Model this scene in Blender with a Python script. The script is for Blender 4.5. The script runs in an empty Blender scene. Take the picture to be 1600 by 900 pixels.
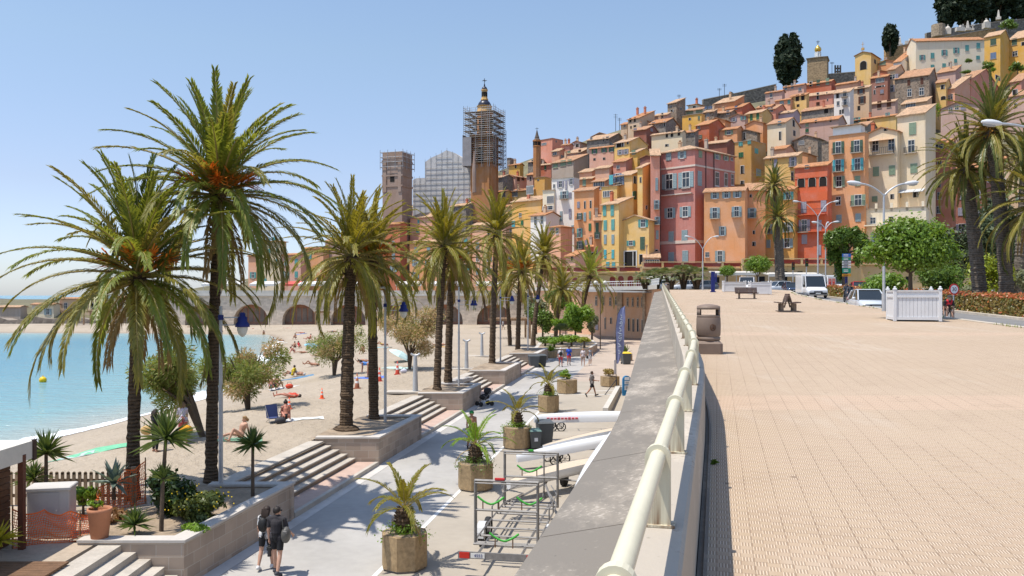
import bpy,bmesh,math,random
import numpy as np
from mathutils import Vector,Matrix,Euler
R=math.radians
sc=bpy.context.scene
COL=sc.collection
# ---------------------------------------------------------------- camera
F,CX,CY,CAMZ=1333.0,800.0,460.0,1.75
cam=bpy.data.cameras.new('camera');cam_o=bpy.data.objects.new('camera',cam);COL.objects.link(cam_o)
cam.sensor_width=36.0;cam.lens=36.0*F/1600.0
cam.shift_y=-(450.0-CY)/1600.0
cam.clip_start=0.05;cam.clip_end=6000
cam_o.location=(0,0,CAMZ);cam_o.rotation_euler=(R(90),0,0)
sc.camera=cam_o
# ---------------------------------------------------------------- sky and sun
SUN_EL=R(69);SUN_H=Vector((-0.955,-0.295,0)).normalized()  # the sun stands high over the sea, to the left
world=bpy.data.worlds.new('World');sc.world=world;world.use_nodes=True
wt=world.node_tree;bg=wt.nodes['Background']
sky=wt.nodes.new('ShaderNodeTexSky');sky.sky_type='NISHITA';sky.sun_disc=False
sky.sun_elevation=SUN_EL;sky.sun_rotation=math.atan2(SUN_H.x,SUN_H.y)
sky.air_density=1.0;sky.dust_density=0.5;sky.ozone_density=2.0;sky.altitude=0
# sky colour dimmed and tinted near the horizon, full strength overhead
tc=wt.nodes.new('ShaderNodeTexCoord');sx=wt.nodes.new('ShaderNodeSeparateXYZ');cr=wt.nodes.new('ShaderNodeValToRGB');mu=wt.nodes.new('ShaderNodeMix');mu.data_type='RGBA';mu.blend_type='MULTIPLY';mu.inputs[0].default_value=1
wt.links.new(tc.outputs['Generated'],sx.inputs[0]);wt.links.new(sx.outputs[2],cr.inputs[0])
for k,(p_,c_)in enumerate(((0.0,(.56,.62,.82)),(.12,(.66,.60,.66)),(.27,(.81,.755,.70)),(.75,(1,1,1)))):
 e_=cr.color_ramp.elements[k]if k<2 else cr.color_ramp.elements.new(p_)
 e_.position=p_;e_.color=(*c_,1)
wt.links.new(sky.outputs[0],mu.inputs[6]);wt.links.new(cr.outputs[0],mu.inputs[7])
wt.links.new(mu.outputs[2],bg.inputs[0]);bg.inputs[1].default_value=0.15
sun=bpy.data.lights.new('sun','SUN');sun.energy=3.5;sun.angle=R(0.53);sun.color=(1.0,0.945,0.86)
sun_o=bpy.data.objects.new('sun',sun);COL.objects.link(sun_o)
sv=Vector((SUN_H.x*math.cos(SUN_EL),SUN_H.y*math.cos(SUN_EL),math.sin(SUN_EL)))
sun_o.rotation_euler=sv.to_track_quat('Z','Y').to_euler();sun_o.location=sv*50
sc.view_settings.view_transform='Standard';sc.view_settings.look='None'
sc.view_settings.exposure=0.68;sc.view_settings.gamma=1.0
sc.cycles.max_bounces=6;sc.cycles.transparent_max_bounces=8;sc.cycles.diffuse_bounces=4
sc.cycles.use_denoising=True
# ---------------------------------------------------------------- helpers
rnd=random.Random(7)
def W(px,py,Y):return Vector(((px-CX)*Y/F,Y,CAMZ-(py-CY)*Y/F))
def S(Y):return 0.021*Y  # the promenade climbs 2 in 100
def zroad(Y):return-5.6+0.0093*min(Y,95.0)
def groad(px,py):
 Y=7.35/((py-CY)/F+0.0093)
 return Vector(((px-CX)*Y/F,Y,zroad(Y)))
def gprom(px,py):
 Y=1.75/((py-CY)/F+0.021)
 return Vector(((px-CX)*Y/F,Y,S(Y)))
def xl(Y):return-8.0+0.178*(Y-20.8)  # seaward edge of the lower road
ROADDIR=math.atan(0.178)
def interp(t,pts):
 if t<=pts[0][0]:return pts[0][1]
 for(a,b),(c,d)in zip(pts,pts[1:]):
  if t<=c:return b+(d-b)*(t-a)/(c-a)
 return pts[-1][1]
def tag(o,label=None,cat=None,group=None,kind=None):
 if label:o['label']=label
 if cat:o['category']=cat
 if group:o['group']=group
 if kind:o['kind']=kind
 return o
def empty(name,loc,rz=0,label=None,cat=None,group=None):
 o=bpy.data.objects.new(name,None);o.empty_display_size=.2;COL.objects.link(o)
 o.location=loc;o.rotation_euler=(0,0,rz)
 return tag(o,label,cat,group)
def link(name,me,parent=None,loc=None,rz=0,scale=None):
 o=bpy.data.objects.new(name,me);COL.objects.link(o)
 if parent:o.parent=parent
 if loc is not None:o.location=loc
 o.rotation_euler=(0,0,rz)
 if scale is not None:o.scale=scale
 return o
def copy_tree(o,parent=None):
 c=o.copy();COL.objects.link(c)
 if parent:c.parent=parent
 for ch in list(o.children):copy_tree(ch,c)
 return c
class MB:
 """collects shapes and links them as one mesh object"""
 def __init__(s):s.v=[];s.f=[];s.m=[];s.sm=[]
 def add(s,vs,fs,mi=0,smooth=False):
  b=len(s.v);s.v.extend([tuple(p)for p in vs])
  for f in fs:s.f.append(tuple(i+b for i in f));s.m.append(mi);s.sm.append(smooth)
  return s
 def box(s,c,size,rz=0,mi=0,rx=0,ry=0):
  hx,hy,hz=size[0]/2,size[1]/2,size[2]/2
  M=Euler((rx,ry,rz)).to_matrix();c=Vector(c)
  vs=[c+M@Vector((x,y,z))for x in(-hx,hx)for y in(-hy,hy)for z in(-hz,hz)]
  return s.add(vs,[(0,1,3,2),(4,6,7,5),(0,4,5,1),(2,3,7,6),(0,2,6,4),(1,5,7,3)],mi)
 def bevbox(s,c,size,b=.02,rz=0,mi=0):
 # box with chamfered vertical and top edges
  hx,hy,hz=size[0]/2,size[1]/2,size[2]/2
  def ring(x,y,z,bb):return[(-x+bb,-y,z),(x-bb,-y,z),(x,-y+bb,z),(x,y-bb,z),(x-bb,y,z),(-x+bb,y,z),(-x,y-bb,z),(-x,-y+bb,z)]
  M=Matrix.Rotation(rz,3,'Z');c=Vector(c)
  vs=ring(hx,hy,-hz,b)+ring(hx,hy,hz-b,b)+ring(hx-b,hy-b,hz,b)
  vs=[c+M@Vector(p)for p in vs];fs=[tuple(reversed(range(8))),tuple(range(16,24))]
  for k in(0,8):
   for i in range(8):j=(i+1)%8;fs.append((k+i,k+j,k+8+j,k+8+i))
  return s.add(vs,fs,mi)
 def prism(s,poly,z0,z1,mi=0,top=None):
  n=len(poly);vs=[(p[0],p[1],z0 if not callable(z0)else z0(p))for p in poly]+[(p[0],p[1],z1 if not callable(z1)else z1(p))for p in poly]
  fs=[(i,(i+1)%n,n+(i+1)%n,n+i)for i in range(n)]
  s.add(vs,fs,mi)
  s.add(vs,[tuple(range(n,2*n))],mi if top is None else top);s.add(vs,[tuple(reversed(range(n)))],mi)
  return s
 def tube(s,p0,p1,r0,r1=None,n=10,mi=0,cap=True,smooth=True):
  return s.path([p0,p1],[r0,r0 if r1 is None else r1],n,mi,cap,smooth)
 def path(s,pts,r,n=8,mi=0,cap=True,smooth=True):
  pts=[Vector(p)for p in pts];m=len(pts)
  if not isinstance(r,(list,tuple)):r=[r]*m
  vs=[];prev=None
  for i,p in enumerate(pts):
   d=(pts[min(i+1,m-1)]-pts[max(i-1,0)])
   d=d.normalized()if d.length>1e-9 else Vector((0,0,1))
   if prev is None:
    a=Vector((0,0,1))if abs(d.z)<.9 else Vector((1,0,0));x=d.cross(a).normalized()
   else:x=(prev-d*prev.dot(d));x=x.normalized()if x.length>1e-6 else d.orthogonal().normalized()
   prev=x;y=d.cross(x)
   for k in range(n):
    t=2*math.pi*k/n;vs.append(p+(x*math.cos(t)+y*math.sin(t))*r[i])
  fs=[(i*n+k,i*n+(k+1)%n,(i+1)*n+(k+1)%n,(i+1)*n+k)for i in range(m-1)for k in range(n)]
  s.add(vs,fs,mi,smooth)
  if cap:s.add(vs,[tuple(reversed(range(n))),tuple(range((m-1)*n,m*n))],mi)
  return s
 def lathe(s,prof,c=(0,0,0),n=20,mi=0,smooth=True,sx=1,sy=1,cap=True):
  vs=[];m=len(prof)
  for r,z in prof:
   for k in range(n):
    t=2*math.pi*k/n;vs.append((c[0]+r*math.cos(t)*sx,c[1]+r*math.sin(t)*sy,c[2]+z))
  fs=[(i*n+k,i*n+(k+1)%n,(i+1)*n+(k+1)%n,(i+1)*n+k)for i in range(m-1)for k in range(n)]
  s.add(vs,fs,mi,smooth)
  if cap:s.add(vs,[tuple(reversed(range(n))),tuple(range((m-1)*n,m*n))],mi)
  return s
 def ball(s,c,r,mi=0,n=12,m=8):
  if not isinstance(r,(list,tuple)):r=(r,r,r)
  vs=[(c[0],c[1],c[2]-r[2])]
  for i in range(1,m):
   a=math.pi*i/m-math.pi/2
   for k in range(n):
    t=2*math.pi*k/n;vs.append((c[0]+r[0]*math.cos(a)*math.cos(t),c[1]+r[1]*math.cos(a)*math.sin(t),c[2]+r[2]*math.sin(a)))
  vs.append((c[0],c[1],c[2]+r[2]));L=len(vs)-1
  fs=[(0,1+(k+1)%n,1+k)for k in range(n)]
  for i in range(m-2):fs+=[(1+i*n+k,1+i*n+(k+1)%n,1+(i+1)*n+(k+1)%n,1+(i+1)*n+k)for k in range(n)]
  fs+=[(1+(m-2)*n+k,1+(m-2)*n+(k+1)%n,L)for k in range(n)]
  return s.add(vs,fs,mi,True)
 def mesh(s,name,mats):
  me=bpy.data.meshes.new(name);me.from_pydata(s.v,[],s.f)
  if not isinstance(mats,(list,tuple)):mats=[mats]
  for m in mats:me.materials.append(m)
  me.polygons.foreach_set('material_index',s.m);me.polygons.foreach_set('use_smooth',s.sm);me.update()
  return me
 def build(s,name,mats,parent=None,loc=None,rz=0,**kw):
  return tag(link(name,s.mesh(name,mats),parent,loc,rz),**kw)
  # ---------------------------------------------------------------- materials
MATS={}
def lin(c):  # sRGB 0-255 to linear
 f=lambda u:u/12.92 if u<=.04045 else((u+.055)/1.055)**2.4
 return tuple(f(x/255.0)for x in c)
def newmat(name):
 m=bpy.data.materials.new(name);m.use_nodes=True;nt=m.node_tree
 return m,nt,nt.nodes['Principled BSDF'],nt.nodes['Material Output']
def nd(nt,typ,ins=None,**props):
 n=nt.nodes.new('ShaderNode'+typ)
 for k,v in props.items():setattr(n,k,v)
 if ins:
  for k,v in ins.items():
   if isinstance(v,bpy.types.NodeSocket):nt.links.new(v,n.inputs[k])
   else:n.inputs[k].default_value=v
 return n
def pos(nt):return nt.nodes.new('ShaderNodeNewGeometry').outputs['Position']
def objpos(nt):return nt.nodes.new('ShaderNodeTexCoord').outputs['Object']
def mathn(nt,op,a,b=0.0,c=None):
 n=nd(nt,'Math',{0:a,1:b},operation=op)
 if c is not None:n.inputs[2].default_value=c
 return n.outputs[0]
def mixc(nt,fac,a,b,mode='MIX'):
 n=nd(nt,'Mix',data_type='RGBA',blend_type=mode)
 for k,v in((0,fac),(6,a),(7,b)):
  if isinstance(v,bpy.types.NodeSocket):nt.links.new(v,n.inputs[k])
  else:n.inputs[k].default_value=v if k==0 else(tuple(v)+(1,)if len(v)==3 else v)
 return n.outputs[2]
def ramp(nt,fac,a,b,lo=0.0,hi=1.0):
 n=nd(nt,'MapRange',{0:fac,1:lo,2:hi,3:a,4:b});return n.outputs[0]
def noise(nt,vec,scale,detail=4,rough=.55):return nd(nt,'TexNoise',{'Vector':vec,'Scale':scale,'Detail':detail,'Roughness':rough}).outputs[0]
def bump(nt,bsdf,h,strength=.3,dist=.02):
 b=nd(nt,'Bump',{'Height':h,'Strength':strength,'Distance':dist});nt.links.new(b.outputs[0],bsdf.inputs['Normal'])
def mat(name,col,rough=.7,var=.15,scale=2.0,bmp=0.0,bscale=30,metal=0.0,spec=.35,coat=0.0):
 """plain surface with two scales of uneven colour and a little surface grain; col is linear"""
 if name in MATS:return MATS[name]
 m,nt,b,o=newmat(name);p=pos(nt)
 n1=noise(nt,p,scale);n2=noise(nt,p,scale*9,3)
 f=mathn(nt,'ADD',mathn(nt,'MULTIPLY',n1,.65),mathn(nt,'MULTIPLY',n2,.35))
 k=ramp(nt,f,1-var,1+var,.3,.7)
 c=nd(nt,'Mix',data_type='RGBA',blend_type='MULTIPLY');c.inputs[0].default_value=1;c.inputs[6].default_value=(*col,1)
 nt.links.new(k,c.inputs[7]);nt.links.new(c.outputs[2],b.inputs['Base Color'])
 b.inputs['Roughness'].default_value=rough;b.inputs['Metallic'].default_value=metal;b.inputs['Specular IOR Level'].default_value=spec
 b.inputs['Coat Weight'].default_value=coat
 if bmp:bump(nt,b,noise(nt,p,bscale,4),bmp,.02)
 MATS[name]=m;return m
def glass(name,col=(.03,.04,.05),rough=.08):
 if name in MATS:return MATS[name]
 m=mat(name,col,rough,.1,.5,spec=.6);return m
def leafmat(name,col,col2,trans=.35,rough=.45,scale=1.2):
 """leaves: two greens by clump, light passing through the blade"""
 if name in MATS:return MATS[name]
 m,nt,b,o=newmat(name);p=pos(nt)
 n1=noise(nt,p,scale,3);n2=noise(nt,p,scale*14,2)
 f=ramp(nt,mathn(nt,'ADD',mathn(nt,'MULTIPLY',n1,.6),mathn(nt,'MULTIPLY',n2,.4)),0,1,.35,.65)
 c=mixc(nt,f,col,col2);nt.links.new(c,b.inputs['Base Color'])
 b.inputs['Roughness'].default_value=rough;b.inputs['Specular IOR Level'].default_value=.4
 tr=nd(nt,'BsdfTranslucent');c2=mixc(nt,.55,c,(col2[0]*1.5,col2[1]*1.35,col2[2]*.5));nt.links.new(c2,tr.inputs[0])
 mx=nd(nt,'MixShader',{0:trans});nt.links.new(b.outputs[0],mx.inputs[1]);nt.links.new(tr.outputs[0],mx.inputs[2])
 nt.links.new(mx.outputs[0],o.inputs[0]);MATS[name]=m;return m
def plaster(name,col):
 """lime plaster: faded patches, rain streaks below, fine grain"""
 if name in MATS:return MATS[name]
 m,nt,b,o=newmat(name);p=pos(nt)
 n1=noise(nt,p,.35,6,.65);mp=nd(nt,'Mapping',{'Vector':p,'Scale':(1.6,1.6,.12)});n2=noise(nt,mp.outputs[0],1.0,5,.6);n3=noise(nt,p,6,3)
 g=sum(col)/3
 pale=tuple(min(.8,c*.75+g*.25+.07)for c in col);dark=tuple(c*.62 for c in col)
 c=mixc(nt,ramp(nt,n1,0,.75,.42,.72),col,pale)
 c=mixc(nt,ramp(nt,n2,0,.6,.55,.8),c,dark)
 c=mixc(nt,ramp(nt,n3,0,.3,.5,.8),c,dark)
 nt.links.new(c,b.inputs['Base Color']);b.inputs['Roughness'].default_value=.9;b.inputs['Specular IOR Level'].default_value=.15
 bump(nt,b,n3,.25,.03);MATS[name]=m;return m
def masonry(name,col,mortar,bw=.5,bh=.25,var=.35,bmp=.5,rubble=False):
 """stone or block wall; courses follow height, blocks run along the wall"""
 if name in MATS:return MATS[name]
 m,nt,b,o=newmat(name);p=pos(nt)
 sep=nd(nt,'SeparateXYZ',{0:p});g=nt.nodes.new('ShaderNodeNewGeometry');sn=nd(nt,'SeparateXYZ',{0:g.outputs['Normal']})
 u=mathn(nt,'SUBTRACT',mathn(nt,'MULTIPLY',sep.outputs[1],sn.outputs[0]),mathn(nt,'MULTIPLY',sep.outputs[0],sn.outputs[1]))
 if rubble:
  v=nd(nt,'TexVoronoi',{'Vector':nd(nt,'CombineXYZ',{0:u,1:sep.outputs[2]}).outputs[0],'Scale':1/bw,'Randomness':.9})
  cell=v.outputs['Color'];d=nd(nt,'TexVoronoi',{'Vector':nd(nt,'CombineXYZ',{0:u,1:sep.outputs[2]}).outputs[0],'Scale':1/bw,'Randomness':.9},feature='DISTANCE_TO_EDGE').outputs[0]
  h=ramp(nt,d,0,1,0.01,.12);k=nd(nt,'SeparateColor',{0:cell}).outputs[0]
  c=mixc(nt,k,tuple(x*(1-var)for x in col),tuple(x*(1+var)for x in col));c=mixc(nt,h,mortar,c)
 else:
  br=nd(nt,'TexBrick',{'Vector':nd(nt,'CombineXYZ',{0:u,1:sep.outputs[2]}).outputs[0],'Scale':1.0,'Brick Width':bw,'Row Height':bh,'Mortar Size':.012,'Mortar Smooth':.2,'Color1':(*[x*(1-var)for x in col],1),'Color2':(*[x*(1+var)for x in col],1),'Mortar':(*mortar,1)})
  c=br.outputs[0];h=mathn(nt,'SUBTRACT',1.0,br.outputs[1])
 n=noise(nt,p,1.3,5);c=mixc(nt,ramp(nt,n,0,.4,.5,.8),c,tuple(x*.55 for x in col))
 nt.links.new(c,b.inputs['Base Color']);b.inputs['Roughness'].default_value=.9;b.inputs['Specular IOR Level'].default_value=.2
 bump(nt,b,h,bmp,.02);MATS[name]=m;return m
def tiles(name,col,axis_rz=0):
 """clay pantile roof: rows of rounded tiles, mixed reds, lichen"""
 if name in MATS:return MATS[name]
 m,nt,b,o=newmat(name);p=objpos(nt);sp=nd(nt,'SeparateXYZ',{0:p})
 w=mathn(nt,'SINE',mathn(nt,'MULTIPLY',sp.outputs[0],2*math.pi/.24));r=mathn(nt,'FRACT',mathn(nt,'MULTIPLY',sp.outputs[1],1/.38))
 wp=pos(nt);n1=noise(nt,wp,.8,5);n2=nd(nt,'TexVoronoi',{'Vector':wp,'Scale':3.2}).outputs['Color'];k=nd(nt,'SeparateColor',{0:n2}).outputs[0]
 c=mixc(nt,k,tuple(x*.72 for x in col),tuple(min(.8,x*1.25)for x in col))
 c=mixc(nt,ramp(nt,n1,0,.55,.5,.75),c,(.33,.27,.19))
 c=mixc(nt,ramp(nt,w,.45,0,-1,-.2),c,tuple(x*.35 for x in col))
 nt.links.new(c,b.inputs['Base Color']);b.inputs['Roughness'].default_value=.9;b.inputs['Specular IOR Level'].default_value=.2
 bump(nt,b,mathn(nt,'ADD',w,mathn(nt,'MULTIPLY',r,.6)),.7,.05);MATS[name]=m;return m
WHITE=mat('white_paint',(.75,.75,.73),.5,.08,1.5)
DARKMETAL=mat('dark_metal',(.05,.05,.055),.45,.2,5,metal=.6)
GALV=mat('galvanised_steel',(.21,.20,.19),.62,.3,8,metal=.2)
GREYPOLE=mat('grey_pole',(.48,.49,.50),.45,.12,4,metal=.4)
RUBBER=mat('rubber',(.025,.025,.027),.8,.2,8)
PANE=glass('window_pane')
# ---------------------------------------------------------------- setting: promenade, road, lower road, beach, sea, hill
def sstep(t):t=max(0.,min(1.,t));return t*t*(3-2*t)
RAILX={}
def railx(Y):
 if Y<8.5:return-.26+.24*Y
 x=-.26+.24*8.5;y=8.5
 while y<Y:
  d=min(.25,Y-y);x+=d*(.172+.068*(1-sstep((y+d/2-8.5)/4.5)));y+=d
 return x
def railp(Y,o=0.0):  # o metres to the seaward side of the handrail
 dx=railx(Y+.2)-railx(Y-.2);t=Vector((dx,.4,0)).normalized()
 return Vector((railx(Y)-t.y*o,Y+t.x*o,0))
kerb_pts=[(-8,15.6),(15,16.2),(28.8,17.3),(35.9,18.2),(45,19.6),(63,22.9),(83,27.6),(105,34)]
def kerbx(Y):return interp(Y,kerb_pts)
def hedgex(Y):return 27+.163*(Y-45)
# paving of textured concrete blocks, alternately ribbed along and across
def paving_mat():
 m,nt,b,o=newmat('block_paving');p=pos(nt)
 mp=nd(nt,'Mapping',{'Vector':p,'Rotation':(0,0,R(13.5))});sp=nd(nt,'SeparateXYZ',{0:mp.outputs[0]});u,v=sp.outputs[0],sp.outputs[1]
 B=.0755
 fu=mathn(nt,'FLOOR',mathn(nt,'DIVIDE',u,B));fv=mathn(nt,'FLOOR',mathn(nt,'DIVIDE',v,B))
 ck=mathn(nt,'FLOORED_MODULO',mathn(nt,'ADD',fu,fv),2.0)
 wu=mathn(nt,'SINE',mathn(nt,'MULTIPLY',u,2*math.pi/(B/4)));wv=mathn(nt,'SINE',mathn(nt,'MULTIPLY',v,2*math.pi/(B/4)))
 bar=nd(nt,'Mix',{0:ck,2:wu,3:mathn(nt,'MULTIPLY',wv,.35)}).outputs[0]
 rib=ramp(nt,bar,0,1,-.3,.5)
 def joint(c,w,t):return ramp(nt,mathn(nt,'ABSOLUTE',mathn(nt,'SUBTRACT',mathn(nt,'FRACT',mathn(nt,'DIVIDE',c,w)),.5)),1,0,.5-t,.5)
 j1=mathn(nt,'MULTIPLY',joint(u,B,.05),joint(v,B,.05));j2=mathn(nt,'MULTIPLY',joint(u,B*3,.026),joint(v,B*3,.026))
 h=mathn(nt,'MULTIPLY',mathn(nt,'MULTIPLY',rib,j1),j2)
 spot=nd(nt,'TexVoronoi',{'Vector':p,'Scale':1.1}).outputs[0];wear=noise(nt,nd(nt,'Mapping',{'Vector':p,'Scale':(.9,.25,1),'Rotation':(0,0,R(-20))}).outputs[0],.5,6,.7)
 big=noise(nt,p,.25,5,.6);mid=noise(nt,p,2.5,4);fine=noise(nt,p,60,3)
 cs=nd(nt,'TexWhiteNoise',{0:nd(nt,'CombineXYZ',{0:mathn(nt,'FLOOR',mathn(nt,'DIVIDE',u,B*4)),1:mathn(nt,'FLOOR',mathn(nt,'DIVIDE',v,B*4))}).outputs[0]}).outputs[0]
 c=mixc(nt,ramp(nt,big,0,1,.35,.7),(.42,.315,.215),(.47,.36,.255))
 c=mixc(nt,ramp(nt,cs,0,.35),c,(.42,.31,.225))
 py_=nd(nt,'SeparateXYZ',{0:p}).outputs[1];band=mathn(nt,'LESS_THAN',mathn(nt,'FLOORED_MODULO',mathn(nt,'SUBTRACT',py_,11.2),14.1),1.35)
 c=mixc(nt,mathn(nt,'MULTIPLY',band,.5),c,(.54,.375,.27))
 c=mixc(nt,ramp(nt,mid,0,.5,.50,.8),c,(.33,.24,.165))
 c=mixc(nt,ramp(nt,wear,0,.55,.52,.75),c,(.36,.265,.185));c=mixc(nt,ramp(nt,wear,.5,0,.30,.44),c,(.54,.46,.375));c=mixc(nt,ramp(nt,spot,.7,0,.015,.05),c,(.15,.11,.08))
 brk=ramp(nt,noise(nt,p,.9,4,.7),.3,1,.38,.58);c=mixc(nt,mathn(nt,'MULTIPLY',mathn(nt,'SUBTRACT',1.0,j2),brk),c,(.17,.115,.075))
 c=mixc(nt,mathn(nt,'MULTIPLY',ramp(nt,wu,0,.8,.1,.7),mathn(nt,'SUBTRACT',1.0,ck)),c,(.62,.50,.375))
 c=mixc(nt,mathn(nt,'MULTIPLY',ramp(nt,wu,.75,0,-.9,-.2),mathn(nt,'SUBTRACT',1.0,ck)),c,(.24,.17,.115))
 nt.links.new(c,b.inputs['Base Color']);b.inputs['Roughness'].default_value=.85;b.inputs['Specular IOR Level'].default_value=.2
 bump(nt,b,mathn(nt,'ADD',h,mathn(nt,'MULTIPLY',fine,.25)),.75,.006)
 return m
def strip(name,left,right,z,Ys,m,nx=1,**kw):
 mb=MB();vs=[];fs=[]
 for Y in Ys:
  a,c=left(Y),right(Y)
  for k in range(nx+1):
   x=a+(c-a)*k/nx;vs.append((x,Y,z(x,Y)))
 n=nx+1
 for i in range(len(Ys)-1):
  for k in range(nx):fs.append((i*n+k,i*n+k+1,(i+1)*n+k+1,(i+1)*n+k))
 mb.add(vs,fs,smooth=True)
 return mb.build(name,m,**kw)
YS=[-8,-4,0,2,4,6,8,9,10,11,12,13,14,16,20,25,30,36,45,55,63,73,83,95,105,116]
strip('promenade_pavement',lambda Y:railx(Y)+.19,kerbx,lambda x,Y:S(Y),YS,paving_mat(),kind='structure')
# kerb that steps down to the roadway, weeds grow along it
def kerb_line(name,fx,w,ztop,zbot,Ys,m):
 mb=MB();vs=[];fs=[]
 for Y in Ys:
  x=fx(Y);vs+=[(x,Y,zbot+S(Y)),(x,Y,ztop+S(Y)),(x+w,Y,ztop+S(Y)),(x+w,Y,zbot+S(Y))]
 for i in range(len(Ys)-1):
  for k in range(3):a=i*4+k;fs.append((a,a+4,a+5,a+1))
 return mb.add(vs,fs).build(name,m,kind='structure')
KERB=mat('kerb_stone',(.46,.40,.32),.9,.3,1.2,.3)
kerb_line('kerb',kerbx,.3,.03,-.7,YS,KERB)
ASPH=mat('asphalt',(.19,.185,.18),.88,.18,.6,.35,90,spec=.25)
strip('road',lambda Y:kerbx(Y)+.25,hedgex,lambda x,Y:S(Y)-.55,YS,ASPH,kind='structure')
kerb_line('kerb',lambda Y:hedgex(Y)-.25,.35,-.42,-.75,YS,KERB)
mbl=MB()
for k in range(24):
 Y0=20+k*4.2;x0=(kerbx(Y0)+hedgex(Y0))/2;x1=(kerbx(Y0+1.8)+hedgex(Y0+1.8))/2
 mbl.add([(x0-.06,Y0,S(Y0)-.546),(x0+.06,Y0,S(Y0)-.546),(x1+.06,Y0+1.8,S(Y0+1.8)-.546),(x1-.06,Y0+1.8,S(Y0+1.8)-.546)],[(0,1,2,3)])
mbl.build('lane_marking',WHITE,kind='structure')
LAWN=mat('park_lawn',(.16,.17,.07),.95,.5,.5,.4,40)
strip('park_ground',lambda Y:hedgex(Y)+.1,lambda Y:hedgex(Y)+70,lambda x,Y:S(Y)-.46,YS,mat('park_path',(.42,.36,.28),.95,.25,.4),kind='structure')
strip('street',lambda Y:10 if Y>121 else 20.5,lambda Y:140,lambda x,Y:S(116)-.47+.03*(Y-116),[115.9,121.5,122,130,140,150,162],ASPH,kind='structure')
# lower road: grey asphalt lane, pale concrete yard towards the wall
def laneR(Y):return-2.75+.178*(Y-25.8)
LOWER=mat('worn_asphalt',(.37,.352,.325),.9,.14,.35,.3,60,spec=.2)
YARD=mat('yard_concrete',(.36,.315,.255),.9,.12,.3,.25,50,spec=.2)
YL=[6,14,20,26,32,40,50,60,66,72,80,88,95]
strip('lower_road',lambda Y:xl(Y)-14 if Y<19 else xl(Y),laneR,lambda x,Y:zroad(Y),YL,LOWER,kind='structure')
strip('boat_yard_ground',laneR,lambda Y:railx(Y)+2,lambda x,Y:zroad(Y),YL[:9],YARD,kind='structure')
strip('plaza_ground',laneR,lambda Y:railx(Y)+2,lambda x,Y:zroad(Y),YL[8:],mat('pink_plaza_paving',(.40,.325,.262),.9,.12,.5,.2,40),kind='structure')
strip('plaza_ground',lambda Y:xl(95)-2+.178*(Y-95),lambda Y:railx(Y)+2,lambda x,Y:zroad(Y)+.004,[94.9,110,130,150,170,188],MATS['pink_plaza_paving'],kind='structure')
mb=MB()
def floorline(p0,p1,w,dz=.006):
 d=(p1-p0);n=Vector((-d.y,d.x,0)).normalized()*w/2
 mb.add([p0-n+Vector((0,0,dz)),p0+n+Vector((0,0,dz)),p1+n+Vector((0,0,dz)),p1-n+Vector((0,0,dz))],[(0,1,2,3)])
def rp(x,Y):return Vector((x,Y,zroad(Y)))
floorline(rp(laneR(19),19),rp(laneR(66),66),.13)
for px0,py0,px1,py1 in((735,680,830,678),(860,612,985,610),(858,616,968,616.5)):
 floorline(groad(px0,py0),groad(px1,py1),.16)
mb.build('lane_marking',mat('worn_line_paint',(.66,.65,.62),.8,.2,3),kind='structure')
# pale gutter strip at the foot of the planters
strip('gutter_strip',xl,lambda Y:xl(Y)+.42,lambda x,Y:zroad(Y)+.008,YL,mat('gutter_concrete',(.52,.49,.45),.9,.15,1),kind='structure')
# ---- beach: sand between the steps and the shoreline
ZSEA=-6.15
SHORE=[(-27.5,-60),(-26.5,0),(-26,30),(-25.4,44.8),(-24.3,54),(-23.5,62.7),(-24.2,78),(-27.5,91.6),(-29.3,103),(-34.4,124),(-41,150),(-49,170),(-70,174),(-105,175.5),(-160,178),(-600,200)]
SH=np.array(SHORE,float);SA,SB=SH[:-1],SH[1:]
def shore_d(x,y):
 """signed distance to the waterline, positive on land"""
 p=np.array([x,y]);ab=SB-SA;t=np.clip(((p-SA)*ab).sum(1)/(ab*ab).sum(1),0,1);q=SA+ab*t[:,None]
 d2=((p-q)**2).sum(1);i=int(d2 .argmin());c=ab[i][0]*(p[1]-SA[i][1])-ab[i][1]*(p[0]-SA[i][0])
 return math.sqrt(d2[i])*(1 if c<0 else-1)
zu_pts=[(0,-4.5),(21,-4.42),(35,-4.25),(50,-4.2),(63,-4.0),(79,-4.15),(110,-4.6),(186,-4.95)]
def hummock(x,y):return.05*math.sin(x*1.3+1.7*math.sin(y*.5))+.04*math.sin(y*.9+x*.4)+.03*math.sin(x*2.9-y*2.1)
def zbeach(x,Y):
 d=shore_d(x,Y);zu=interp(Y,zu_pts)
 if d<=0:return ZSEA+d*.12
 return ZSEA+(zu-ZSEA)*sstep(.18+d/17)+(hummock(x,Y)*min(1,d/4))-(zu-ZSEA)*sstep(.18)*max(0,1-d/3)
def sand_mat():
 m,nt,b,o=newmat('sand');p=pos(nt);sp=nd(nt,'SeparateXYZ',{0:p})
 n1=noise(nt,p,.22,5,.6);n2=noise(nt,p,1.6,5,.7);n3=noise(nt,p,14,3);ft=nd(nt,'TexVoronoi',{'Vector':p,'Scale':2.6}).outputs[0]
 c=mixc(nt,ramp(nt,n1,0,1,.35,.7),(.425,.355,.272),(.36,.298,.225))
 c=mixc(nt,ramp(nt,n2,0,.4,.55,.8),c,(.30,.24,.175))
 wet=nd(nt,'Attribute',attribute_name='wet').outputs['Fac']
 c=mixc(nt,wet,c,(.30,.235,.165))
 nt.links.new(c,b.inputs['Base Color']);nt.links.new(ramp(nt,wet,.95,.35),b.inputs['Roughness']);b.inputs['Specular IOR Level'].default_value=.2
 bump(nt,b,mathn(nt,'ADD',mathn(nt,'ADD',n2,mathn(nt,'MULTIPLY',ft,.5)),mathn(nt,'MULTIPLY',n3,.4)),1.0,.16);return m
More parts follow.
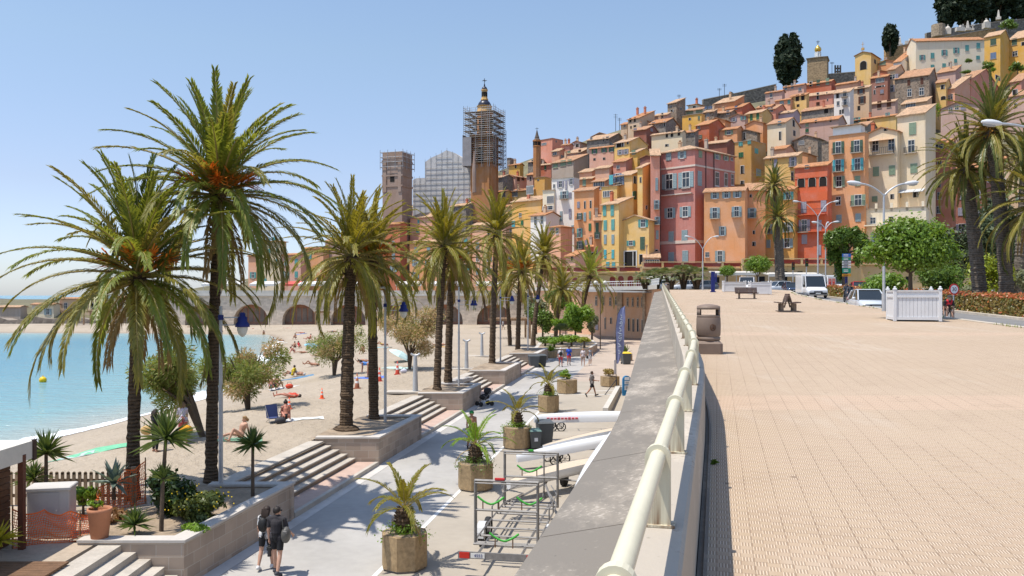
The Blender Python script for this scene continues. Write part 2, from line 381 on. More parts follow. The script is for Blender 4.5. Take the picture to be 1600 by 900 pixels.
def beach_right(Y):return xl(Y)-2.2 if Y<95 else xl(95)+.178*(Y-95)
def shore_x(Y):return interp(Y,[(b,a)for a,b in SHORE if b<=170])
mb=MB();vs=[];fs=[];wets=[]
YB=[4+1.2*i for i in range(70)]+[88+2.5*i for i in range(33)]+[172+4*i for i in range(7)]
NX=60
for Y in YB:
 a=shore_x(Y)-3 if Y<168 else interp(Y,[(168,-52),(174,-110),(178,-230),(200,-240)]);c=beach_right(Y)
 for k in range(NX+1):
  t=k/NX;x=a+(c-a)*t;e_=max(0,1-(c-x)/1.6)if Y<95 else 0;vs.append((x,Y,zbeach(x,Y)-e_*(hummock(x,Y)+.07)));wets.append(max(0,min(1,1.1-shore_d(x,Y)/1.5)))
n=NX+1
fs=[(i*n+k,i*n+k+1,(i+1)*n+k+1,(i+1)*n+k)for i in range(len(YB)-1)for k in range(NX)]
mb.add(vs,fs,smooth=True);beach=mb.build('beach',sand_mat(),kind='structure')
at=beach.data.attributes.new('wet','FLOAT','POINT');at.data.foreach_set('value',wets)
# ---- sea
def sea_mat():
 m,nt,b,o=newmat('sea_water');p=pos(nt)
 dep=nd(nt,'Attribute',attribute_name='depth').outputs['Fac'];n0=noise(nt,nd(nt,'Mapping',{'Vector':p,'Scale':(.35,1,1)}).outputs[0],.06,4)
 f=mathn(nt,'ADD',dep,mathn(nt,'MULTIPLY',mathn(nt,'SUBTRACT',n0,.5),.35))
 c=mixc(nt,ramp(nt,f,0,1,0,.25),(.36,.38,.33),(.19,.35,.36));c=mixc(nt,ramp(nt,f,0,1,.25,1.0),c,(.085,.255,.325))
 nt.links.new(c,b.inputs['Base Color']);b.inputs['Roughness'].default_value=.16;b.inputs['IOR'].default_value=1.33
 mp=nd(nt,'Mapping',{'Vector':p,'Scale':(.55,1.3,1),'Rotation':(0,0,R(-25))})
 w=mathn(nt,'ADD',noise(nt,mp.outputs[0],.5,4),mathn(nt,'MULTIPLY',noise(nt,mp.outputs[0],2.4,3),.4))
 bump(nt,b,w,.9,.6);return m
mb=MB();vs=[];fs=[];dep=[]
XS=[-600,-420,-300,-220,-160,-120,-95,-80,-68,-58,-50,-44,-39,-35,-32,-30,-28,-26,-24,-22,-20]
YW=[-60,-30,-10,5,15,25,32,38,44,50,56,62,68,74,80,86,92,98,104,112,120,130,140,150,158,165,170,174,178,182,190,210]
for Y in YW:
 for x in XS:vs.append((x,Y,ZSEA));dep.append(max(0,min(1,-shore_d(x,Y)/28)))
n=len(XS);fs=[(i*n+k,i*n+k+1,(i+1)*n+k+1,(i+1)*n+k)for i in range(len(YW)-1)for k in range(n-1)]
mb.add(vs,fs,smooth=True);sea=mb.build('sea',sea_mat(),kind='structure');at=sea.data.attributes.new('depth','FLOAT','POINT');at.data.foreach_set('value',dep)
mb=MB();mb.add([(-6000,-200,ZSEA-.6),(-590,-200,ZSEA-.02),(-590,6000,ZSEA-.02),(-6000,6000,ZSEA-.6)],[(0,1,2,3)])
far=mb.build('sea',sea.data.materials[0],kind='structure');at=far.data.attributes.new('depth','FLOAT','POINT');at.data.foreach_set('value',[1.0]*4)
# breaking foam along the waterline
def foam_mat():
 m,nt,b,o=newmat('foam');p=pos(nt);a=nd(nt,'Attribute',attribute_name='edge').outputs['Fac']
 n1=noise(nt,p,1.1,6,.7);f=ramp(nt,mathn(nt,'ADD',a,mathn(nt,'MULTIPLY',mathn(nt,'SUBTRACT',n1,.5),1.5)),0,1,.36,.5)
 b.inputs['Base Color'].default_value=(.82,.84,.84,1);b.inputs['Roughness'].default_value=.8;nt.links.new(f,b.inputs['Alpha']);return m
mb=MB();vs=[];ed=[];rows=0
Yf=[30+.8*i for i in range(140)]
for Y in Yf:
 x0=shore_x(Y);w=1.5+.5*math.sin(Y*.31)+2.2*math.exp(-((Y-103)/9.)**2);off=.35*math.sin(Y*.23+1)+.2*math.sin(Y*.9)
 for k,t in enumerate((-.9,-.45,0,.3,.55)):
  x=x0+off+t*w;vs.append((x,Y,max(ZSEA,zbeach(x,Y))+.025+(.06 if k==2 else 0)));ed.append((0,.55,.9,.7,0)[k])
fs=[(i*5+k,i*5+k+1,(i+1)*5+k+1,(i+1)*5+k)for i in range(len(Yf)-1)for k in range(4)]
mb.add(vs,fs,smooth=True);foam=mb.build('foam',foam_mat(),kind='structure');at=foam.data.attributes.new('edge','FLOAT','POINT');at.data.foreach_set('value',ed)
# ---- hill behind the town and the low shore across the bay
FOOT=[(240,200),(400,202),(700,198),(850,186),(950,162),(1030,152),(1600,152)]
SKY=[(-600,468),(0,470),(150,462),(240,454),(400,425),(520,372),(600,330),(700,290),(840,236),(1000,185),(1150,158),(1300,130),(1400,100),(1550,60),(1700,20),(2400,0)]
def yhill(px,py):
 Y0=interp(px,FOOT);return(.55*Y0-2.25)/(.55-(CY-py)/F)
def zhill(px,Y):
 Y0=interp(px,FOOT);cap=CAMZ+(CY-interp(px,SKY)-8)*Y/F
 base=2.0 if px>880 else-4.9+5.0*sstep((Y-188)/8)if px>230 else-4.9+4.2*sstep((Y-216)/12)
 z=base+max(0,Y-Y0-4)*.55-(5.0*sstep((Y-230)/30)if px>1380 else 0)
 z=min(z,max(cap,base))if Y>Y0 else base
 return z if Y<430 else z-(Y-430)*.25
mb=MB();vs=[];PXS=list(range(-500,2500,30));YH=[163,170,178,186,189,192,195,198,203,210,220,232,246,262,280,300,325,355,390,430,500,620]
for Y in YH:
 for px in PXS:vs.append(((px-CX)*Y/F,Y,zhill(px,Y)-(1.2 if Y<200 else 0)))
n=len(PXS);fs=[(i*n+k,i*n+k+1,(i+1)*n+k+1,(i+1)*n+k)for i in range(len(YH)-1)for k in range(n-1)if not(YH[i]<190 and PXS[k]<900)]
mb.add(vs,fs,smooth=True);mb.build('hill',mat('hill_scrub',(.14,.125,.07),.95,.6,.12,.5,3),kind='structure')
# ---------------------------------------------------------------- sea wall, parapet and handrail
def sweep(name,prof,m,Ys,zoff=S,parent=None,closed=False,**kw):
 """extrudes a cross-section (offset seaward, height) along the handrail line"""
 mb=MB();vs=[];fs=[];n=len(prof)
 for Y in Ys:
  for o,z in prof:p=railp(Y,o);vs.append((p.x,p.y,z+zoff(Y)))
 for i in range(len(Ys)-1):
  for k in range(n-(0 if closed else 1)):
   a,b_=i*n+k,i*n+(k+1)%n;fs.append((a,b_,b_+n,a+n))
 mb.add(vs,fs)
 if closed:mb.add(vs[:n],[tuple(range(n))]);mb.add(vs[-n:],[tuple(reversed(range(n)))])
 return mb.build(name,m,parent,**kw)
def stained(name,c1,c2,c3,roughness=.9):
 m,nt,b,o=newmat(name);p=pos(nt)
 n1=noise(nt,nd(nt,'Mapping',{'Vector':p,'Scale':(1.2,.5,1),'Rotation':(0,0,R(75))}).outputs[0],1.4,7,.68);n2=noise(nt,p,.35,4);n3=noise(nt,p,22,4);v=nd(nt,'TexVoronoi',{'Vector':p,'Scale':8.0}).outputs[0]
 c=mixc(nt,ramp(nt,n1,0,1,.48,.68),c1,c2);c=mixc(nt,ramp(nt,n2,0,.65,.45,.65),c,c1)
 c=mixc(nt,ramp(nt,mathn(nt,'MULTIPLY',n1,n3),0,.8,.30,.42),c,c3);c=mixc(nt,ramp(nt,v,.55,0,.02,.09),c,tuple(x*.3 for x in c1))
 nt.links.new(c,b.inputs['Base Color']);b.inputs['Roughness'].default_value=roughness;b.inputs['Specular IOR Level'].default_value=.2
 bump(nt,b,n3,.35,.012);return m
YP=[-4,-2,0,1,2,3,4,5,6,7,8,9,10,11,12,13,14,16,18,21,25,30,36,45,55,65,75,85,93,100]
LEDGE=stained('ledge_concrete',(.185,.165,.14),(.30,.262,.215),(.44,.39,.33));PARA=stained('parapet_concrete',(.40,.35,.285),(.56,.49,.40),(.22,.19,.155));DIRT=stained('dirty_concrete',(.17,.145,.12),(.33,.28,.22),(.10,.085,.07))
WALLM=masonry('retaining_wall_stone',(.38,.31,.23),(.25,.21,.17),.55,.28)
rw=empty('retaining_wall',railp(20,.5),0,'long curved sea wall with stained concrete ledge and low parapet along the promenade','sea wall')
I=lambda o:setattr(o,'matrix_parent_inverse',rw.matrix_world.inverted())
rw.matrix_world=Matrix.Translation(railp(20,.5));
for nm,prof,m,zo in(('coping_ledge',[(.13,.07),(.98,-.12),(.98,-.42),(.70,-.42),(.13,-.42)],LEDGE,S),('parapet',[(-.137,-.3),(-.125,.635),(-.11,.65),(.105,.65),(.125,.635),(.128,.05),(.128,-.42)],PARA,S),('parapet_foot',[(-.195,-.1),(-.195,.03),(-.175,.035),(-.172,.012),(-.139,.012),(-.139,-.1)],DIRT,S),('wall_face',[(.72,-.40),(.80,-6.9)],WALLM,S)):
 o=sweep(nm,prof,m,YP,zo,None,nm!='wall_face');o.parent=rw;o.matrix_parent_inverse=Matrix.Translation(-railp(20,.5))
for k,Y in enumerate((3.1,5.9,8.4,11.5,14.6,18.2,22.6,28,34,41,50,60,72,86)):
 mb=MB();a,c=railp(Y,.13)-railp(20,.5),railp(Y,.975)-railp(20,.5);d=railp(Y+.012,.13)-railp(Y,.13);z0,z1=.0725+S(Y),-.1165+S(Y)
 mb.add([(a.x,a.y,z0),(a.x+d.x,a.y+d.y,z0),(c.x+d.x,c.y+d.y,z1),(c.x,c.y,z1)],[(0,1,2,3)]);mb.build('ledge_joint',mat('joint_pale',(.55,.52,.47),.9)if k in(6,9)else DIRT,rw)
 # cream tubular handrail carried by flat hoops
CREAM=mat('cream_enamel',(.60,.555,.41),.42,.07,2.5,spec=.45)
def cream_rust():
 m,nt,b,o=newmat('cream_enamel_rusting');p=pos(nt);g=objpos(nt);z=nd(nt,'SeparateXYZ',{0:g}).outputs[2]
 st=noise(nt,nd(nt,'Mapping',{'Vector':p,'Scale':(30,30,1.5)}).outputs[0],1.0,4);low=ramp(nt,z,1,0,.0,.22)
 f=mathn(nt,'MULTIPLY',low,ramp(nt,st,0,1,.38,.62))
 c=mixc(nt,f,(.60,.555,.41),(.17,.085,.035));nt.links.new(c,b.inputs['Base Color']);b.inputs['Roughness'].default_value=.5;return m
hr=empty('handrail',railp(3.77)+Vector((0,0,S(3.77)+.65)),0,'cream tubular handrail on hoop brackets running along the promenade edge','handrail')
HI=Matrix.Translation(-hr.location)
mb=MB();Yr=[-1.5+.5*i for i in range(32)]+[15+1.5*i for i in range(57)]+[100]
mb.path([railp(Y)+Vector((0,0,.955+S(Y)))for Y in Yr],.035,16);o=mb.build('rail_tube',CREAM,hr);o.matrix_parent_inverse=HI
mb=MB();pr=[(-.056,0),(-.056,.305)]+[(-.056*math.cos(a),.305+.056*math.sin(a))for a in[math.pi*k/10 for k in range(1,10)]]+[(.056,.305),(.056,0)]
k=len(pr);vs=[(x,-.022,z)for x,z in pr]+[(x,.022,z)for x,z in pr]
mb.add(vs,[tuple(range(k)),tuple(reversed(range(k,2*k)))]);mb.add(vs,[(i,k+i,k+(i+1)%k,(i+1)%k)for i in range(k)])
# foot plate
mb.box((0,0,.006),(.15,.085,.01))
brk=mb.mesh('bracket',cream_rust())
Yb=[.7,2.2,3.77,5.33,6.97,8.67]
while Yb[-1]<98:Yb.append(Yb[-1]+1.62)
for Y in Yb:
 p=railp(Y);a=railp(Y+.1)-railp(Y-.1)
 o=link('bracket',brk,hr,p+Vector((0,0,.65+S(Y))),math.atan2(a.y,a.x)-math.pi/2);o.matrix_parent_inverse=HI
 # ---------------------------------------------------------------- the old town
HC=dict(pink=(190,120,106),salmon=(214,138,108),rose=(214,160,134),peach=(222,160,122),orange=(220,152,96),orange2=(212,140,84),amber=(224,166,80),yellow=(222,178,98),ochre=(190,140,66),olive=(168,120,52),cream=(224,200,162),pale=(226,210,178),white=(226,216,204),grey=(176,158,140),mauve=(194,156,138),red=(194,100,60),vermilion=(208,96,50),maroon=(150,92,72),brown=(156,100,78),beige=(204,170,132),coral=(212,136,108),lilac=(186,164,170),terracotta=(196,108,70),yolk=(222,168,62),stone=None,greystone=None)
STONE=masonry('rubble_stone',(.26,.195,.14),(.30,.25,.20),.42,.3,.45,.6,rubble=True)
GSTONE=masonry('grey_rubble_stone',(.23,.195,.16),(.28,.25,.22),.40,.3,.4,.6,rubble=True)
def hmat(c):
 if c=='stone':return STONE
 if c=='greystone':return GSTONE
 q=lin(HC[c]);g=sum(q)/3;return plaster('plaster_'+c,tuple(min(.8,(x*.90+g*.10)*1.02)for x in q))
ROOFS=[tiles('clay_tiles_orange',(.48,.225,.105)),tiles('clay_tiles_pale',(.52,.335,.205)),tiles('clay_tiles_pink',(.46,.255,.145))]
FR={'w':mat('window_frame_white',(.62,.60,.56),.6,.1,2),'d':mat('window_frame_dark',(.10,.08,.06),.6,.1,2),'g':mat('window_frame_grey',(.36,.36,.35),.6,.1,2)}
SHC={'b':mat('shutter_blue_grey',(.27,.36,.38),.65,.12,3),'g':mat('shutter_green',(.05,.17,.08),.65,.12,3),'t':mat('shutter_turquoise',(.13,.36,.33),.65,.12,3),'e':mat('shutter_sage',(.24,.32,.22),.65,.12,3),'n':mat('shutter_brown',(.12,.045,.025),.65,.12,3),'v':mat('shutter_violet_grey',(.33,.31,.36),.65,.12,3),'k':mat('shutter_dark_green',(.07,.12,.08),.65,.12,3),'s':mat('shutter_steel_blue',(.16,.22,.33),.6,.12,3),'c':mat('shutter_cyan',(.10,.42,.46),.6,.12,3)}
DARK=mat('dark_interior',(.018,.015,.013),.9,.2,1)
IRON=mat('wrought_iron',(.05,.05,.05),.6,.2,3);SLAB=mat('balcony_slab',(.42,.36,.29),.9,.2,1)
CURT=mat('net_curtain',(.5,.5,.5),.9,.2,2)
WM={}
def shutter_geo(mb,cx,w,h,mi,y=-.05):
# louvred leaf: frame and slats
 mb.box((cx,y,0),(w,.035,h),0,mi)
 n=9
 for k in range(n):mb.box((cx,y-.02,-h/2+h*(k+.5)/n),(w*.8,.035,h/n*.62),0,mi,rx=.35)
 mb.box((cx-w*.44,y-.02,0),(w*.12,.05,h),0,mi);mb.box((cx+w*.44,y-.02,0),(w*.12,.05,h),0,mi);mb.box((cx,y-.02,0),(w*.9,.05,.05),0,mi)
def wmesh(style,fr,shc):
 """unit window (1 wide, 1 high): surround, sash bars, dark pane, and far off its shutters too"""
 key=(style,fr,shc)
 if key in WM:return WM[key]
 mb=MB();mats=[FR[fr],PANE,SHC.get(shc,DARK),DARK,SLAB]
 if style in 'spb':
  mb.box((0,-.004,0),(1,.02,1),0,1)
  for x in(-.47,0,.47):mb.box((x,-.03,0),(.075 if x else.06,.06,1),0,0)
  for z in(-.48,.14,.48):mb.box((0,-.028,z),(.9,.05,.055),0,0)
  mb.box((0,-.06,-.53),(1.2,.14,.05),0,4);mb.box((0,-.04,.53),(1.14,.09,.05),0,4)
  if style=='s' and shc:
   for q in(-.78,.78):shutter_geo(mb,q,.5,1,2)
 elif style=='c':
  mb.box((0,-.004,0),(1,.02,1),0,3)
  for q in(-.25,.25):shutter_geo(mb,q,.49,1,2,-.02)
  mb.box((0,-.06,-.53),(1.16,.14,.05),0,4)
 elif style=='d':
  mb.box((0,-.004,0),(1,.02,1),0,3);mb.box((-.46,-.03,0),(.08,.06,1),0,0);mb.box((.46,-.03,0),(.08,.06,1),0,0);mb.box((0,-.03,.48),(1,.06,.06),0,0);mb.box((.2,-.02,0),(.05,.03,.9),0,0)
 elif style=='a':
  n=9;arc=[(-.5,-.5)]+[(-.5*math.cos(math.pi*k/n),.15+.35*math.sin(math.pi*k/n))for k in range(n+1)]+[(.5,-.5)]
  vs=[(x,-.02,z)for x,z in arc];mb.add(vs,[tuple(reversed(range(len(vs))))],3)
  mb.path([(x,-.03,z)for x,z in arc],.045,5,4)
 elif style=='l':  # glazed loggia: many uprights
  mb.box((0,-.004,0),(1,.02,1),0,1)
  for k in range(7):mb.box((-.48+.16*k,-.03,0),(.04,.06,1),0,0)
  for z in(-.48,.48):mb.box((0,-.03,z),(1,.06,.06),0,0)
 WM[key]=mb.mesh('window',mats);return WM[key]
def shmesh(shc):
 k=('leaf',shc)
 if k not in WM:
  mb=MB();shutter_geo(mb,0,1,1,0,-.03);WM[k]=mb.mesh('shutter',[SHC[shc]])
 return WM[k]
def panemesh():
 if 'pane' not in WM:
  mb=MB();mb.box((0,-.012,0),(.94,.02,.96));WM['pane']=mb.mesh('pane',[PANE])
 return WM['pane']
def framemesh(fr):
 k=('frame',fr)
 if k not in WM:
  mb=MB();mb.box((-.5,-.04,0),(.07,.08,1.06));mb.box((.5,-.04,0),(.07,.08,1.06));mb.box((0,-.035,0),(.05,.05,1));mb.box((0,-.04,.52),(1.1,.09,.06));mb.box((0,-.035,.12),(1,.05,.04));mb.box((0,-.07,-.54),(1.22,.16,.05));mb.box((0,-.03,-.48),(1,.05,.05));WM[k]=mb.mesh('window',[FR[fr]])
 return WM[k]
def balcony_mesh():
 if 'balc' not in WM:
  mb=MB();mb.box((0,-.42,-.06),(1,.84,.12),0,1)
  for k in range(15):x=-.49+.98*k/14;mb.box((x,-.82,.45),(.012,.02,.9))
  for y in(-.62,-.42,-.22):
   for x in(-.49,.49):mb.box((x,y,.45),(.012,.02,.9))
  mb.box((0,-.82,.92),(1,.035,.035));mb.box((-.49,-.41,.92),(.015,.82,.03));mb.box((.49,-.41,.92),(.015,.82,.03));mb.box((0,-.82,.06),(1,.03,.03))
  WM['balc']=mb.mesh('balcony',[IRON,SLAB])
 return WM['balc']
HOUSES=[]
def put_window(h,face,X,Z,w,hh,style,fr,shc):
 """window on the front face (x along it) or the right face (y along it)"""
 near=h['near']
 loc=(X,-.012,Z)if face=='f' else(.012,X,Z);rz=0 if face=='f' else R(90)
 bal=style=='b'
 if bal and not near:
  o=link('window',wmesh('b',fr,None),h['o'],loc,rz,(w,1,hh))
 elif near and style in 'spb':
  o=link('window',framemesh(fr),h['o'],loc,rz,(w,1,hh));link('pane',panemesh(),o)
  if shc and style in 'sb':
   for q in(-1,1):link('shutter',shmesh(shc),o,(q*.8,-.02,0),0,(.52,1,1.02))
 elif near and style=='c':
  o=link('window',wmesh('d',fr,None),h['o'],loc,rz,(w,1,hh))
  for q in(-1,1):link('shutter',shmesh(shc),o,(q*.25,-.03,0),0,(.49,1,1))
 else:o=link('window',wmesh('a' if style=='A' else style,fr,shc),h['o'],loc,rz,(w,1,hh))
 if bal:link('balcony',balcony_mesh(),h['o'],(loc[0],loc[1],Z-hh/2-.02),rz,(w*2.0,1,min(1.0,hh*.45)/.95))
 return o
def house(x0,xm,x1,yt,yb,col,label,front=None,right=None,roof='g',th=None,Y=None,ext=9,fr='w',sh='b',rt=None,ws=(1.0,1.6),name='house',cat='house',dep=None,chim=None,group='houses of the old town'):
 rs=random.Random(int(x0*131+yt*17))
 mid=(x0+x1)/2
 if Y is None:Y=yhill(mid,yb)
 k1=(x1-CX)/F;kk=(xm-CX)/F
 if th is None:
  th=(math.atan(kk)-R(2))if x1-xm<2 else max(R(30+(mid-700)*.016),math.atan(k1)+R(14))
 else:th=R(th)
 P=W(xm,yt,Y);c,s=math.cos(th),math.sin(th)
 k0=(x0-CX)/F;wl=max(.8,(P.x-k0*P.y)/(c+k0*s))
 if x1-xm>=2 and(s-k1*c)>.02:wr=max(2.2,min(22,(k1*P.y-P.x)/(s-k1*c)))
 else:wr=dep or max(5.0,min(8.0,wl*1.1))
 if dep:wr=dep
 zt=P.z;zb=W(xm,yb,Y).z-ext;H=zt-zb
 o=empty(name,(P.x,P.y,zb),-th,label,cat,group)
 h=dict(o=o,near=(Y<186 and xm-x0>12),wl=wl,wr=wr,H=H,Y=Y,th=th)
 el=(CY-yt)/F;sl=math.tan(R(15)+el*.62)
 wall=MB();rf=MB();ov=.38;tk=.16
 rmat=ROOFS[rs.randrange(3)]if rt is None else ROOFS[rt]
 if roof in('g','h','s','f'):
  if roof=='g':
   rise=wr/2*sl
   vs=[(-wl,0,0),(0,0,0),(0,wr,0),(-wl,wr,0),(-wl,0,H),(0,0,H),(0,wr,H),(-wl,wr,H),(0,wr/2,H+rise),(-wl,wr/2,H+rise)]
   wall.add(vs,[(0,1,5,4),(1,2,6,8,5),(3,0,4,9,7),(2,3,7,6)])
   y0=-ov;z0=H-ov*sl+.02;e=.22
   for a,b_ in(((y0,z0),(wr/2,H+rise+.02)),((wr+ov,z0),(wr/2,H+rise+.02))):
    vs=[(-wl-e,a[0],a[1]),(e,a[0],a[1]),(e,b_[0],b_[1]),(-wl-e,b_[0],b_[1])];vs+=[(x,y,z+tk)for x,y,z in vs]
    rf.add(vs,[(4,5,6,7),(0,3,2,1),(0,1,5,4),(1,2,6,5),(3,0,4,7),(2,3,7,6)])
  elif roof=='s':
   rise=wr*sl
   vs=[(-wl,0,0),(0,0,0),(0,wr,0),(-wl,wr,0),(-wl,0,H),(0,0,H),(0,wr,H+rise),(-wl,wr,H+rise)]
   wall.add(vs,[(0,1,5,4),(1,2,6,5),(3,0,4,7),(2,3,7,6)]);e=.2
   vs=[(-wl-e,-ov,H-ov*sl+.02),(e,-ov,H-ov*sl+.02),(e,wr+.1,H+rise+.06),(-wl-e,wr+.1,H+rise+.06)];vs+=[(x,y,z+tk)for x,y,z in vs]
   rf.add(vs,[(4,5,6,7),(0,3,2,1),(0,1,5,4),(1,2,6,5),(3,0,4,7),(2,3,7,6)])
  elif roof=='f':
   rise=wl/2*math.tan(R(19))
   vs=[(-wl,0,0),(0,0,0),(0,wr,0),(-wl,wr,0),(-wl,0,H),(0,0,H),(0,wr,H),(-wl,wr,H),(-wl/2,0,H+rise),(-wl/2,wr,H+rise)]
   wall.add(vs,[(0,1,5,8,4),(1,2,6,5),(3,0,4,7),(2,3,7,9,6)]);t_=math.tan(R(19));e=.3
   for q in(1,-1):
    xe=ov if q==1 else-wl-ov
    vs=[(xe,-e,H-ov*t_+.02),(xe,wr+e,H-ov*t_+.02),(-wl/2,wr+e,H+rise+.02),(-wl/2,-e,H+rise+.02)];vs+=[(x,y,z+tk)for x,y,z in vs]
    rf.add(vs,[(4,5,6,7),(0,3,2,1),(0,1,5,4),(1,2,6,5),(3,0,4,7),(2,3,7,6)]if q==1 else[(7,6,5,4),(1,2,3,0),(4,5,1,0),(5,6,2,1),(7,4,0,3),(6,7,3,2)])
  else:
   vs=[(-wl,0,0),(0,0,0),(0,wr,0),(-wl,wr,0),(-wl,0,H),(0,0,H),(0,wr,H),(-wl,wr,H)]
   wall.add(vs,[(0,1,5,4),(1,2,6,5),(3,0,4,7),(2,3,7,6)]);m_=min(wl,wr)/2;rise=m_*(math.tan(R(20))+el*.4)
   a=[(-wl-ov,-ov,H),(ov,-ov,H),(ov,wr+ov,H),(-wl-ov,wr+ov,H)]
   r1,r2=((-wl/2,m_,H+rise),(-wl/2,wr-m_,H+rise))if wr>=wl else((-m_,wr/2,H+rise),(-wl+m_,wr/2,H+rise))
   vs=a+[(x,y,z+tk)for x,y,z in a]+[r1,r2]
   rf.add(vs,[(0,3,2,1)]+[(i,(i+1)%4,4+(i+1)%4,4+i)for i in range(4)]+([(4,5,8),(5,6,9,8),(6,7,9),(7,4,8,9)]if wr>=wl else[(4,5,8,9),(5,6,8),(6,7,9,8),(7,4,9)]))
  rfo=rf.build('roof',rmat,o)
  if chim is None:chim=1 if rs.random()<.55 else 0
  for q in range(chim):
   mb=MB();hx=rs.uniform(-wl*.85,-wl*.15);hy=rs.uniform(wr*.3,wr*.6);z=H+rise*.7;mb.box((hx,hy,z+.5),(.55,.45,1.6));mb.box((hx,hy,z+1.35),(.72,.6,.14),0,0)
   for dx in(-.14,.14):mb.tube((hx+dx,hy,z+1.4),(hx+dx,hy,z+1.75),.1,n=7,mi=1)
   mb.build('chimney',[hmat(rs.choice(['terracotta','grey','beige'])),ROOFS[0]],rfo)
 else:
  wall.box((-wl/2,wr/2,H/2),(wl,wr,H));t_=.22
  for c_,sz in(((-wl/2,t_/2,H+.4),(wl,t_,.8)),((-wl/2,wr-t_/2,H+.4),(wl,t_,.8)),((-t_/2,wr/2,H+.4),(t_,wr-2*t_,.8)),((-wl+t_/2,wr/2,H+.4),(t_,wr-2*t_,.8))):wall.box(c_,sz)
  mb=MB()
  mb.box((-wl/2,-.03,H+.83),(wl+.16,.34,.06));mb.box((.03-t_/2,wr/2,H+.83),(.34,wr,.06))
  mb.build('coping',SLAB,o)
 wall.build('wall',hmat(col),o)
 nf=Vector((-s,-c,0));nr=Vector((c,-s,0))
 def hit(px,py,n):
  d=Vector(((px-CX)/F,1,-(py-CY)/F));C0=Vector((0,0,CAMZ));Q=Vector((P.x,P.y,0));t=(Q-C0).dot(n)/d.dot(n);q=C0+d*t-Vector((P.x,P.y,zb))
  return q
 for face,lst,n,ln in(('f',front,nf,wl),('r',right,nr,wr)):
  if lst is None and(face=='f' or(x1-xm>14)):
   nc=max(1,int(round(ln/3.3)));hv=H-ext;nr_=max(1,int(round(hv/3.1)))
   for i in range(nc):
    for j in range(nr_):
     if rs.random()<(.25 if face=='f' else.5):continue
     X=ln*(i+.5)/nc+rs.uniform(-.15,.15);Z=H-1.75-j*3.0
     st=rs.choice('ccsspd');put_window(h,face,X-ln if face=='f' else X,Z,min(.95,ln*.3),1.5,st,fr,sh)
  elif lst:
   for e in lst:
    px,py=e[0],e[1];w=e[2]*Y/F if len(e)>2 and e[2]else ws[0];hh=e[3]*Y/F if len(e)>3 and e[3]else ws[1]
    st=e[4]if len(e)>4 and e[4]else 's';sc_=e[5]if len(e)>5 else sh
    q=hit(px,py,n);X=q.dot(Vector((c,-s,0)))if face=='f' else q.dot(Vector((s,c,0)))
    vd=Vector(((px-CX)/F,1,0)).normalized();w/=max(.35,-vd.dot(n))
    lo,hi=(-ln,0)if face=='f' else(0,ln);w=min(w,ln*.9);X=max(lo+w*.52,min(hi-w*.52,X))
    put_window(h,face,X,q.z,w,hh,st,fr,sc_)
 HOUSES.append(h);h['P']=P;h['zb']=zb
 return h
 # ---------------------------------------------------------------- front row along the quay (explicit windows, pixel guides turned into places on each facade)
H=house
hp=H(1031,1086,1148,233,412,'pink','tall pink corner house with pale string course and blue-grey shutters',ext=2,th=46,roof='h',rt=1,Y=151,chim=2,front=[(1045,245,8,12,'c'),(1066,242,6,11,'s'),(1046,284,11,24,'s'),(1072,281,11,24,'s'),(1047,333,8,16,'s'),(1071,331,8,16,'s'),(1049,370,8,17,'c'),(1070,368,9,17,'c'),(1049,403,9,18,'c'),(1071,401,9,19,'c')],right=[(1094,241,5,11,'c','e'),(1120,244,5,10,'s','e'),(1134,246,4,10,'s','e'),(1143,247,3,9,'p'),(1093,279,6,23,'c','b'),(1120,280,6,22,'p'),(1134,281,5,21,'p'),(1144,281,4,18,'p')])
h0=hp;MOULD=mat('pale_moulding',(.62,.52,.44),.8,.1,2)
for zpx,hh in((258,.32),(377,.55)):
 z=W(1086,zpx,151).z-h0['zb'];mb=MB();mb.box((-h0['wl']/2+.04,-.05,z),(h0['wl']+.08,.1,hh));mb.box((.05,h0['wr']/2,z),(.1,h0['wr'],hh));mb.build('string_course',MOULD,h0['o'])
z=W(1086,301,151).z-h0['zb'];mb=MB();mb.box((-h0['wl']/2,-.25,z),(h0['wl']*.86,.5,.18));mb.build('balcony_slab',MOULD,h0['o'])
mb=MB()
for k in range(34):mb.box((-h0['wl']*.93+h0['wl']*.86*k/33,-.47,z+.55),(.03,.03,1.0))
mb.box((-h0['wl']/2,-.47,z+1.06),(h0['wl']*.86,.05,.05));mb.build('balcony_rail',IRON,h0['o'])
mb=MB()
for q in(.25,.45):mb.tube((.12,h0['wr']*q,6),(.12,h0['wr']*q,h0['H']),.07,n=6)
mb.tube((-h0['wl']+.1,-.1,.5),(-h0['wl']+.1,-.1,h0['H']),.08,n=6);mb.build('downpipe',DARKMETAL,h0['o'])
H(1017,1031,1031,243,412,'salmon','narrow salmon house with small balconies wedged left of the tall pink house',ext=2,Y=153,roof='s',front=[(1026,288,4,20,'c','b'),(1026,320,4,14,'b','b'),(1027,345,4,12,'b'),(1027,367,4,14,'c','b'),(1026,394,5,9,'d')])
H(1100,1164,1172,298,416,'orange','broad orange house with light blue shutters right of the tall pink house',ext=2,th=22,Y=146,roof='g',rt=2,dep=5,front=[(1117,305,6,11),(1135,304,6,11),(1152,303,6,11),(1117,333,7,17,'b'),(1151,331,7,16,'b'),(1129,361,5,14,'s'),(1125,401,7,18,'s'),(1105,398,6,8,'p')])
H(1166,1196,1197,297,412,'orange2','narrow orange house behind the twin palms with one iron balcony',ext=2,Y=149,roof='s',front=[(1173,306,4,5,'d'),(1175,333,6,15,'b'),(1178,363,4,6,'d'),(1178,381,6,7,'d')])
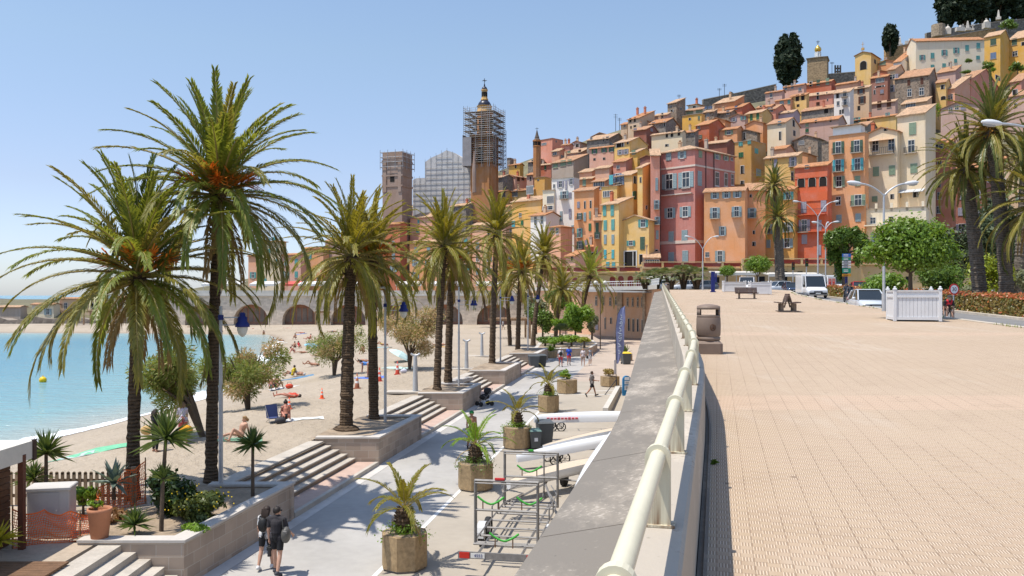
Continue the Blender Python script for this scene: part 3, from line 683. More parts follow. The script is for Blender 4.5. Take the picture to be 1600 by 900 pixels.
H(1194,1241,1243,296,412,'amber','yellow ochre house behind the twin palms with turquoise shutters',ext=2,Y=151,roof='s',front=[(1232,306,7,12,'b','t'),(1200,358,7,15,'b','b'),(1231,355,7,15,'b','b'),(1201,381,6,13,'c','b'),(1230,380,8,14,'s','b'),(1188,378,2,5,'d')])
hr_=H(1242,1293,1295,258,412,'vermilion','vermilion house with three dark arched openings and an iron balcony',ext=2,Y=149,roof='s',rt=0,front=[(1261,261,6,6,'p'),(1252,285,11,16,'a'),(1269,284,11,16,'a'),(1286,283,11,16,'a'),(1256,324,8,18,'c','v'),(1287,322,8,18,'c','v'),(1257,353,8,19,'b','v'),(1280,353,7,18,'c','v'),(1257,374,8,15,'c','v'),(1280,391,6,16,'c','v')])
for zp in(334,361):mb=MB();z=W(1270,zp,149).z-hr_['zb'];mb.box((-hr_['wl']/2,-.4,z),(hr_['wl']*.96,.8,.14));mb.box((-hr_['wl']/2,-.78,z+.95),(hr_['wl']*.96,.05,.05),0,1);[mb.box((-hr_['wl']*(.03+.94*k/30),-.78,z+.5),(.025,.025,.9),0,1)for k in range(31)];mb.build('balcony',[hmat('vermilion'),IRON],hr_['o'])
mb=MB();z=W(1270,300,149).z-hr_['zb'];mb.box((-hr_['wl']/2,-.06,z-.6),(hr_['wl'],.12,1.6));mb.build('parapet',hmat('vermilion'),hr_['o']);mb=MB();z=W(1270,271,149).z-hr_['zb'];mb.box((-hr_['wl']/2,-.05,z),(hr_['wl'],.1,1.0));mb.build('parapet',hmat('vermilion'),hr_['o'])
ho=H(1295,1351,1353,214,412,'orange','tall orange house with white roof terrace and six small balconies',ext=2,Y=149,roof='t',fr='w',sh='e',front=[(1310,231,8,19,'b','k'),(1339,229,8,19,'b','k'),(1310,259,8,19,'b','c'),(1340,257,8,19,'b','c'),(1311,284,8,17,'s'),(1340,283,8,16,'c'),(1310,314,7,13,'p'),(1341,313,10,17,'b','e'),(1311,342,8,13,'c','b'),(1341,340,8,13,'c','b'),(1343,389,7,14,'c','b')])
mb=MB();mb.box((-ho['wl']*.52,1.6,ho['H']+1.5),(ho['wl']*.78,2.2,1.7));mb.build('roof_terrace_cabin',WHITE,ho['o']);mb=MB();mb.box((-ho['wl']*.52,1.4,ho['H']+2.42),(ho['wl']*.9,3.2,.12));mb.build('roof',ROOFS[1],ho['o'])
hc=H(1353,1402,1404,205,412,'cream','cream gabled house with long balcony and sage shutters',ext=2,Y=150.5,roof='f',sh='e',fr='w',rt=0,front=[(1384,202,6,5,'d'),(1368,228,9,17,'p'),(1393,226,9,17,'p'),(1369,268,9,15,'c'),(1394,266,9,15,'c'),(1367,311,8,9,'c'),(1394,307,6,8,'d'),(1367,341,7,12,'c','b'),(1390,340,7,12,'c'),(1366,375,7,10,'p')])
z=W(1380,238,150).z-hc['zb'];link('balcony',balcony_mesh(),hc['o'],(-hc['wl']*.5,-.01,z),0,(hc['wl']*.84,1.1,1.2))
mb=MB();z=W(1380,216,150).z-hc['zb'];mb.box((-hc['wl']*.5,-.5,z),(hc['wl']*.8,1.0,.06),rx=.2);mb.build('awning',mat('awning_canvas',(.62,.36,.2),.9),hc['o'])
ht=H(1402,1446,1462,176,412,'cream','cream tower house with tiled lean-to roof and green shutter on top floor',ext=2,th=43,Y=149,roof='s',sh='e',fr='w',rt=1,front=[(1426,201,10,19,'c','e'),(1424,229,9,20,'b',None),(1428,263,10,15,'c','e'),(1395,306,6,9,'d'),(1431,304,9,9,'d'),(1430,338,6,7,'p')],right=[])
mb=MB();z=W(1420,296,148).z-ht['zb']
for q in(.17,.5,.83):mb.box((-ht['wl']*q,-.7,z),(ht['wl']*.31,1.5,.07),rx=.42)
mb.build('awning',mat('awning_grey',(.45,.46,.46),.9),ht['o'])
hl=H(1350,1447,1455,330,412,'pale','low pale terrace building with balustrades in front of the cream houses',ext=2,th=30,Y=145,roof='t',sh='b',front=[(1364,345,8,10,'p'),(1392,343,8,10,'d'),(1365,372,8,12,'c'),(1395,372,8,12,'p'),(1430,372,8,12,'c')])
mb=MB()
for q in(.05,.3,.55,.8,.97):mb.box((-hl['wl']*q,.2,hl['H']+1.0),(.4,.4,1.5))
mb.box((-hl['wl']*.75,-1.0,hl['H']-2.2),(hl['wl']*.45,1.6,.2));mb.build('balustrade',hmat('pale'),hl['o'])
H(1447,1488,1492,222,412,'brown','plain brown pink apartment house partly hidden by the tall palms',ext=2,Y=152,roof='s',sh='v',fr='g',front=[(1467,229,12,7,'p'),(1468,255,6,9,'d'),(1467,288,6,10,'d'),(1468,306,6,11,'p'),(1467,328,6,11,'p')])
H(1490,1540,1560,262,412,'maroon','dark red house seen between the palm trunks',ext=2,Y=155,roof='g',sh='v')
H(1552,1640,1645,240,412,'beige','beige house at the right edge behind the palms',ext=2,Y=162,roof='g',sh='e')
# front row left of the pink house
H(996,1004,1018,262,405,'yellow','tall thin yellow house beside the salmon house with laundry and green awning',ext=2,th=40,Y=155,roof='s',front=[(1001,281,3,9,'d')],right=[(1010,324,3,6,'d')],sh='k')
H(962,988,1004,273,412,'amber','amber house with tall blank side wall and one blue door balcony',ext=2,th=44,Y=157,roof='s',rt=1,front=[(955,280,6,15,'b','s'),(970,281,5,16,'b','s')],right=[(980,304,3,12,'c','g'),(992,305,4,13,'c','k'),(992,281,5,12,'d')])
H(940,967,990,318,428,'yellow','yellow corner house with turquoise doors and deeper yellow side wall',ext=2,th=46,Y=153,roof='s',rt=1,sh='t',fr='w',front=[(945,329,5,17,'c'),(957,329,5,17,'c'),(946,352,5,16,'c'),(958,351,5,17,'c'),(946,374,4,15,'c','b'),(958,374,4,15,'c','b'),(946,397,4,14,'c','c'),(958,397,4,14,'c','c'),(950,414,5,10,'c','c'),(959,414,5,10,'c','c')],right=[])
H(971,1014,1016,344,416,'yellow','low sand yellow house with a grey mesh panel by its door',ext=2,Y=151,roof='f',sh='t',front=[(1005,349,7,12,'s','t'),(986,380,6,8,'s','t'),(1004,380,7,20,'c','k'),(985,405,21,27,'d'),(1003,405,9,16,'d')])
H(1006,1031,1032,403,416,'rose','low pink annexe with a wide glazed front below the pink house',ext=2,Y=149,roof='s',front=[(1019,411,25,11,'l')])
H(928,946,947,345,425,'orange2','narrow orange house left of the yellow corner house',ext=2,Y=156,roof='s',sh='k',front=[(933,357,5,18,'c'),(933,368,4,10,'b'),(932,392,4,12,'d')])
H(897,928,930,297,425,'orange','tall orange house with narrow windows and little balconies behind palms',ext=2,Y=160,roof='s',sh='b',front=[(904,320,4,10,'c','v'),(914,320,3,12,'d'),(923,319,3,12,'d'),(906,338,4,10,'b','k'),(914,339,4,14,'c','b'),(922,336,3,12,'c','e'),(922,355,4,12,'c','g'),(906,364,4,14,'b','t'),(907,383,5,12,'b','k'),(916,380,4,10,'c','v')])
H(862,897,899,283,400,'white','tall off-white house with cluttered balcony and grey shutters',ext=2,Y=168,roof='t',sh='v',front=[(876,288,5,10,'s'),(885,289,3,15,'c'),(893,284,4,9,'s'),(866,291,3,6,'p'),(882,305,6,12,'b','b'),(891,305,4,9,'c'),(877,338,4,16,'c','b'),(891,334,4,15,'c'),(895,358,4,12,'c','b')])
H(848,866,869,303,335,'pale','pale terrace house with big blue glazed window left of the off-white house',ext=4,Y=170,roof='t',front=[(860,312,11,12,'l'),(855,325,16,6,'p')])
H(829,853,874,336,385,'white','white cottage with beige lean-to side wall above the palms',ext=3,th=42,Y=166,roof='g',sh='v',front=[(837,345,4,14,'p'),(847,344,4,13,'p')],right=[])
H(858,876,894,355,420,'peach','peach house under a small hipped orange roof behind the palms',ext=3,th=44,Y=160,roof='h',rt=0,sh='b',front=[(863,361,6,10,'l'),(871,361,4,9,'p')],right=[])
H(884,899,916,400,428,'rose','small rose pink shed-like house with sloping orange roof',ext=2,th=40,Y=152,roof='s',rt=0,front=[(894,404,4,6,'d')],right=[])
H(916,938,940,385,430,'terracotta','low terracotta house next to the yellow corner house',ext=2,Y=157,roof='s',sh='k')
H(800,846,862,312,400,'amber','long amber house with olive windows half hidden by palm fronds',ext=3,th=40,Y=172,roof='s',sh='s',front=[(828,297,11,13,'l'),(813,336,4,6,'p'),(816,348,4,8,'c','g'),(800,350,5,10,'c','c')])
# second row and the slope above
H(835,851,862,281,320,'amber','plain amber block with one tiny dark window',roof='t',front=[(841,281.5,3,3,'d')],right=[])
H(800,834,836,297,325,'yellow','yellow house with a wide grey loggia window under a long roof',roof='s',rt=0,front=[(797,303,9,10,'l'),(828,297,11,14,'l'),(825,316,5,10,'d')])
H(790,805,824,276,292,'rose','pink gabled cottage with four brown shuttered windows',th=42,roof='f',rt=2,front=[(793,284,5,8,'c','n'),(799,281,4,6,'c','n')],right=[(810,280,4,6,'c','n'),(817,279,4,6,'c','n')])
H(823,833,835,273,288,'mauve','narrow mauve house beside the pink gabled cottage',roof='s',front=[(829,279,3,7,'d')])
H(835,861,863,257,282,'terracotta','terracotta house with two shuttered windows and a bright roof band',roof='g',rt=1,fr='w',sh='g',front=[(843,264,3,6,'p'),(852,262,3,6,'c','g')])
H(862,896,921,251,279,'grey','grey beige house with three wide shuttered windows and dark side wall',th=42,roof='s',rt=2,sh='e',front=[(868,258,7,9,'c'),(880,255,8,9,'c'),(890,253,6,8,'c')],right=[])
H(825,838,853,252,262,'greystone','grey stone house under a pale roof with a dark doorway',th=40,roof='g',rt=1,front=[(832,253,3,7,'d')],right=[])
H(795,812,816,257,268,'yolk','small yellow house with vivid orange roof near the church tower',roof='g',rt=0,front=[(806,260,3,5,'d')])
H(792,797,803,251,266,'greystone','ruined grey stone stub beside the small yellow house',roof='t',front=[],right=[])
H(845,863,880,220,246,'salmon','flat-topped salmon block with windowed cream side beside the small bell tower',th=45,roof='t',fr='w',front=[(850,225,8,4,'l')],right=[(869,221,2,3,'d')])
H(862,874,892,236,246,'peach','low peach house with blue window below the flat-topped block',roof='g',rt=1,front=[(867,240,6,5,'p')])
H(878,890,892,226,238,'coral','small coral house with chimneys on the ridge',roof='g',rt=2,chim=2,front=[])
H(884,908,922,238,250,'rose','pink house with green shutter under a stepped roof',roof='s',rt=1,sh='e',front=[(889,238,5,5,'c'),(912,236,4,6,'c','n')])
H(896,906,920,222,234,'mauve','mauve gabled house on the ridge line',roof='f',rt=2,front=[(914,226,7,5,'d')])
H(921,959,961,229,256,'rose','pink house with three pairs of dark green shutters',roof='g',rt=0,sh='g',fr='g',front=[(929,236,4,8,'s'),(944,234,4,8,'s'),(956,233,4,8,'s'),(929,249,4,4,'d'),(944,248,4,4,'d')])
H(960,984,1012,221,256,'yellow','beige house with dark top loggia and amber side wall',th=44,roof='g',rt=1,sh='v',front=[(969,226,13,8,'d'),(981,223,3,5,'d'),(969,238,4,8,'s'),(978,237,4,8,'s'),(968,251,4,5,'s')],right=[])
H(984,996,1022,238,254,'yolk','low bright yellow house with one sage shutter',th=42,roof='g',rt=1,sh='e',front=[(990,238,6,7,'c')],right=[])
H(917,952,980,216,232,'greystone','long low stone house with small dark windows on the crest',roof='g',rt=1,front=[(924,217,4,4,'p'),(943,218,3,6,'d'),(951,216,5,6,'d')])
H(925,950,952,211,220,'stone','shallow gabled stone house on the crest',roof='f',rt=2,front=[])
H(981,1000,1023,184,210,'beige','ochre beige house with high sloping gable on the skyline',th=44,roof='s',rt=0,sh='k',fr='d',front=[(985,188,3,7,'d'),(992,187,3,7,'d'),(986,199,2,4,'d'),(992,197,4,3,'d')],right=[],chim=2)
H(970,980,982,194,210,'beige','narrow beige gable leaning against the ochre skyline house',roof='s',front=[(976,196,3,5,'p')])
H(994,1014,1016,190,204,'peach','small peach gabled house with one green shutter below the skyline',roof='f',rt=0,sh='e',front=[(1005,195,3,5,'c')])
H(1014,1040,1062,191,208,'greystone','dark rubble stone house with bright ridge tiles',roof='g',rt=0,front=[(1021,194,6,6,'d'),(1040,193,3,8,'d')],right=[])
H(1043,1057,1071,160,186,'stone','square stone tower house with a sloping flat top',th=45,roof='s',front=[(1049,167,3,4,'d'),(1050,173,5,4,'d')],right=[(1064,170,3,4,'d')],chim=0)
H(1022,1043,1045,179,190,'mauve','low mauve stone wall house left of the square stone tower',roof='s',front=[(1035,180,3,8,'d')])
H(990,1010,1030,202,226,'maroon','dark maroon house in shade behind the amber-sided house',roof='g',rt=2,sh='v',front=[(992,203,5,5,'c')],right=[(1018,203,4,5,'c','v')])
H(1018,1066,1070,206,232,'cream','cream house with three small arched windows',roof='g',rt=1,front=[(1042,211,3.5,8,'a'),(1050,209.5,4,9,'a'),(1061,207.5,4,9,'a'),(1042,227,6,4,'d')])
H(1068,1086,1088,206,226,'greystone','stone house with two blank pale windows beside the cream arched house',roof='s',front=[(1071.5,210,4,6,'p'),(1082,208,4,6,'p')])
H(1087,1108,1135,194,224,'red','brick red house with pale framed windows',th=43,roof='g',rt=0,sh='e',front=[(1092,199.5,4,6,'p'),(1094,214,3,6,'s','e')],right=[])
H(1108,1152,1162,201,222,'orange','bright orange house with two windows and pale green shutters',th=36,roof='g',rt=0,sh='e',front=[(1119,208.5,5,8,'s'),(1139,206.5,6,8,'s')],right=[])
H(1104,1136,1148,222,236,'maroon','small dark red shed with bright tiled roof behind the pink house',roof='g',rt=1,front=[],right=[])
H(1066,1096,1101,182,196,'yolk','low mustard house with terrace under green panels',roof='t',front=[(1078,186,4,4,'d'),(1092,184,3,5,'c','e')])
H(1070,1098,1101,170.5,184,'pale','pale house with two wide sage green panels',roof='s',rt=2,sh='t',front=[(1078,175,10,6,'c','e'),(1093,173,10,6,'c','e')])
H(1075,1089,1099,163,172,'pale','small cream pavilion with hipped roof on the skyline',th=44,roof='h',rt=2,front=[(1085,167,5,3,'d')])
H(1099,1116,1118,174,190,'stone','stone house with blue windows under the rampart',roof='s',sh='s',front=[(1103,168.5,4,4,'c','s'),(1110,168,6,4,'c','s'),(1106,180,5,6,'l')])
H(1116,1148,1163,158,178,'orange2','tall orange gable with yellow side under the rampart',th=40,roof='s',rt=1,front=[],right=[])
H(1132,1160,1182,167,182,'red','red house with one blue window below the rampart',th=42,roof='g',rt=0,sh='s',front=[(1150,168.5,4,6,'c','s')],right=[],chim=1)
H(1118,1142,1152,175,190,'stone','brown stone house with one white framed window',roof='g',rt=2,front=[(1137.5,176,5,7,'p')])
H(1105,1133,1142,188,204,'orange','ochre and red roofed house above the bright orange house',roof='f',rt=0,front=[],right=[])
H(1141,1164,1166,181,196,'mauve','mauve gabled house with turquoise shutters',roof='f',rt=2,sh='t',front=[(1147,187,4,6,'s','v'),(1161.5,184.5,4,6,'s')])
H(1165,1191,1206,175,196,'yellow','sunny yellow house with two dark green shutters',th=42,roof='g',rt=1,sh='g',front=[(1174,183,4,11,'c'),(1184,181,4,11,'c')],right=[])
H(1165,1192,1207,192,216,'orange','orange gabled house behind the rubble gable',th=40,roof='f',rt=0,front=[],right=[])
H(1147,1183,1185,207,222,'stone','rubble stone gable with one tall dark opening',roof='f',rt=2,front=[(1163.5,212,4,11,'d')])
H(1148,1174,1197,226,330,'ochre','tall ochre house with turquoise top terrace',th=44,roof='t',sh='t',Y=160,ext=8,front=[(1157.5,225,6,7,'c'),(1171,222,5,7,'c'),(1158,242,7,8,'c','g'),(1160,265,6,13,'d'),(1160,285,6,6,'d')],right=[(1181.5,236,5,8,'c','t'),(1185,270,7,12,'c','b'),(1183,293,6,9,'c','b')])
H(1195,1247,1249,243,330,'yellow','sand yellow house with pale tiled roof and tall windows',Y=156,ext=8,roof='s',rt=1,sh='v',front=[(1204,249,2,4,'d'),(1212,257,5,17,'c'),(1239,253,5,15,'b'),(1238,275,4,14,'d'),(1213,275,6,12,'d')])
H(1199,1228,1250,191,232,'cream','cream house with a grey rubble side wall and two dark doorways',th=40,roof='g',rt=2,sh='s',front=[(1218,192.5,5,7,'c','b'),(1219,212,4,14,'d')],right=[(1240,192.5,4,11,'d'),(1241,208,4,9,'d')])
H(1250,1310,1322,186,222,'mauve','wide mauve pink house with tiny high windows',th=36,roof='g',rt=0,sh='e',front=[(1275,190,4,5,'d'),(1298,188,4,5,'d'),(1261,195,5,7,'c','e'),(1261,204,5,5,'c','g')],right=[])
H(1240,1278,1293,216,236,'stone','brown stone gable with a blue window',roof='f',rt=2,fr='w',front=[(1252,223,9,7,'l')],right=[])
H(1284,1300,1304,226,250,'stone','crumbling stone wall house beside the orange terrace house',roof='t',front=[])
H(1196,1222,1224,142,164,'mauve','mauve pink house below the big cypress',roof='g',rt=0,sh='v',front=[(1205,148,4,9,'p')])
H(1224,1256,1258,132,152,'rose','pale pink house with long wooden balcony below the onion dome',roof='g',rt=0,sh='v',fr='w',front=[(1228,137,4,7,'p'),(1238,135,4,7,'p'),(1250,139.5,5,5,'p')])
H(1256,1299,1306,127,142,'red','red house with dark windows and sage shutter on the upper street',roof='g',rt=0,sh='e',front=[(1267,131,5,8,'d'),(1278.5,129,5,9,'c','k'),(1293,127,5,10,'c','e')])
H(1211,1235,1237,155,172,'peach','peach house with two turquoise shutters',roof='g',rt=0,sh='t',front=[(1221.5,161,6,7,'c','b'),(1233,159.5,4,6,'c','t')])
H(1235,1260,1263,148,174,'yellow','narrow yellow house with two tall dark windows',roof='s',rt=0,sh='k',fr='d',front=[(1246,153,5,10,'d'),(1254.5,151.5,5,10,'d'),(1247,165,4,4,'d')])
H(1262,1301,1310,146,170,'coral','coral pink house with a dark barred window',th=34,roof='g',rt=1,front=[(1278,150,4,11,'d'),(1293,156,2,4,'d'),(1278,162,5,5,'c','n'),(1292,145,2,2,'d')],right=[])
H(1303,1328,1334,143,200,'white','white peeling house with black balconied windows',th=36,roof='s',rt=1,fr='g',front=[(1309,149,5,9,'d'),(1320,147,5,9,'b'),(1309.5,161.5,4,6,'p'),(1320.5,160,4,10,'b'),(1313,175,3,7,'d'),(1317,174,3,7,'d')],right=[])
H(1252,1302,1309,168,190,'greystone','grey stone house with a blue round-headed window',roof='s',rt=2,front=[(1291,173,7,8,'a')])
H(1216,1240,1250,175,190,'lilac','low lilac house under a pale roof',roof='g',rt=1,front=[(1218,178,2,3,'d'),(1232,175.5,3,3,'d')])
H(1182,1205,1214,166,184,'peach','orange roofed peach cottage right of the rampart',roof='g',rt=0,front=[(1189,167,4,4,'d')])
H(1190,1212,1232,170,188,'coral','small coral gabled house beside the lilac house',roof='g',rt=2,front=[(1202,171,4,6,'p'),(1206,172,4,6,'p')])
H(1306,1340,1346,128,150,'peach','low house with two stepped orange roofs under the cemetery wall',roof='g',rt=0,front=[],right=[])
H(1331,1358,1362,136,184,'beige','beige house with maroon shutters',roof='s',rt=1,sh='n',fr='d',front=[(1345.5,141,5,11,'s'),(1347,156,5,11,'s'),(1342,169,4,7,'d')])
H(1360,1387,1389,119,160,'brown','brick brown house with planted balcony and white blind',roof='s',rt=0,fr='w',sh='v',front=[(1375,125.5,12,7,'l'),(1366.5,144,3,7,'d'),(1378,143,5,6,'c'),(1375,135,14,2.5,'d')])
H(1387,1399,1416,108,158,'beige','narrow beige house with grey shutter and gabled side',th=42,roof='g',rt=2,sh='v',front=[(1395,120,8,7,'s'),(1393.5,138.5,4,11,'s')],right=[])
H(1365,1387,1392,112,124,'terracotta','terracotta gable above the brick brown house',roof='f',rt=0,front=[])
H(1398,1452,1466,117,168,'stone','big rubble stone house with brown shutters above and violet windows below',th=34,roof='g',rt=2,sh='n',front=[(1420,129.5,4,10,'c','n'),(1440.5,127,4,11,'c','n'),(1421,145,6,12,'p'),(1440,143,7,12,'p')],right=[])
H(1410,1450,1468,112,122,'mauve','low mauve gabled attic above the rubble stone house',roof='f',rt=2,front=[(1427,115.5,2,4,'d')],right=[])
H(1361,1399,1401,158,182,'mauve','mauve house with two brown shutters',roof='s',rt=1,sh='n',front=[(1374,163.5,6,11,'c'),(1389,161.5,6,12,'c')])
H(1329,1400,1404,180,202,'yellow','long yellow house with turquoise shutters below the beige house',roof='g',rt=0,sh='t',front=[(1339,187.5,5,8,'s'),(1357,188,5,7,'d'),(1387,179,3,6,'s')])
H(1408,1448,1456,158,176,'beige','low beige house with a wide pale blue window',roof='s',rt=1,front=[(1423,164,14,8,'l')])
H(1336,1355,1372,196,212,'greystone','low grey stone roofed house below the long yellow house',roof='g',rt=2,front=[],right=[])
H(1396,1408,1430,96,114,'white','small white house with blue garage door below the cemetery',th=40,roof='s',rt=0,sh='s',fr='w',front=[(1404,107,9,8,'c','s')],right=[(1417,93,5,6,'c','v')])
H(1372,1398,1402,96,110,'orange','orange gabled house with pale shutter beside the chapel',roof='f',rt=0,sh='e',front=[(1379,98,9,7,'c','e')])
H(1431,1538,1540,62,118,'pale','long cream house with a row of turquoise shutters under the cemetery wall',th=5,roof='g',rt=0,sh='t',ext=12,front=[(1441,90,4,8,'s'),(1457,87,5,9,'c'),(1475.5,82.5,4,9,'s'),(1494,79,4,9,'s'),(1511,75,5,9,'c'),(1528.5,71.5,5,9,'c'),(1457,104,5,6,'c'),(1475,102,5,6,'c'),(1493,95,4,6,'c'),(1484,100,4,6,'d'),(1528,90,5,6,'c')])
H(1538,1563,1578,54,100,'yolk','bright yellow house with white framed windows near the hilltop',roof='g',rt=1,sh='k',fr='w',front=[(1552,65.5,8,10,'c','k'),(1552,87,8,10,'c','s')],right=[],ext=12)
H(1576,1612,1640,56,96,'yolk','second yellow house at the right edge with outside stair',roof='g',rt=1,sh='k',fr='w',front=[(1585,65,7,11,'c'),(1586,84,7,8,'p'),(1600,68,8,6,'d')],right=[],ext=12)
H(1494,1517,1577,124,150,'salmon','long salmon house with glazed veranda under a pale ribbed roof',th=50,roof='g',rt=2,front=[(1505,127,20,9,'l')],right=[(1567,125,7,8,'d')])
H(1478,1492,1518,138,165,'peach','peach house with small windows below the veranda house',th=46,roof='s',rt=1,fr='w',front=[(1483,153,3,8,'p'),(1487,151,3,8,'p')],right=[])
H(1462,1478,1486,128,166,'yellow','pale yellow tower-like house with dark openings',th=38,roof='g',rt=2,front=[(1473,136,6,7,'d'),(1474,153,7,6,'a')])
H(1470,1530,1545,164,205,'mauve','grey mauve house with sloped coping and three small windows',th=36,roof='f',rt=2,fr='w',sh='v',front=[(1485.5,171,6,6,'p'),(1495,168,6,7,'p'),(1505,167,7,8,'c')])
H(1494,1520,1528,101,116,'coral','little coral pink house with dark window in the gardens',roof='s',rt=2,front=[(1512,106,6,5,'d')])
H(1464,1493,1502,110,128,'mauve','mauve stone house beside the coral garden house',roof='s',rt=2,front=[])
H(1574,1640,1660,142,190,'mauve','plum coloured house at the right edge behind the palm crown',roof='g',rt=2,sh='v',front=[(1586,144,8,9,'d'),(1587,165,5,8,'d')])
H(1578,1596,1625,126,142,'coral','pink roofed house above the plum coloured house',roof='g',rt=2,front=[],right=[])
# small infill between the named rows
H(930,952,966,262,280,'peach','peach patch of wall under stacked roofs below the green shuttered house',roof='g',rt=1,front=[])
H(958,978,996,252,270,'coral','coral lean-to with bright roof edge beneath the beige loggia house',roof='g',rt=0,front=[(966,261,5,5,'p')],right=[])
H(903,926,930,279,297,'orange2','orange house with sage shutter under a pale roof strip',roof='s',rt=1,sh='e',front=[(913,284,5,12,'c')])
H(926,946,948,283,340,'orange','orange house with a white gridded veranda window',Y=165,ext=8,roof='s',rt=2,front=[(936,290,17,13,'l'),(932,311,3,11,'d'),(932,332,4,10,'c','b')])
H(940,964,966,297,320,'yellow','yellow top storey with glazed blue balcony',Y=158,ext=8,roof='t',sh='s',front=[(955,281,6,15,'c','c'),(950,303,16,10,'l')])
H(905,925,945,268,284,'peach','cream roofs and peach walls stepping down left of the amber house',roof='g',rt=1,front=[])
H(1000,1022,1036,246,262,'maroon','maroon gable with grey roof behind the salmon house',roof='f',rt=0,front=[])
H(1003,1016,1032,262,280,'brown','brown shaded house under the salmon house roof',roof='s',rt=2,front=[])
H(1240,1262,1276,240,262,'orange2','orange terracotta gable behind the vermilion house roof',roof='f',rt=0,front=[],right=[])
H(1206,1228,1242,232,244,'peach','peach house whose bright roof tops the sand yellow house',roof='g',rt=0,front=[],right=[])
# left part of the town, largely behind palm crowns
H(404,438,446,378,442,'cream','tall cream house with turquoise windows and orange turret roof',ext=3,Y=208,roof='h',rt=0,sh='c',front=[(420,377,5,9,'c'),(428,375,5,9,'c'),(421,392,3,7,'c','t'),(433,391,3,7,'c','t'),(433,407,3,7,'c','c'),(414,440,5,10,'c')])
H(388,404,410,400,446,'peach','low peach house left of the tall cream turret house',ext=3,Y=212,roof='g',rt=0,sh='t')
H(440,470,478,398,446,'rose','rose house between the frond tips left of the third palm',ext=3,Y=206,roof='g',rt=0,sh='t')
H(474,505,512,388,446,'orange','orange house with turquoise shutters behind the drooping fronds',ext=3,Y=206,roof='g',rt=0,sh='t')
H(508,540,548,376,446,'mauve','mauve house hidden behind the third palm',ext=3,Y=206,roof='s',rt=2,sh='t')
H(545,580,590,366,446,'amber','amber house between the two leaning palm trunks',ext=3,Y=206,roof='g',rt=1,sh='b')
H(584,625,636,350,446,'terracotta','terracotta house right of the palm pair',ext=3,Y=205,roof='g',rt=0,sh='b')
H(600,622,637,321,345,'orange2','orange house with a pale gable below the wrapped tower',th=42,roof='f',rt=0,sh='k',front=[(621,324,2,4,'c')],right=[])
H(598,632,640,334,366,'orange','orange house with two pairs of grey green shutters',roof='h',rt=0,sh='k',front=[(621.5,341,4,8,'s'),(633,341,4,8,'s'),(602,342,4,7,'c','t')])
H(638,655,670,325,345,'rose','pink house with pale roof below the sheeted church',roof='g',rt=1,sh='b',front=[(657,324,4,9,'c')])
H(641,675,691,339,400,'peach','peach house with flat roof line between palm crowns',roof='s',rt=1,sh='t',front=[(654,346,3,6,'c'),(653,361,5,6,'c')],right=[])
H(676,690,703,308,330,'ochre','ochre house with brick chimneys under the sheeted church',roof='g',rt=0,sh='e',chim=2)
H(699,741,763,277,304,'yellow','yellow house with roof terrace under the great bell tower',th=42,roof='h',rt=1,sh='b',front=[(706,281,7,6,'p'),(718,280,4,6,'c','t'),(706,294,4,7,'p'),(720,292,4,6,'d'),(734,292,3,4,'d')],right=[(758,291,3,8,'c','k')])
H(716,758,774,269,282,'amber','amber gable and roof behind the yellow terrace house',roof='g',rt=0,front=[],right=[])
H(702,733,756,305,322,'rose','rose house with bright pitched roof and dark gable end',th=40,roof='g',rt=1,sh='k',front=[(709,309,4,8,'d'),(724,308,3,6,'d')],right=[])
H(703,728,746,321,372,'greystone','grey stone house with pale roof behind the fourth palm',th=40,roof='g',rt=1,sh='v',front=[(714,327,3,6,'p')],right=[])
H(735,745,762,309,330,'rose','small pink gable right of the rose house',roof='g',rt=1,front=[])
H(763,786,803,277,304,'greystone','grey house with dark sloping roof right of the yellow terrace house',th=40,roof='g',rt=1,front=[(770,284,2,4,'d'),(758,292,3,8,'d')],right=[])
H(757,790,800,300,330,'yellow','yellow house with loggia under a long orange roof',roof='g',rt=0,sh='s',front=[(797,303,8,9,'l')])
H(640,700,716,378,442,'orange','wide orange house behind the fourth and fifth palms',ext=3,Y=200,roof='g',rt=1,sh='b')
H(690,735,748,366,440,'beige','beige house between the fourth and fifth palms',ext=3,Y=202,roof='g',rt=1,sh='t')
H(738,790,805,350,438,'peach','peach house behind the fifth palm crown',ext=3,Y=196,roof='g',rt=1,sh='b')
H(776,806,820,322,360,'yellow','yellow house with tall windows just left of the amber house',roof='g',rt=0,sh='k')
H(800,840,850,385,436,'cream','cream house behind the sixth palm',ext=3,Y=184,roof='g',rt=1,sh='b')
H(838,880,890,402,434,'rose','rose terrace house behind the seventh palm',ext=3,Y=172,roof='t',sh='b')
# ---------------------------------------------------------------- landmarks on the hill
def at(px,py,Y):return W(px,py,Y)
def part(mb,name,m,parent,**kw):return mb.build(name,m,parent,**kw)
SHEET=mat('white_sheeting',(.56,.535,.51),.8,.18,.5);SCAFF=mat('scaffold_tube',(.34,.34,.35),.5,.2,1,metal=.4);PLANK=mat('scaffold_plank',(.24,.20,.16),.9,.3,1)
BELL=plaster('plaster_belfry',tuple(x*.8 for x in lin((196,138,90))));BELLP=plaster('plaster_belfry_pale',tuple(x*.8 for x in lin((214,170,104))));SLATE=mat('blue_black_dome_tiles',(.025,.028,.045),.35,.25,1.5)
GREYST=plaster('plaster_old_grey',tuple(x*.95 for x in lin((160,134,118))))
CYT=222.0  # distance of the church
s_=CYT/F
def px2(px):return px*s_
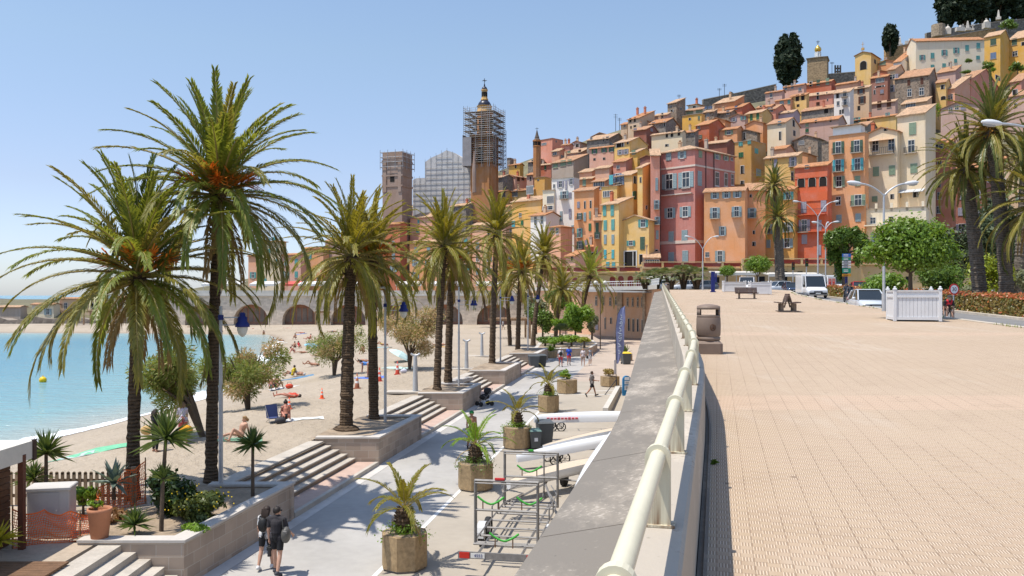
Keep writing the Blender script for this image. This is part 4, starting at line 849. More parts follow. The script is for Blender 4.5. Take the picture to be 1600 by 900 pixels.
# great bell tower
o=at(757,300,CYT);bt=empty('bell_tower',o,R(-20),'tall ochre baroque bell tower with dark domes wrapped in scaffolding','bell tower')
def zof(py):return(300-py)*s_
w=px2(32)
mb=MB();mb.box((0,0,zof(215)/2-4),(w,w,zof(215)+8));mb.box((0,0,zof(214)),(w*1.1,w*1.1,.5));
for a in range(4):
 t=a*math.pi/2
 for q in(-.42,.42):mb.box((math.cos(t)*w*.5-math.sin(t)*w*q,math.sin(t)*w*.5+math.cos(t)*w*q,zof(215)/2),(w*.1,w*.1,zof(215)),t)
 mb.box((math.cos(t)*w*.5,math.sin(t)*w*.5,zof(228)),(.3,w*1.0,.4),t)
part(mb,'wall',BELL,bt)
mb=MB();r=px2(13);mb.lathe([(r*1.06,zof(213)),(r*1.06,zof(209)),(r,zof(208)),(r,zof(180)),(r*1.15,zof(178)),(r*1.15,zof(176))],n=8,smooth=False);part(mb,'octagonal_stage',BELL,bt)
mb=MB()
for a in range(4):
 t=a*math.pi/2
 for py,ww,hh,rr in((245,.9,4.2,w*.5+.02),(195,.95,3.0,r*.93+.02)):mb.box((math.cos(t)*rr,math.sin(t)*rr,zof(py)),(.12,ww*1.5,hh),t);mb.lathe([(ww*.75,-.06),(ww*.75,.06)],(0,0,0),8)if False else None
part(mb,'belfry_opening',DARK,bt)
mb=MB();r=px2(11);mb.lathe([(r*1.12,zof(176)),(r*1.12,zof(174)),(r,zof(173)),(r,zof(167.5)),(r*1.1,zof(167)),(r*1.1,zof(166))],n=16);part(mb,'drum',BELLP,bt)
mb=MB();n=8;mb.lathe([(px2(10.5)*math.cos(k/n*1.45),zof(166)+px2(10)*math.sin(k/n*1.45))for k in range(n+1)],n=16);part(mb,'dome',SLATE,bt)
mb=MB();r=px2(5);mb.lathe([(r*1.25,zof(157)),(r*1.2,zof(155)),(r,zof(154)),(r*.85,zof(143)),(r*1.1,zof(142)),(r*1.1,zof(140))],n=8,smooth=False);part(mb,'lantern',BELLP,bt)
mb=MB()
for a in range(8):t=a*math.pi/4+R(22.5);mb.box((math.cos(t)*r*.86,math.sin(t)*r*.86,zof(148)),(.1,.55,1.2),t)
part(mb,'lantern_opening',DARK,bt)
mb=MB();mb.lathe([(px2(4.5)*math.cos(k/n*1.5),zof(140)+px2(5)*math.sin(k/n*1.5))for k in range(n+1)],n=12);mb.tube((0,0,zof(135)),(0,0,zof(131)),.22,.12);part(mb,'cupola',SLATE,bt)
mb=MB();mb.box((0,0,zof(127)),(.12,.12,px2(9)));mb.box((0,0,zof(126)),(.12,1.3,.12));mb.box((0,0,zof(126)),(1.3,.12,.12));part(mb,'cross',IRON,bt)
# scaffolding round it: standards, ledgers, decks
sc_o=empty('scaffolding',o,R(-20),'steel scaffolding with plank decks around the great bell tower','scaffolding')
mb=MB();dk=MB();W1=px2(25)
for k in range(9):
 z=zof(256-k*9.6)
 ww=W1 if k>3 else W1*.92
 for a in range(4):
  t=a*math.pi/2;c_,s2=math.cos(t),math.sin(t)
  if k>=0:dk.box((c_*ww*.86,s2*ww*.86,z),(ww*.3,ww*2.0-(0 if a%2 else ww*.6),.14),t)
  for hh in(.55,1.1):mb.tube((c_*ww-s2*ww,s2*ww+c_*ww,z+hh),(c_*ww+s2*ww,s2*ww-c_*ww,z+hh),.05,n=4)
for a in range(4):
 t=a*math.pi/2;c_,s2=math.cos(t),math.sin(t)
 for q in(-1,-.6,-.2,.2,.6,1):
  for rr in(W1,W1*.74):mb.tube((c_*rr-s2*W1*q,s2*rr+c_*W1*q,zof(264)),(c_*rr-s2*W1*q,s2*rr+c_*W1*q,zof(174-5*abs(q))),.055,n=4)
part(mb,'scaffold_tubes',SCAFF,sc_o);part(dk,'deck',PLANK,sc_o)
mb=MB();t=W1+.15
mb.box((-t,-t*.05,zof(238)),(.12,t*1.9,px2(48)));mb.box((-t*.72,-t,zof(240)),(t*.55,.12,px2(44)));part(mb,'net_sheet',mat('grey_net',(.27,.25,.25),.9,.2,.6),sc_o)
# lattice mast of the builders' hoist
o2=at(786,268,CYT+6);cr=empty('hoist_mast',o2,R(30),'thin lattice hoist mast standing right of the bell tower','mast')
mb=MB();Hm=65*s_
for x in(-.6,.6):
 for y in(-.6,.6):mb.tube((x,y,-3),(x,y,Hm),.07,n=4)
k=0
while k*1.1<Hm:
 z=k*1.1
 for x in(-.6,.6):mb.tube((x,-.6,z),(x,.6,z),.05,n=4);mb.tube((-.6,x,z),(.6,x,z),.05,n=4);mb.tube((-.6,x,z),(.6,x,z+1.1),.045,n=4)
 k+=1
part(mb,'lattice',mat('blue_grey_steel',(.18,.22,.28),.5,.1,2),cr)
# church nave under sheeting
o=at(690,325,CYT+2);ch=empty('church',o,R(-14),'church building wrapped in white sheeting and scaffold beside the bell tower','church')
def cx(px):return(px-690)*(CYT+2)/F
def cz(py):return(325-py)*(CYT+2)/F
mb=MB();D=16.
prof=[(642,345),(642,280),(648,277),(663,277),(663,252),(672,246),(688,240),(698,235),(712,240),(728,251),(738,262),(738,345)]
vs=[(cx(a),0,cz(b_))for a,b_ in prof]+[(cx(a),D,cz(b_))for a,b_ in prof];n=len(prof)
mb.add(vs,[tuple(reversed(range(n))),tuple(range(n,2*n))]+[(i,(i+1)%n,n+(i+1)%n,n+i)for i in range(n)]);part(mb,'sheeted_wall',SHEET,ch)
mb=MB()
for py in range(246,325,8):
 l=642 if py>280 else 663 if py>254 else 680;r_=738 if py>262 else 722 if py>248 else 706
 mb.tube((cx(l),-.12,cz(py)),(cx(r_),-.12,cz(py)),.045,n=4)
for px in range(645,738,9):
 t_=276 if px<663 else interp(px,[(663,250),(698,233),(738,258)]);mb.tube((cx(px),-.12,cz(335)),(cx(px),-.12,cz(t_-2)),.045,n=4)
part(mb,'scaffold_tubes',SCAFF,ch)
# small left tower, top behind netting
o=at(621,335,CYT-6);lt=empty('side_tower',o,R(-20),'square grey church tower with netted top left of the wrapped nave','tower')
mb=MB();w=px2(33);hh=92*s_;mb.box((0,0,hh/2-4),(w,w,hh+8))
for z in(.45,.62,.86):mb.box((0,0,hh*z),(w*1.06,w*1.06,.45))
for q in(-.38,.38):mb.box((q*w,-w*.5,hh*.6),(w*.16,.4,hh*.5));mb.box((-w*.5,q*w,hh*.6),(.4,w*.16,hh*.5))
part(mb,'wall',GREYST,lt)
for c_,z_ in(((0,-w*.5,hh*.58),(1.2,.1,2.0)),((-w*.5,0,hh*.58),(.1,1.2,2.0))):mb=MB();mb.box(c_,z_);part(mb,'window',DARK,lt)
mb=MB();W1=w*.58
for z in[hh*(.76+.08*k)for k in range(4)]:
 for a in range(4):t=a*math.pi/2;mb.tube((math.cos(t)*W1-math.sin(t)*W1,math.sin(t)*W1+math.cos(t)*W1,z),(math.cos(t)*W1+math.sin(t)*W1,math.sin(t)*W1-math.cos(t)*W1,z),.07,n=4)
for a in range(4):
 t=a*math.pi/2
 for q in(-1,-.33,.33):mb.tube((math.cos(t)*W1-math.sin(t)*W1*q,math.sin(t)*W1+math.cos(t)*W1*q,hh*.72),(math.cos(t)*W1-math.sin(t)*W1*q,math.sin(t)*W1+math.cos(t)*W1*q,hh*1.04),.07,n=4)
part(mb,'scaffold_tubes',SCAFF,lt)
# slim grey pinnacle
o=at(741,276,CYT-8);mb=MB();mb.lathe([(px2(3),-4),(px2(3),px2(8)),(px2(2.6),px2(16)),(px2(1.4),px2(30)),(.1,px2(39))],n=6,smooth=False);tag(mb.build('pinnacle',GREYST,None,o),'slim grey stone pinnacle in front of the bell tower','pinnacle')
# small bell tower on the slope
o=at(839,244,238);sb=empty('small_bell_tower',o,R(-15),'small round bell turret with stone cone roof on the skyline','bell tower');k_=238/F
mb=MB();mb.lathe([(6.2*k_,-6),(6.2*k_,14*k_),(7*k_,15*k_),(6*k_,16*k_),(6*k_,22*k_),(7*k_,23*k_),(7*k_,25*k_)],n=8,smooth=False);part(mb,'wall',BELL,sb)
mb=MB();mb.lathe([(5.6*k_,25*k_),(3.6*k_,28*k_),(3.8*k_,29*k_),(2.4*k_,33*k_),(1.2*k_,38*k_),(.15,40*k_)],n=8,smooth=False);part(mb,'roof',mat('weathered_lead',(.10,.08,.065),.8,.3,1),sb)
mb=MB();mb.box((0,0,42*k_),(.1,.1,6*k_));mb.box((0,0,43*k_),(.9,.1,.1));part(mb,'cross',IRON,sb)
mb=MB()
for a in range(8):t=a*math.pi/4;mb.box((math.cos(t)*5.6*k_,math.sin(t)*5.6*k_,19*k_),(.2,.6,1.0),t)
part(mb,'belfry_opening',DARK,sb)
# long rampart and cemetery walls on the crest
def wallseg(name,pts,hpx,m,label,thick=1.2):
 P0=W(*pts[0]);o=empty(name,P0,0,label,'wall');mb=MB()
 for a,b_ in zip(pts,pts[1:]):
  A,B=W(*a)-P0,W(*b_)-P0;d=(B-A).normalized();n=Vector((d.y,-d.x,0)).normalized()*thick
  A2,B2=Vector((A.x,A.y,A.z-hpx*a[2]/F)),Vector((B.x,B.y,B.z-hpx*b_[2]/F))
  mb.add([A2,B2,B,A,A2-n,B2-n,B-n,A-n],[(0,1,2,3),(3,2,6,7),(5,4,7,6),(1,5,6,2),(4,0,3,7)])
 part(mb,'wall',m,o);mb=MB()
 for a,b_ in zip(pts,pts[1:]):
  A,B=W(*a)-P0,W(*b_)-P0;d=(B-A).normalized();L=(B-A).length;c_=(A+B)/2
  mb.box((c_.x,c_.y+thick/2,c_.z+.12),(L+.3,thick+.3,.24),math.atan2(d.y,d.x),ry=-math.asin(d.z))
 part(mb,'coping',SLAB,o);return o
RAMP=masonry('rampart_stone',(.20,.175,.145),(.25,.22,.18),.7,.4,.4,.5)
wallseg('rampart',[(1099,156,292),(1150,146,294),(1212,132,298)],45,RAMP,'long grey stone rampart wall crossing the slope below the big cypress')
wallseg('cemetery_wall',[(1296,116,318),(1345,112,320),(1398,104,324)],30,RAMP,'grey stone terrace wall under the yellow chapel')
wallseg('cemetery_wall',[(1384,76,338),(1450,63,342),(1532,48,348),(1556,44,352)],40,masonry('ochre_wall_stone',(.40,.25,.12),(.36,.26,.16),.8,.35,.3,.3),'long ochre retaining wall above the row of turquoise shutters')
wallseg('cemetery_wall',[(1448,52,360),(1500,42,364),(1560,34,368),(1640,26,372)],30,RAMP,'upper grey cemetery wall with white tombs at the hilltop')
# chapel with golden onion dome
o=at(1278,120,316);oc=empty('onion_dome_chapel',o,R(-25),'square stone chapel tower topped by a small golden onion dome','chapel');k_=316/F
mb=MB();w=29*k_;mb.box((0,0,8*k_),(w,w,36*k_));mb.box((0,0,26*k_),(w*1.05,w*1.05,.4));part(mb,'wall',masonry('chapel_stone',(.34,.24,.14),(.33,.27,.19),.5,.3,.3,.4),oc)
mb=MB();h2=w*.56;mb.add([(-h2,-h2,26.5*k_),(h2,-h2,26.5*k_),(h2,h2,26.5*k_),(-h2,h2,26.5*k_),(0,0,32*k_)],[(0,1,4),(1,2,4),(2,3,4),(3,0,4),(3,2,1,0)]);part(mb,'roof',mat('lead_roof',(.16,.15,.13),.7,.2,1),oc)
mb=MB();mb.lathe([(4*k_,30*k_),(4*k_,38*k_),(4.4*k_,38.5*k_)],n=10,smooth=False)
for a in range(8):t=a*math.pi/4;mb.tube((math.cos(t)*4.2*k_,math.sin(t)*4.2*k_,30*k_),(math.cos(t)*4.2*k_,math.sin(t)*4.2*k_,38*k_),.16,n=6)
part(mb,'drum',WHITE,oc)
mb=MB();mb.lathe([(3.6*k_,38.3*k_),(5*k_,41*k_),(5.2*k_,43*k_),(4.2*k_,45.5*k_),(2*k_,47.5*k_),(.5*k_,49.5*k_),(.1,50*k_)],n=14);part(mb,'dome',mat('gilded_metal',(.75,.45,.08),.28,.1,2,metal=.85),oc)
mb=MB();mb.box((0,0,53*k_),(.14,.14,8*k_));mb.box((0,0,55*k_),(1.2,.14,.14));mb.box((0,0,53*k_),(.8,.14,.14));part(mb,'cross',IRON,oc)
# yellow chapel with arched doorway
ychap=house(1336,1361,1376,83,112,'yellow','yellow gabled chapel with dark arched doorway on the terrace wall',front=[(1349,102,10,14,'a')],right=[(1367,96,3,7,'a')],roof='f',rt=2,name='chapel',cat='chapel',chim=0,group=None)
mb=MB();mb.box((-ychap['wl']/2,-.2,ychap['H']+ychap['wl']*.17+.9),(.9,.5,.8));mb.box((-ychap['wl']/2,-.2,ychap['H']+ychap['wl']*.17+2.2),(.12,.12,2.2));mb.box((-ychap['wl']/2,-.2,ychap['H']+ychap['wl']*.17+2.5),(.9,.12,.12));mb.build('cross',BELLP,ychap['o'])
# bell frame between the chapels, tombs along the crest
o=at(1309,116,320);mb=MB();k_=320/F
for x in(-4,0,4):mb.box((x*k_,0,6*k_),(.5,.5,16*k_))
for z in(4,9):mb.box((0,0,z*k_),(10*k_,.4,.5))
tag(mb.build('bell_gantry',mat('bell_frame_iron',(.06,.055,.05),.7,.2,2),None,o),'dark three-post bell frame on the crest between two chapels','frame')
TOMB=mat('tomb_marble',(.55,.50,.43),.8,.25,1)
for i,(px,py,kind,lab)in enumerate(((1406,72,'obelisk','white obelisk tomb near the left end of the ochre wall'),(1421,68,'slab','broken stone monument right of the white obelisk'),(1466,55,'tower','round ruined stone turret among the tombs'),(1481,52,'mausoleum','pale mausoleum with rounded top right of the turret'),(1500,47,'slab','low tomb slab between mausoleum and crosses'),(1512,47,'obelisk','short white obelisk on the upper wall'),(1520,46,'cross','white stone cross on the upper wall'),(1541,42,'mausoleum','grey domed mausoleum beside the round bush'),(1560,30,'obelisk','white pointed tomb below the cypress group'))):
 Y=352+i;k_=Y/F;mb=MB()
 if kind=='obelisk':mb.box((0,0,1*k_),(7*k_,7*k_,4*k_));mb.add([(-2*k_,-2*k_,3*k_),(2*k_,-2*k_,3*k_),(2*k_,2*k_,3*k_),(-2*k_,2*k_,3*k_),(-.9*k_,-.9*k_,13*k_),(.9*k_,-.9*k_,13*k_),(.9*k_,.9*k_,13*k_),(-.9*k_,.9*k_,13*k_),(0,0,15*k_)],[(0,1,5,4),(1,2,6,5),(2,3,7,6),(3,0,4,7),(4,5,8),(5,6,8),(6,7,8),(7,4,8)])
 elif kind=='tower':mb.lathe([(10*k_,-3*k_),(10*k_,16*k_),(9*k_,16*k_),(9*k_,14*k_)],n=12,smooth=False);mb.box((5*k_,0,17*k_),(3*k_,3*k_,4*k_))
 elif kind=='mausoleum':mb.box((0,0,2*k_),(9*k_,9*k_,9*k_));mb.ball((0,0,7*k_),(4*k_,4*k_,4*k_),0,10,6);mb.box((0,0,12*k_),(.4,.4,3*k_))
 elif kind=='cross':mb.box((0,0,0),(4*k_,4*k_,3*k_));mb.box((0,0,5*k_),(1.2*k_,1.2*k_,9*k_));mb.box((0,0,6.5*k_),(5*k_,1.2*k_,1.2*k_))
 else:mb.box((0,0,1*k_),(13*k_,6*k_,6*k_));mb.box((2*k_,0,5*k_),(5*k_,4*k_,5*k_),.3);mb.box((5*k_,0,8*k_),(1*k_,1*k_,3*k_))
 tag(mb.build('tomb' if kind!='tower' else 'turret',TOMB if kind!='tower' else masonry('turret_stone',(.36,.28,.19),(.3,.25,.2),.5,.3),None,at(px,py,Y),rnd.uniform(-.5,.5)),lab,'tomb' if kind!='tower' else 'turret','tombs of the hilltop cemetery')
 # aerials on the ridge
for i,(px,y0,y1,lab)in enumerate(((962,208,178,'tall thin television mast on the ridge left of the ochre skyline house'),(968,206,184,'shorter thin aerial right of the tall ridge mast'),(1124,152,138,'grey post at the left end of the rampart'),(1132,150,131,'tall thin pole with small vane above the rampart'),(1061,163,148,'thin aerial above the square stone tower house'),(1300,108,97,'thin antenna right of the onion dome'))):
 Y=285;mb=MB();h_=(y0-y1)*Y/F;mb.tube((0,0,-3),(0,0,h_),.09,n=5)
 for z in(.8,.88,.96):mb.box((0,0,h_*z),(1.4,.06,.06))
 tag(mb.build('aerial',IRON,None,at(px,y0,Y)),lab,'aerial','aerials on the roofs')
 # ---------------------------------------------------------------- quay structures
 # arched sea wall behind the far beach
AST=masonry('quay_stone',(.60,.51,.41),(.50,.43,.35),.8,.4,.15,.2)
YA=187.0
def ax(px):return(px-CX)*YA/F
aw=empty('arched_quay_wall',(ax(560),YA,-5.0),0,'long stone quay wall of round arches behind the far beach','quay wall')
def azz(py):return CAMZ-(py-CY)*YA/F+5.0
ztop=azz(461);mb=MB();x0=ax(236)-ax(560);x1=ax(920)-ax(560);pitch=76*YA/F;aw_w=54*YA/F;zsp=azz(494);rr=aw_w/2;nseg=10
c0=ax(468)-ax(560);cs=[c0+k*pitch for k in range(-3,7)]
prev=x0
for c_ in cs:
 if c_-rr<prev or c_+rr>x1:continue
 mb.add([(prev,0,-1.5),(c_-rr,0,-1.5),(c_-rr,0,ztop),(prev,0,ztop)],[(0,1,2,3)])
 arc=[(c_-rr*math.cos(math.pi*k/nseg),zsp-1.0+rr*.95*math.sin(math.pi*k/nseg))for k in range(nseg+1)]
 for(xa,za),(xb,zb_)in zip(arc,arc[1:]):mb.add([(xa,0,za),(xb,0,zb_),(xb,0,ztop),(xa,0,ztop)],[(0,1,2,3)]);mb.add([(xa,0,za),(xa,2.5,za),(xb,2.5,zb_),(xb,0,zb_)],[(0,1,2,3)])
 for x in(c_-rr,c_+rr):mb.add([(x,0,-1.5),(x,2.5,-1.5),(x,2.5,zsp-1),(x,0,zsp-1)],[(0,1,2,3)if x<c_ else(3,2,1,0)])
 prev=c_+rr
mb.add([(prev,0,-1.5),(x1,0,-1.5),(x1,0,ztop),(prev,0,ztop)],[(0,1,2,3)])
mb.add([(x0,0,ztop),(x1,0,ztop),(x1,6,ztop),(x0,6,ztop)],[(0,1,2,3)]);mb.add([(x0,0,-1.5),(x0,6,-1.5),(x0,6,ztop),(x0,0,ztop)],[(3,2,1,0)])
part(mb,'wall',AST,aw)
mb=MB();mb.box(((x0+x1)/2,.35,ztop+.5),(x1-x0,.5,1.0));mb.box(((x0+x1)/2,-.1,ztop-.1),(x1-x0,.5,.3));part(mb,'quay_parapet',mat('pale_parapet',(.50,.47,.42),.9,.15,.5),aw)
for c_ in cs:
 if c_-rr<x0 or c_+rr>x1:continue
 mb=MB();mb.box((c_,2.3,2.0),(aw_w,.2,7.2));part(mb,'shopfront',mat('shopfront_red_brown',(.34,.17,.11),.8,.3,1),aw);mb=MB()
 for q in range(6):mb.box((c_-rr+aw_w*(q+.5)/6,2.15,2.2),(.95,.12,3.0))
 part(mb,'shop_window',mat('arch_window',(.20,.15,.12),.4,.3,1),aw)
 # market awnings and parasols along the quay road above the arches
for i,(px,w_,py,col,lab)in enumerate(((350,60,452,(.62,.61,.58),'white market awning at the left end of the quay'),(416,44,452,(.60,.58,.55),'white awning left of the red parasols'),(462,30,449,(.55,.10,.08),'red awning over the quay terrace'),(495,52,449,(.64,.63,.61),'broad white awning behind the drooping fronds'),(570,44,450,(.62,.61,.58),'white awning between the palm trunks'),(640,40,450,(.63,.60,.55),'cream awning right of the palm pair'),(700,52,449,(.60,.59,.57),'white awning behind the fourth palm'),(770,52,447,(.62,.61,.58),'white awning behind the fifth palm'),(835,40,446,(.6,.55,.48),'beige awning behind the sixth palm'))):
 Y=191.5+.4*(i%3);k_=Y/F;mb=MB();ww=w_*k_;h_=2.6
 mb.box((0,0,h_),(ww,4.2,.1),rx=.16);mb.box((0,-2.1,h_-.52),(ww,.06,.42))
 for x in(-.46,.46):mb.tube((ww*x,-1.9,0),(ww*x,-1.9,h_-.3),.06,n=5)
 tag(mb.build('market_awning',mat('awning_%d'%i,col,.9,.12,1),None,(W(px,450,Y).x,Y,1.75)),lab,'awning','awnings along the quay')
 # terraces in front of the houses: low arcaded wall with red niches
def arcade(name,xa,xb,ytop,ybot,Y,label,niches,wcol,ncol,arch):
 o=empty(name,(W(xa,0,Y).x,Y,W(0,ybot,Y).z),0,label,'arcade');k_=Y/F;L=(xb-xa)*k_;h_=(ybot-ytop)*k_
 mb=MB();mb.box((L/2,2,h_/2-1),(L,4,h_+2));mb.box((L/2,-.1,h_-.1),(L+.2,.5,.25));n_=int(L/3.2)
 for q in range(n_+1):mb.box((L*q/n_,-.02,h_+.45),(.35,.35,.9))
 mb.box((L/2,-.02,h_+.92),(L,.4,.14));part(mb,'wall',wcol,o);mb=MB()
 for q in range(n_):mb.box((L*(q+.5)/n_,.02,h_+.45),(L/n_-.45,.12,.6))
 part(mb,'parapet_panel',ncol,o)
 for px,w_,hh in niches:
  x=(px-xa)*k_;ww=w_*k_/2;z1=hh*k_-(ww if arch else 0);pts=[(x-ww,-.03,.0),(x+ww,-.03,.0)]+([(x+ww*math.cos(t),-.03,z1+ww*math.sin(t))for t in[math.pi*q/8 for q in range(9)]]if arch else[(x+ww,-.03,z1),(x-ww,-.03,z1)])
  if ww>0:nm_=MB();nm_.add(pts,[tuple(range(len(pts)))]);part(nm_,'niche',ncol if arch else DARK,o)
YEL=plaster('plaster_quay_yellow',tuple(x*.8 for x in lin((226,188,130))));RED=plaster('plaster_niche_red',tuple(x*.8 for x in lin((160,72,58))))
arcade('terrace_arcade',858,1002,425,447,140,'cream terrace wall with dark red arched niches above the peach building',[(878,10,12),(899,10,13),(918,10,14),(930,0,0),(957,9,15),(970,9,16),(985,9,16),(998,8,14)],YEL,RED,True)
arcade('terrace_wall',1004,1160,418,442,142,'low yellow terrace wall with red panels below the pink and orange houses',[(1020,14,9),(1048,14,9),(1117,14,9)],YEL,RED,False)
arcade('terrace_wall',1160,1345,413,440,141,'yellow terrace wall with red panels behind the twin palms',[(1190,10,8),(1226,8,16),(1250,8,16),(1300,8,10)],YEL,RED,False)
arcade('terrace_wall',1345,1660,412,440,143,'yellow terrace wall behind the garden at the right edge',[(1380,10,8),(1420,10,8)],YEL,RED,False)
for px0,px1,py,lab in((1112,1180,426,'grey shop canopy below the orange house'),(1196,1280,428,'long pale canopy behind the parked white cars'),(1010,1060,434,'low pale canopy behind the fan palms')):
 Y=137;k_=Y/F;mb=MB();L=(px1-px0)*k_;mb.box((0,0,0),(L,4,.16),rx=.1);mb.box((0,-2,-.25),(L,.06,.45))
 for q in range(5):mb.tube((-L/2+L*q/4,-1.8,0),(-L/2+L*q/4,-1.8,-2.8),.07,n=5)
 tag(mb.build('shop_canopy',mat('canopy_pale',(.58,.55,.49),.8,.1,1),None,(W((px0+px1)/2,0,Y).x,Y,W(0,py,Y).z)),lab,'canopy')
 # peach coloured building under the promenade terrace
pb_pts=[(924,136),(945,132.5),(965,129.5),(985,127),(1000,125),(1012,123)]
PW=plaster('plaster_peach_building',tuple(x*.92 for x in lin((226,180,146))));QUOIN=masonry('quoin_stone',(.48,.38,.29),(.36,.29,.22),.6,.35,.2,.4)
P=[Vector(((px-CX)*Y/F,Y,0))for px,Y in pb_pts];P=[P[0]+Vector((-9,12,0))]+P+[Vector((railx(104)-.2,104,0))]
z0=zroad(95);z1=S(110)+.1
pbo=empty('terrace_building',(P[3].x,P[3].y,z0),0,'curved two-storey peach building under the promenade terrace','building');OFF=Vector((P[3].x,P[3].y,z0))
mb=MB();cp=MB();wn=MB();rl=MB();qn=MB()
for a,b_ in zip(P,P[1:]):
 d=(b_-a).normalized();n=Vector((d.y,-d.x,0));L=(b_-a).length
 A=Vector((a.x,a.y,z0))-OFF;B=Vector((b_.x,b_.y,z0))-OFF;up=Vector((0,0,z1-z0));bk=n*-10
 mb.add([A-Vector((0,0,1)),B-Vector((0,0,1)),B+up,A+up],[(0,1,2,3)])
 cp.add([A+up+n*.5,B+up+n*.5,B+up+n*.5+Vector((0,0,.55)),A+up+n*.5+Vector((0,0,.55)),A+up-n*.1+Vector((0,0,.55)),B+up-n*.1+Vector((0,0,.55)),A+up,B+up],[(0,1,2,3),(3,2,5,4),(6,7,1,0)])
 m_=int(L/.5)
 for q in range(m_):p=A+d*(L*q/m_)+up+n*.2+Vector((0,0,.55));rl.tube(p,p+Vector((0,0,.75)),.02,n=4)
 rl.tube(A+up+n*.2+Vector((0,0,1.3)),B+up+n*.2+Vector((0,0,1.3)),.04,n=5);rl.tube(A+up+n*.2+Vector((0,0,.95)),B+up+n*.2+Vector((0,0,.95)),.03,n=5)
part(mb,'wall',PW,pbo);part(cp,'coping',MATS['pale_parapet'],pbo);part(rl,'railing',WHITE,pbo)
def onface(px):
 k=(px-CX)/F
 for a,b_ in zip(P[1:],P[2:]):
  t=(k*a.y-a.x)/((b_.x-a.x)-k*(b_.y-a.y))
  if-.001<=t<=1.001:q=a.lerp(b_,t);d=(b_-a).normalized();return q,Vector((d.y,-d.x,0)),math.atan2(d.y,d.x)
for px,py,w_,hh,st in((932,470,5,14,'p'),(943,470,5,13,'p'),(954,471,5,13,'p'),(963,470,5,13,'p'),(981,472,4,13,'p'),(989,472,4,13,'p'),(997,472,4,15,'p'),(1003,472,3,15,'p'),(946,505,3,18,'d'),(955,501,4,10,'d'),(983,507,4,20,'d'),(990,508,4,20,'d'),(997,508,4,20,'d'),(1004,509,3,20,'d'),(933,505,7,20,'c'),(1009,510,2,18,'d')):
 r_=onface(px)
 if not r_:continue
 q,n,a=r_;k_=q.y/F;z=CAMZ-(py-CY)*k_
 link('door' if st=='c' else 'window',wmesh(st,'w','v'),pbo,Vector((q.x,q.y,z))+n*.03-OFF,a,(w_*k_*1.1,1,hh*k_))
for px,w_ in((970,11),(1008,7)):
 q,n,a=onface(px);mb=MB();mb.box((0,0,0),(w_*q.y/F,.3,z1-z0));part(mb,'quoin_pier',QUOIN,pbo,loc=Vector((q.x,q.y,(z0+z1)/2))+n*.1-OFF,rz=a)
mb=MB();T=[Vector((p.x,p.y,z1+.02))-OFF for p in P];T+=[Vector((railx(104)+2,121.5,z1+.02))-OFF,Vector((W(1000,0,139).x,139.5,z1+.02))-OFF,Vector((W(858,0,150).x,148,z1+.02))-OFF]
mb.add(T,[tuple(range(len(T)))]);part(mb,'terrace',MATS['pink_plaza_paving'],pbo)
# far left shore: stone jetty, low restaurant roofs, distant ridge
def jut(px0,px1,Y,ytop,ybot,m,name,label,cat,depth=6):
 a,b_=W(px0,ybot,Y),W(px1,ytop,Y);mb=MB();n_=max(2,int((px1-px0)/14));pts=[]
 for k in range(n_+1):pts.append((a.x+(b_.x-a.x)*k/n_,b_.z-a.z+rnd.uniform(-.15,.15)*(b_.z-a.z)))
 for(xa,za),(xb,zb_)in zip(pts,pts[1:]):mb.add([(xa-a.x,0,-2),(xb-a.x,0,-2),(xb-a.x,.6,zb_),(xa-a.x,.6,za),(xb-a.x,depth,zb_*.9),(xa-a.x,depth,za*.9)],[(0,1,2,3),(3,2,4,5)])
 return tag(mb.build(name,m,None,a),label,cat)
jut(-60,250,196,498,520,masonry('jetty_stone',(.24,.20,.16),(.2,.17,.14),1.2,.8,.4,.6,rubble=True),'stone_bank','low dark stone bank along the far shore','stone bank')
ridge=jut(-260,330,420,470,498,mat('distant_scrub',(.16,.15,.14),.95,.3,.1),'ridge','x','x',30);
for k in('label','category'):del ridge[k]
ridge['kind']='structure';ridge.name='hill'
for i,(px,w_,py,h_,col,lab)in enumerate(((18,40,500,20,'grey','grey low beach restaurant at the far left shore'),(70,40,500,24,'pale','pale beach restaurant with terracotta roof on the far shore'),(128,70,497,30,'beige','beige flat building behind the far pergola'),(205,50,497,32,'cream','cream quay building at the left end of the arches'))):
 house(px-w_/2,px+w_/2-6,px+w_/2,py-h_,py,col,lab,roof='g',rt=2 if i else 1,Y=204+i,ext=1,group=None,chim=0,th=10)
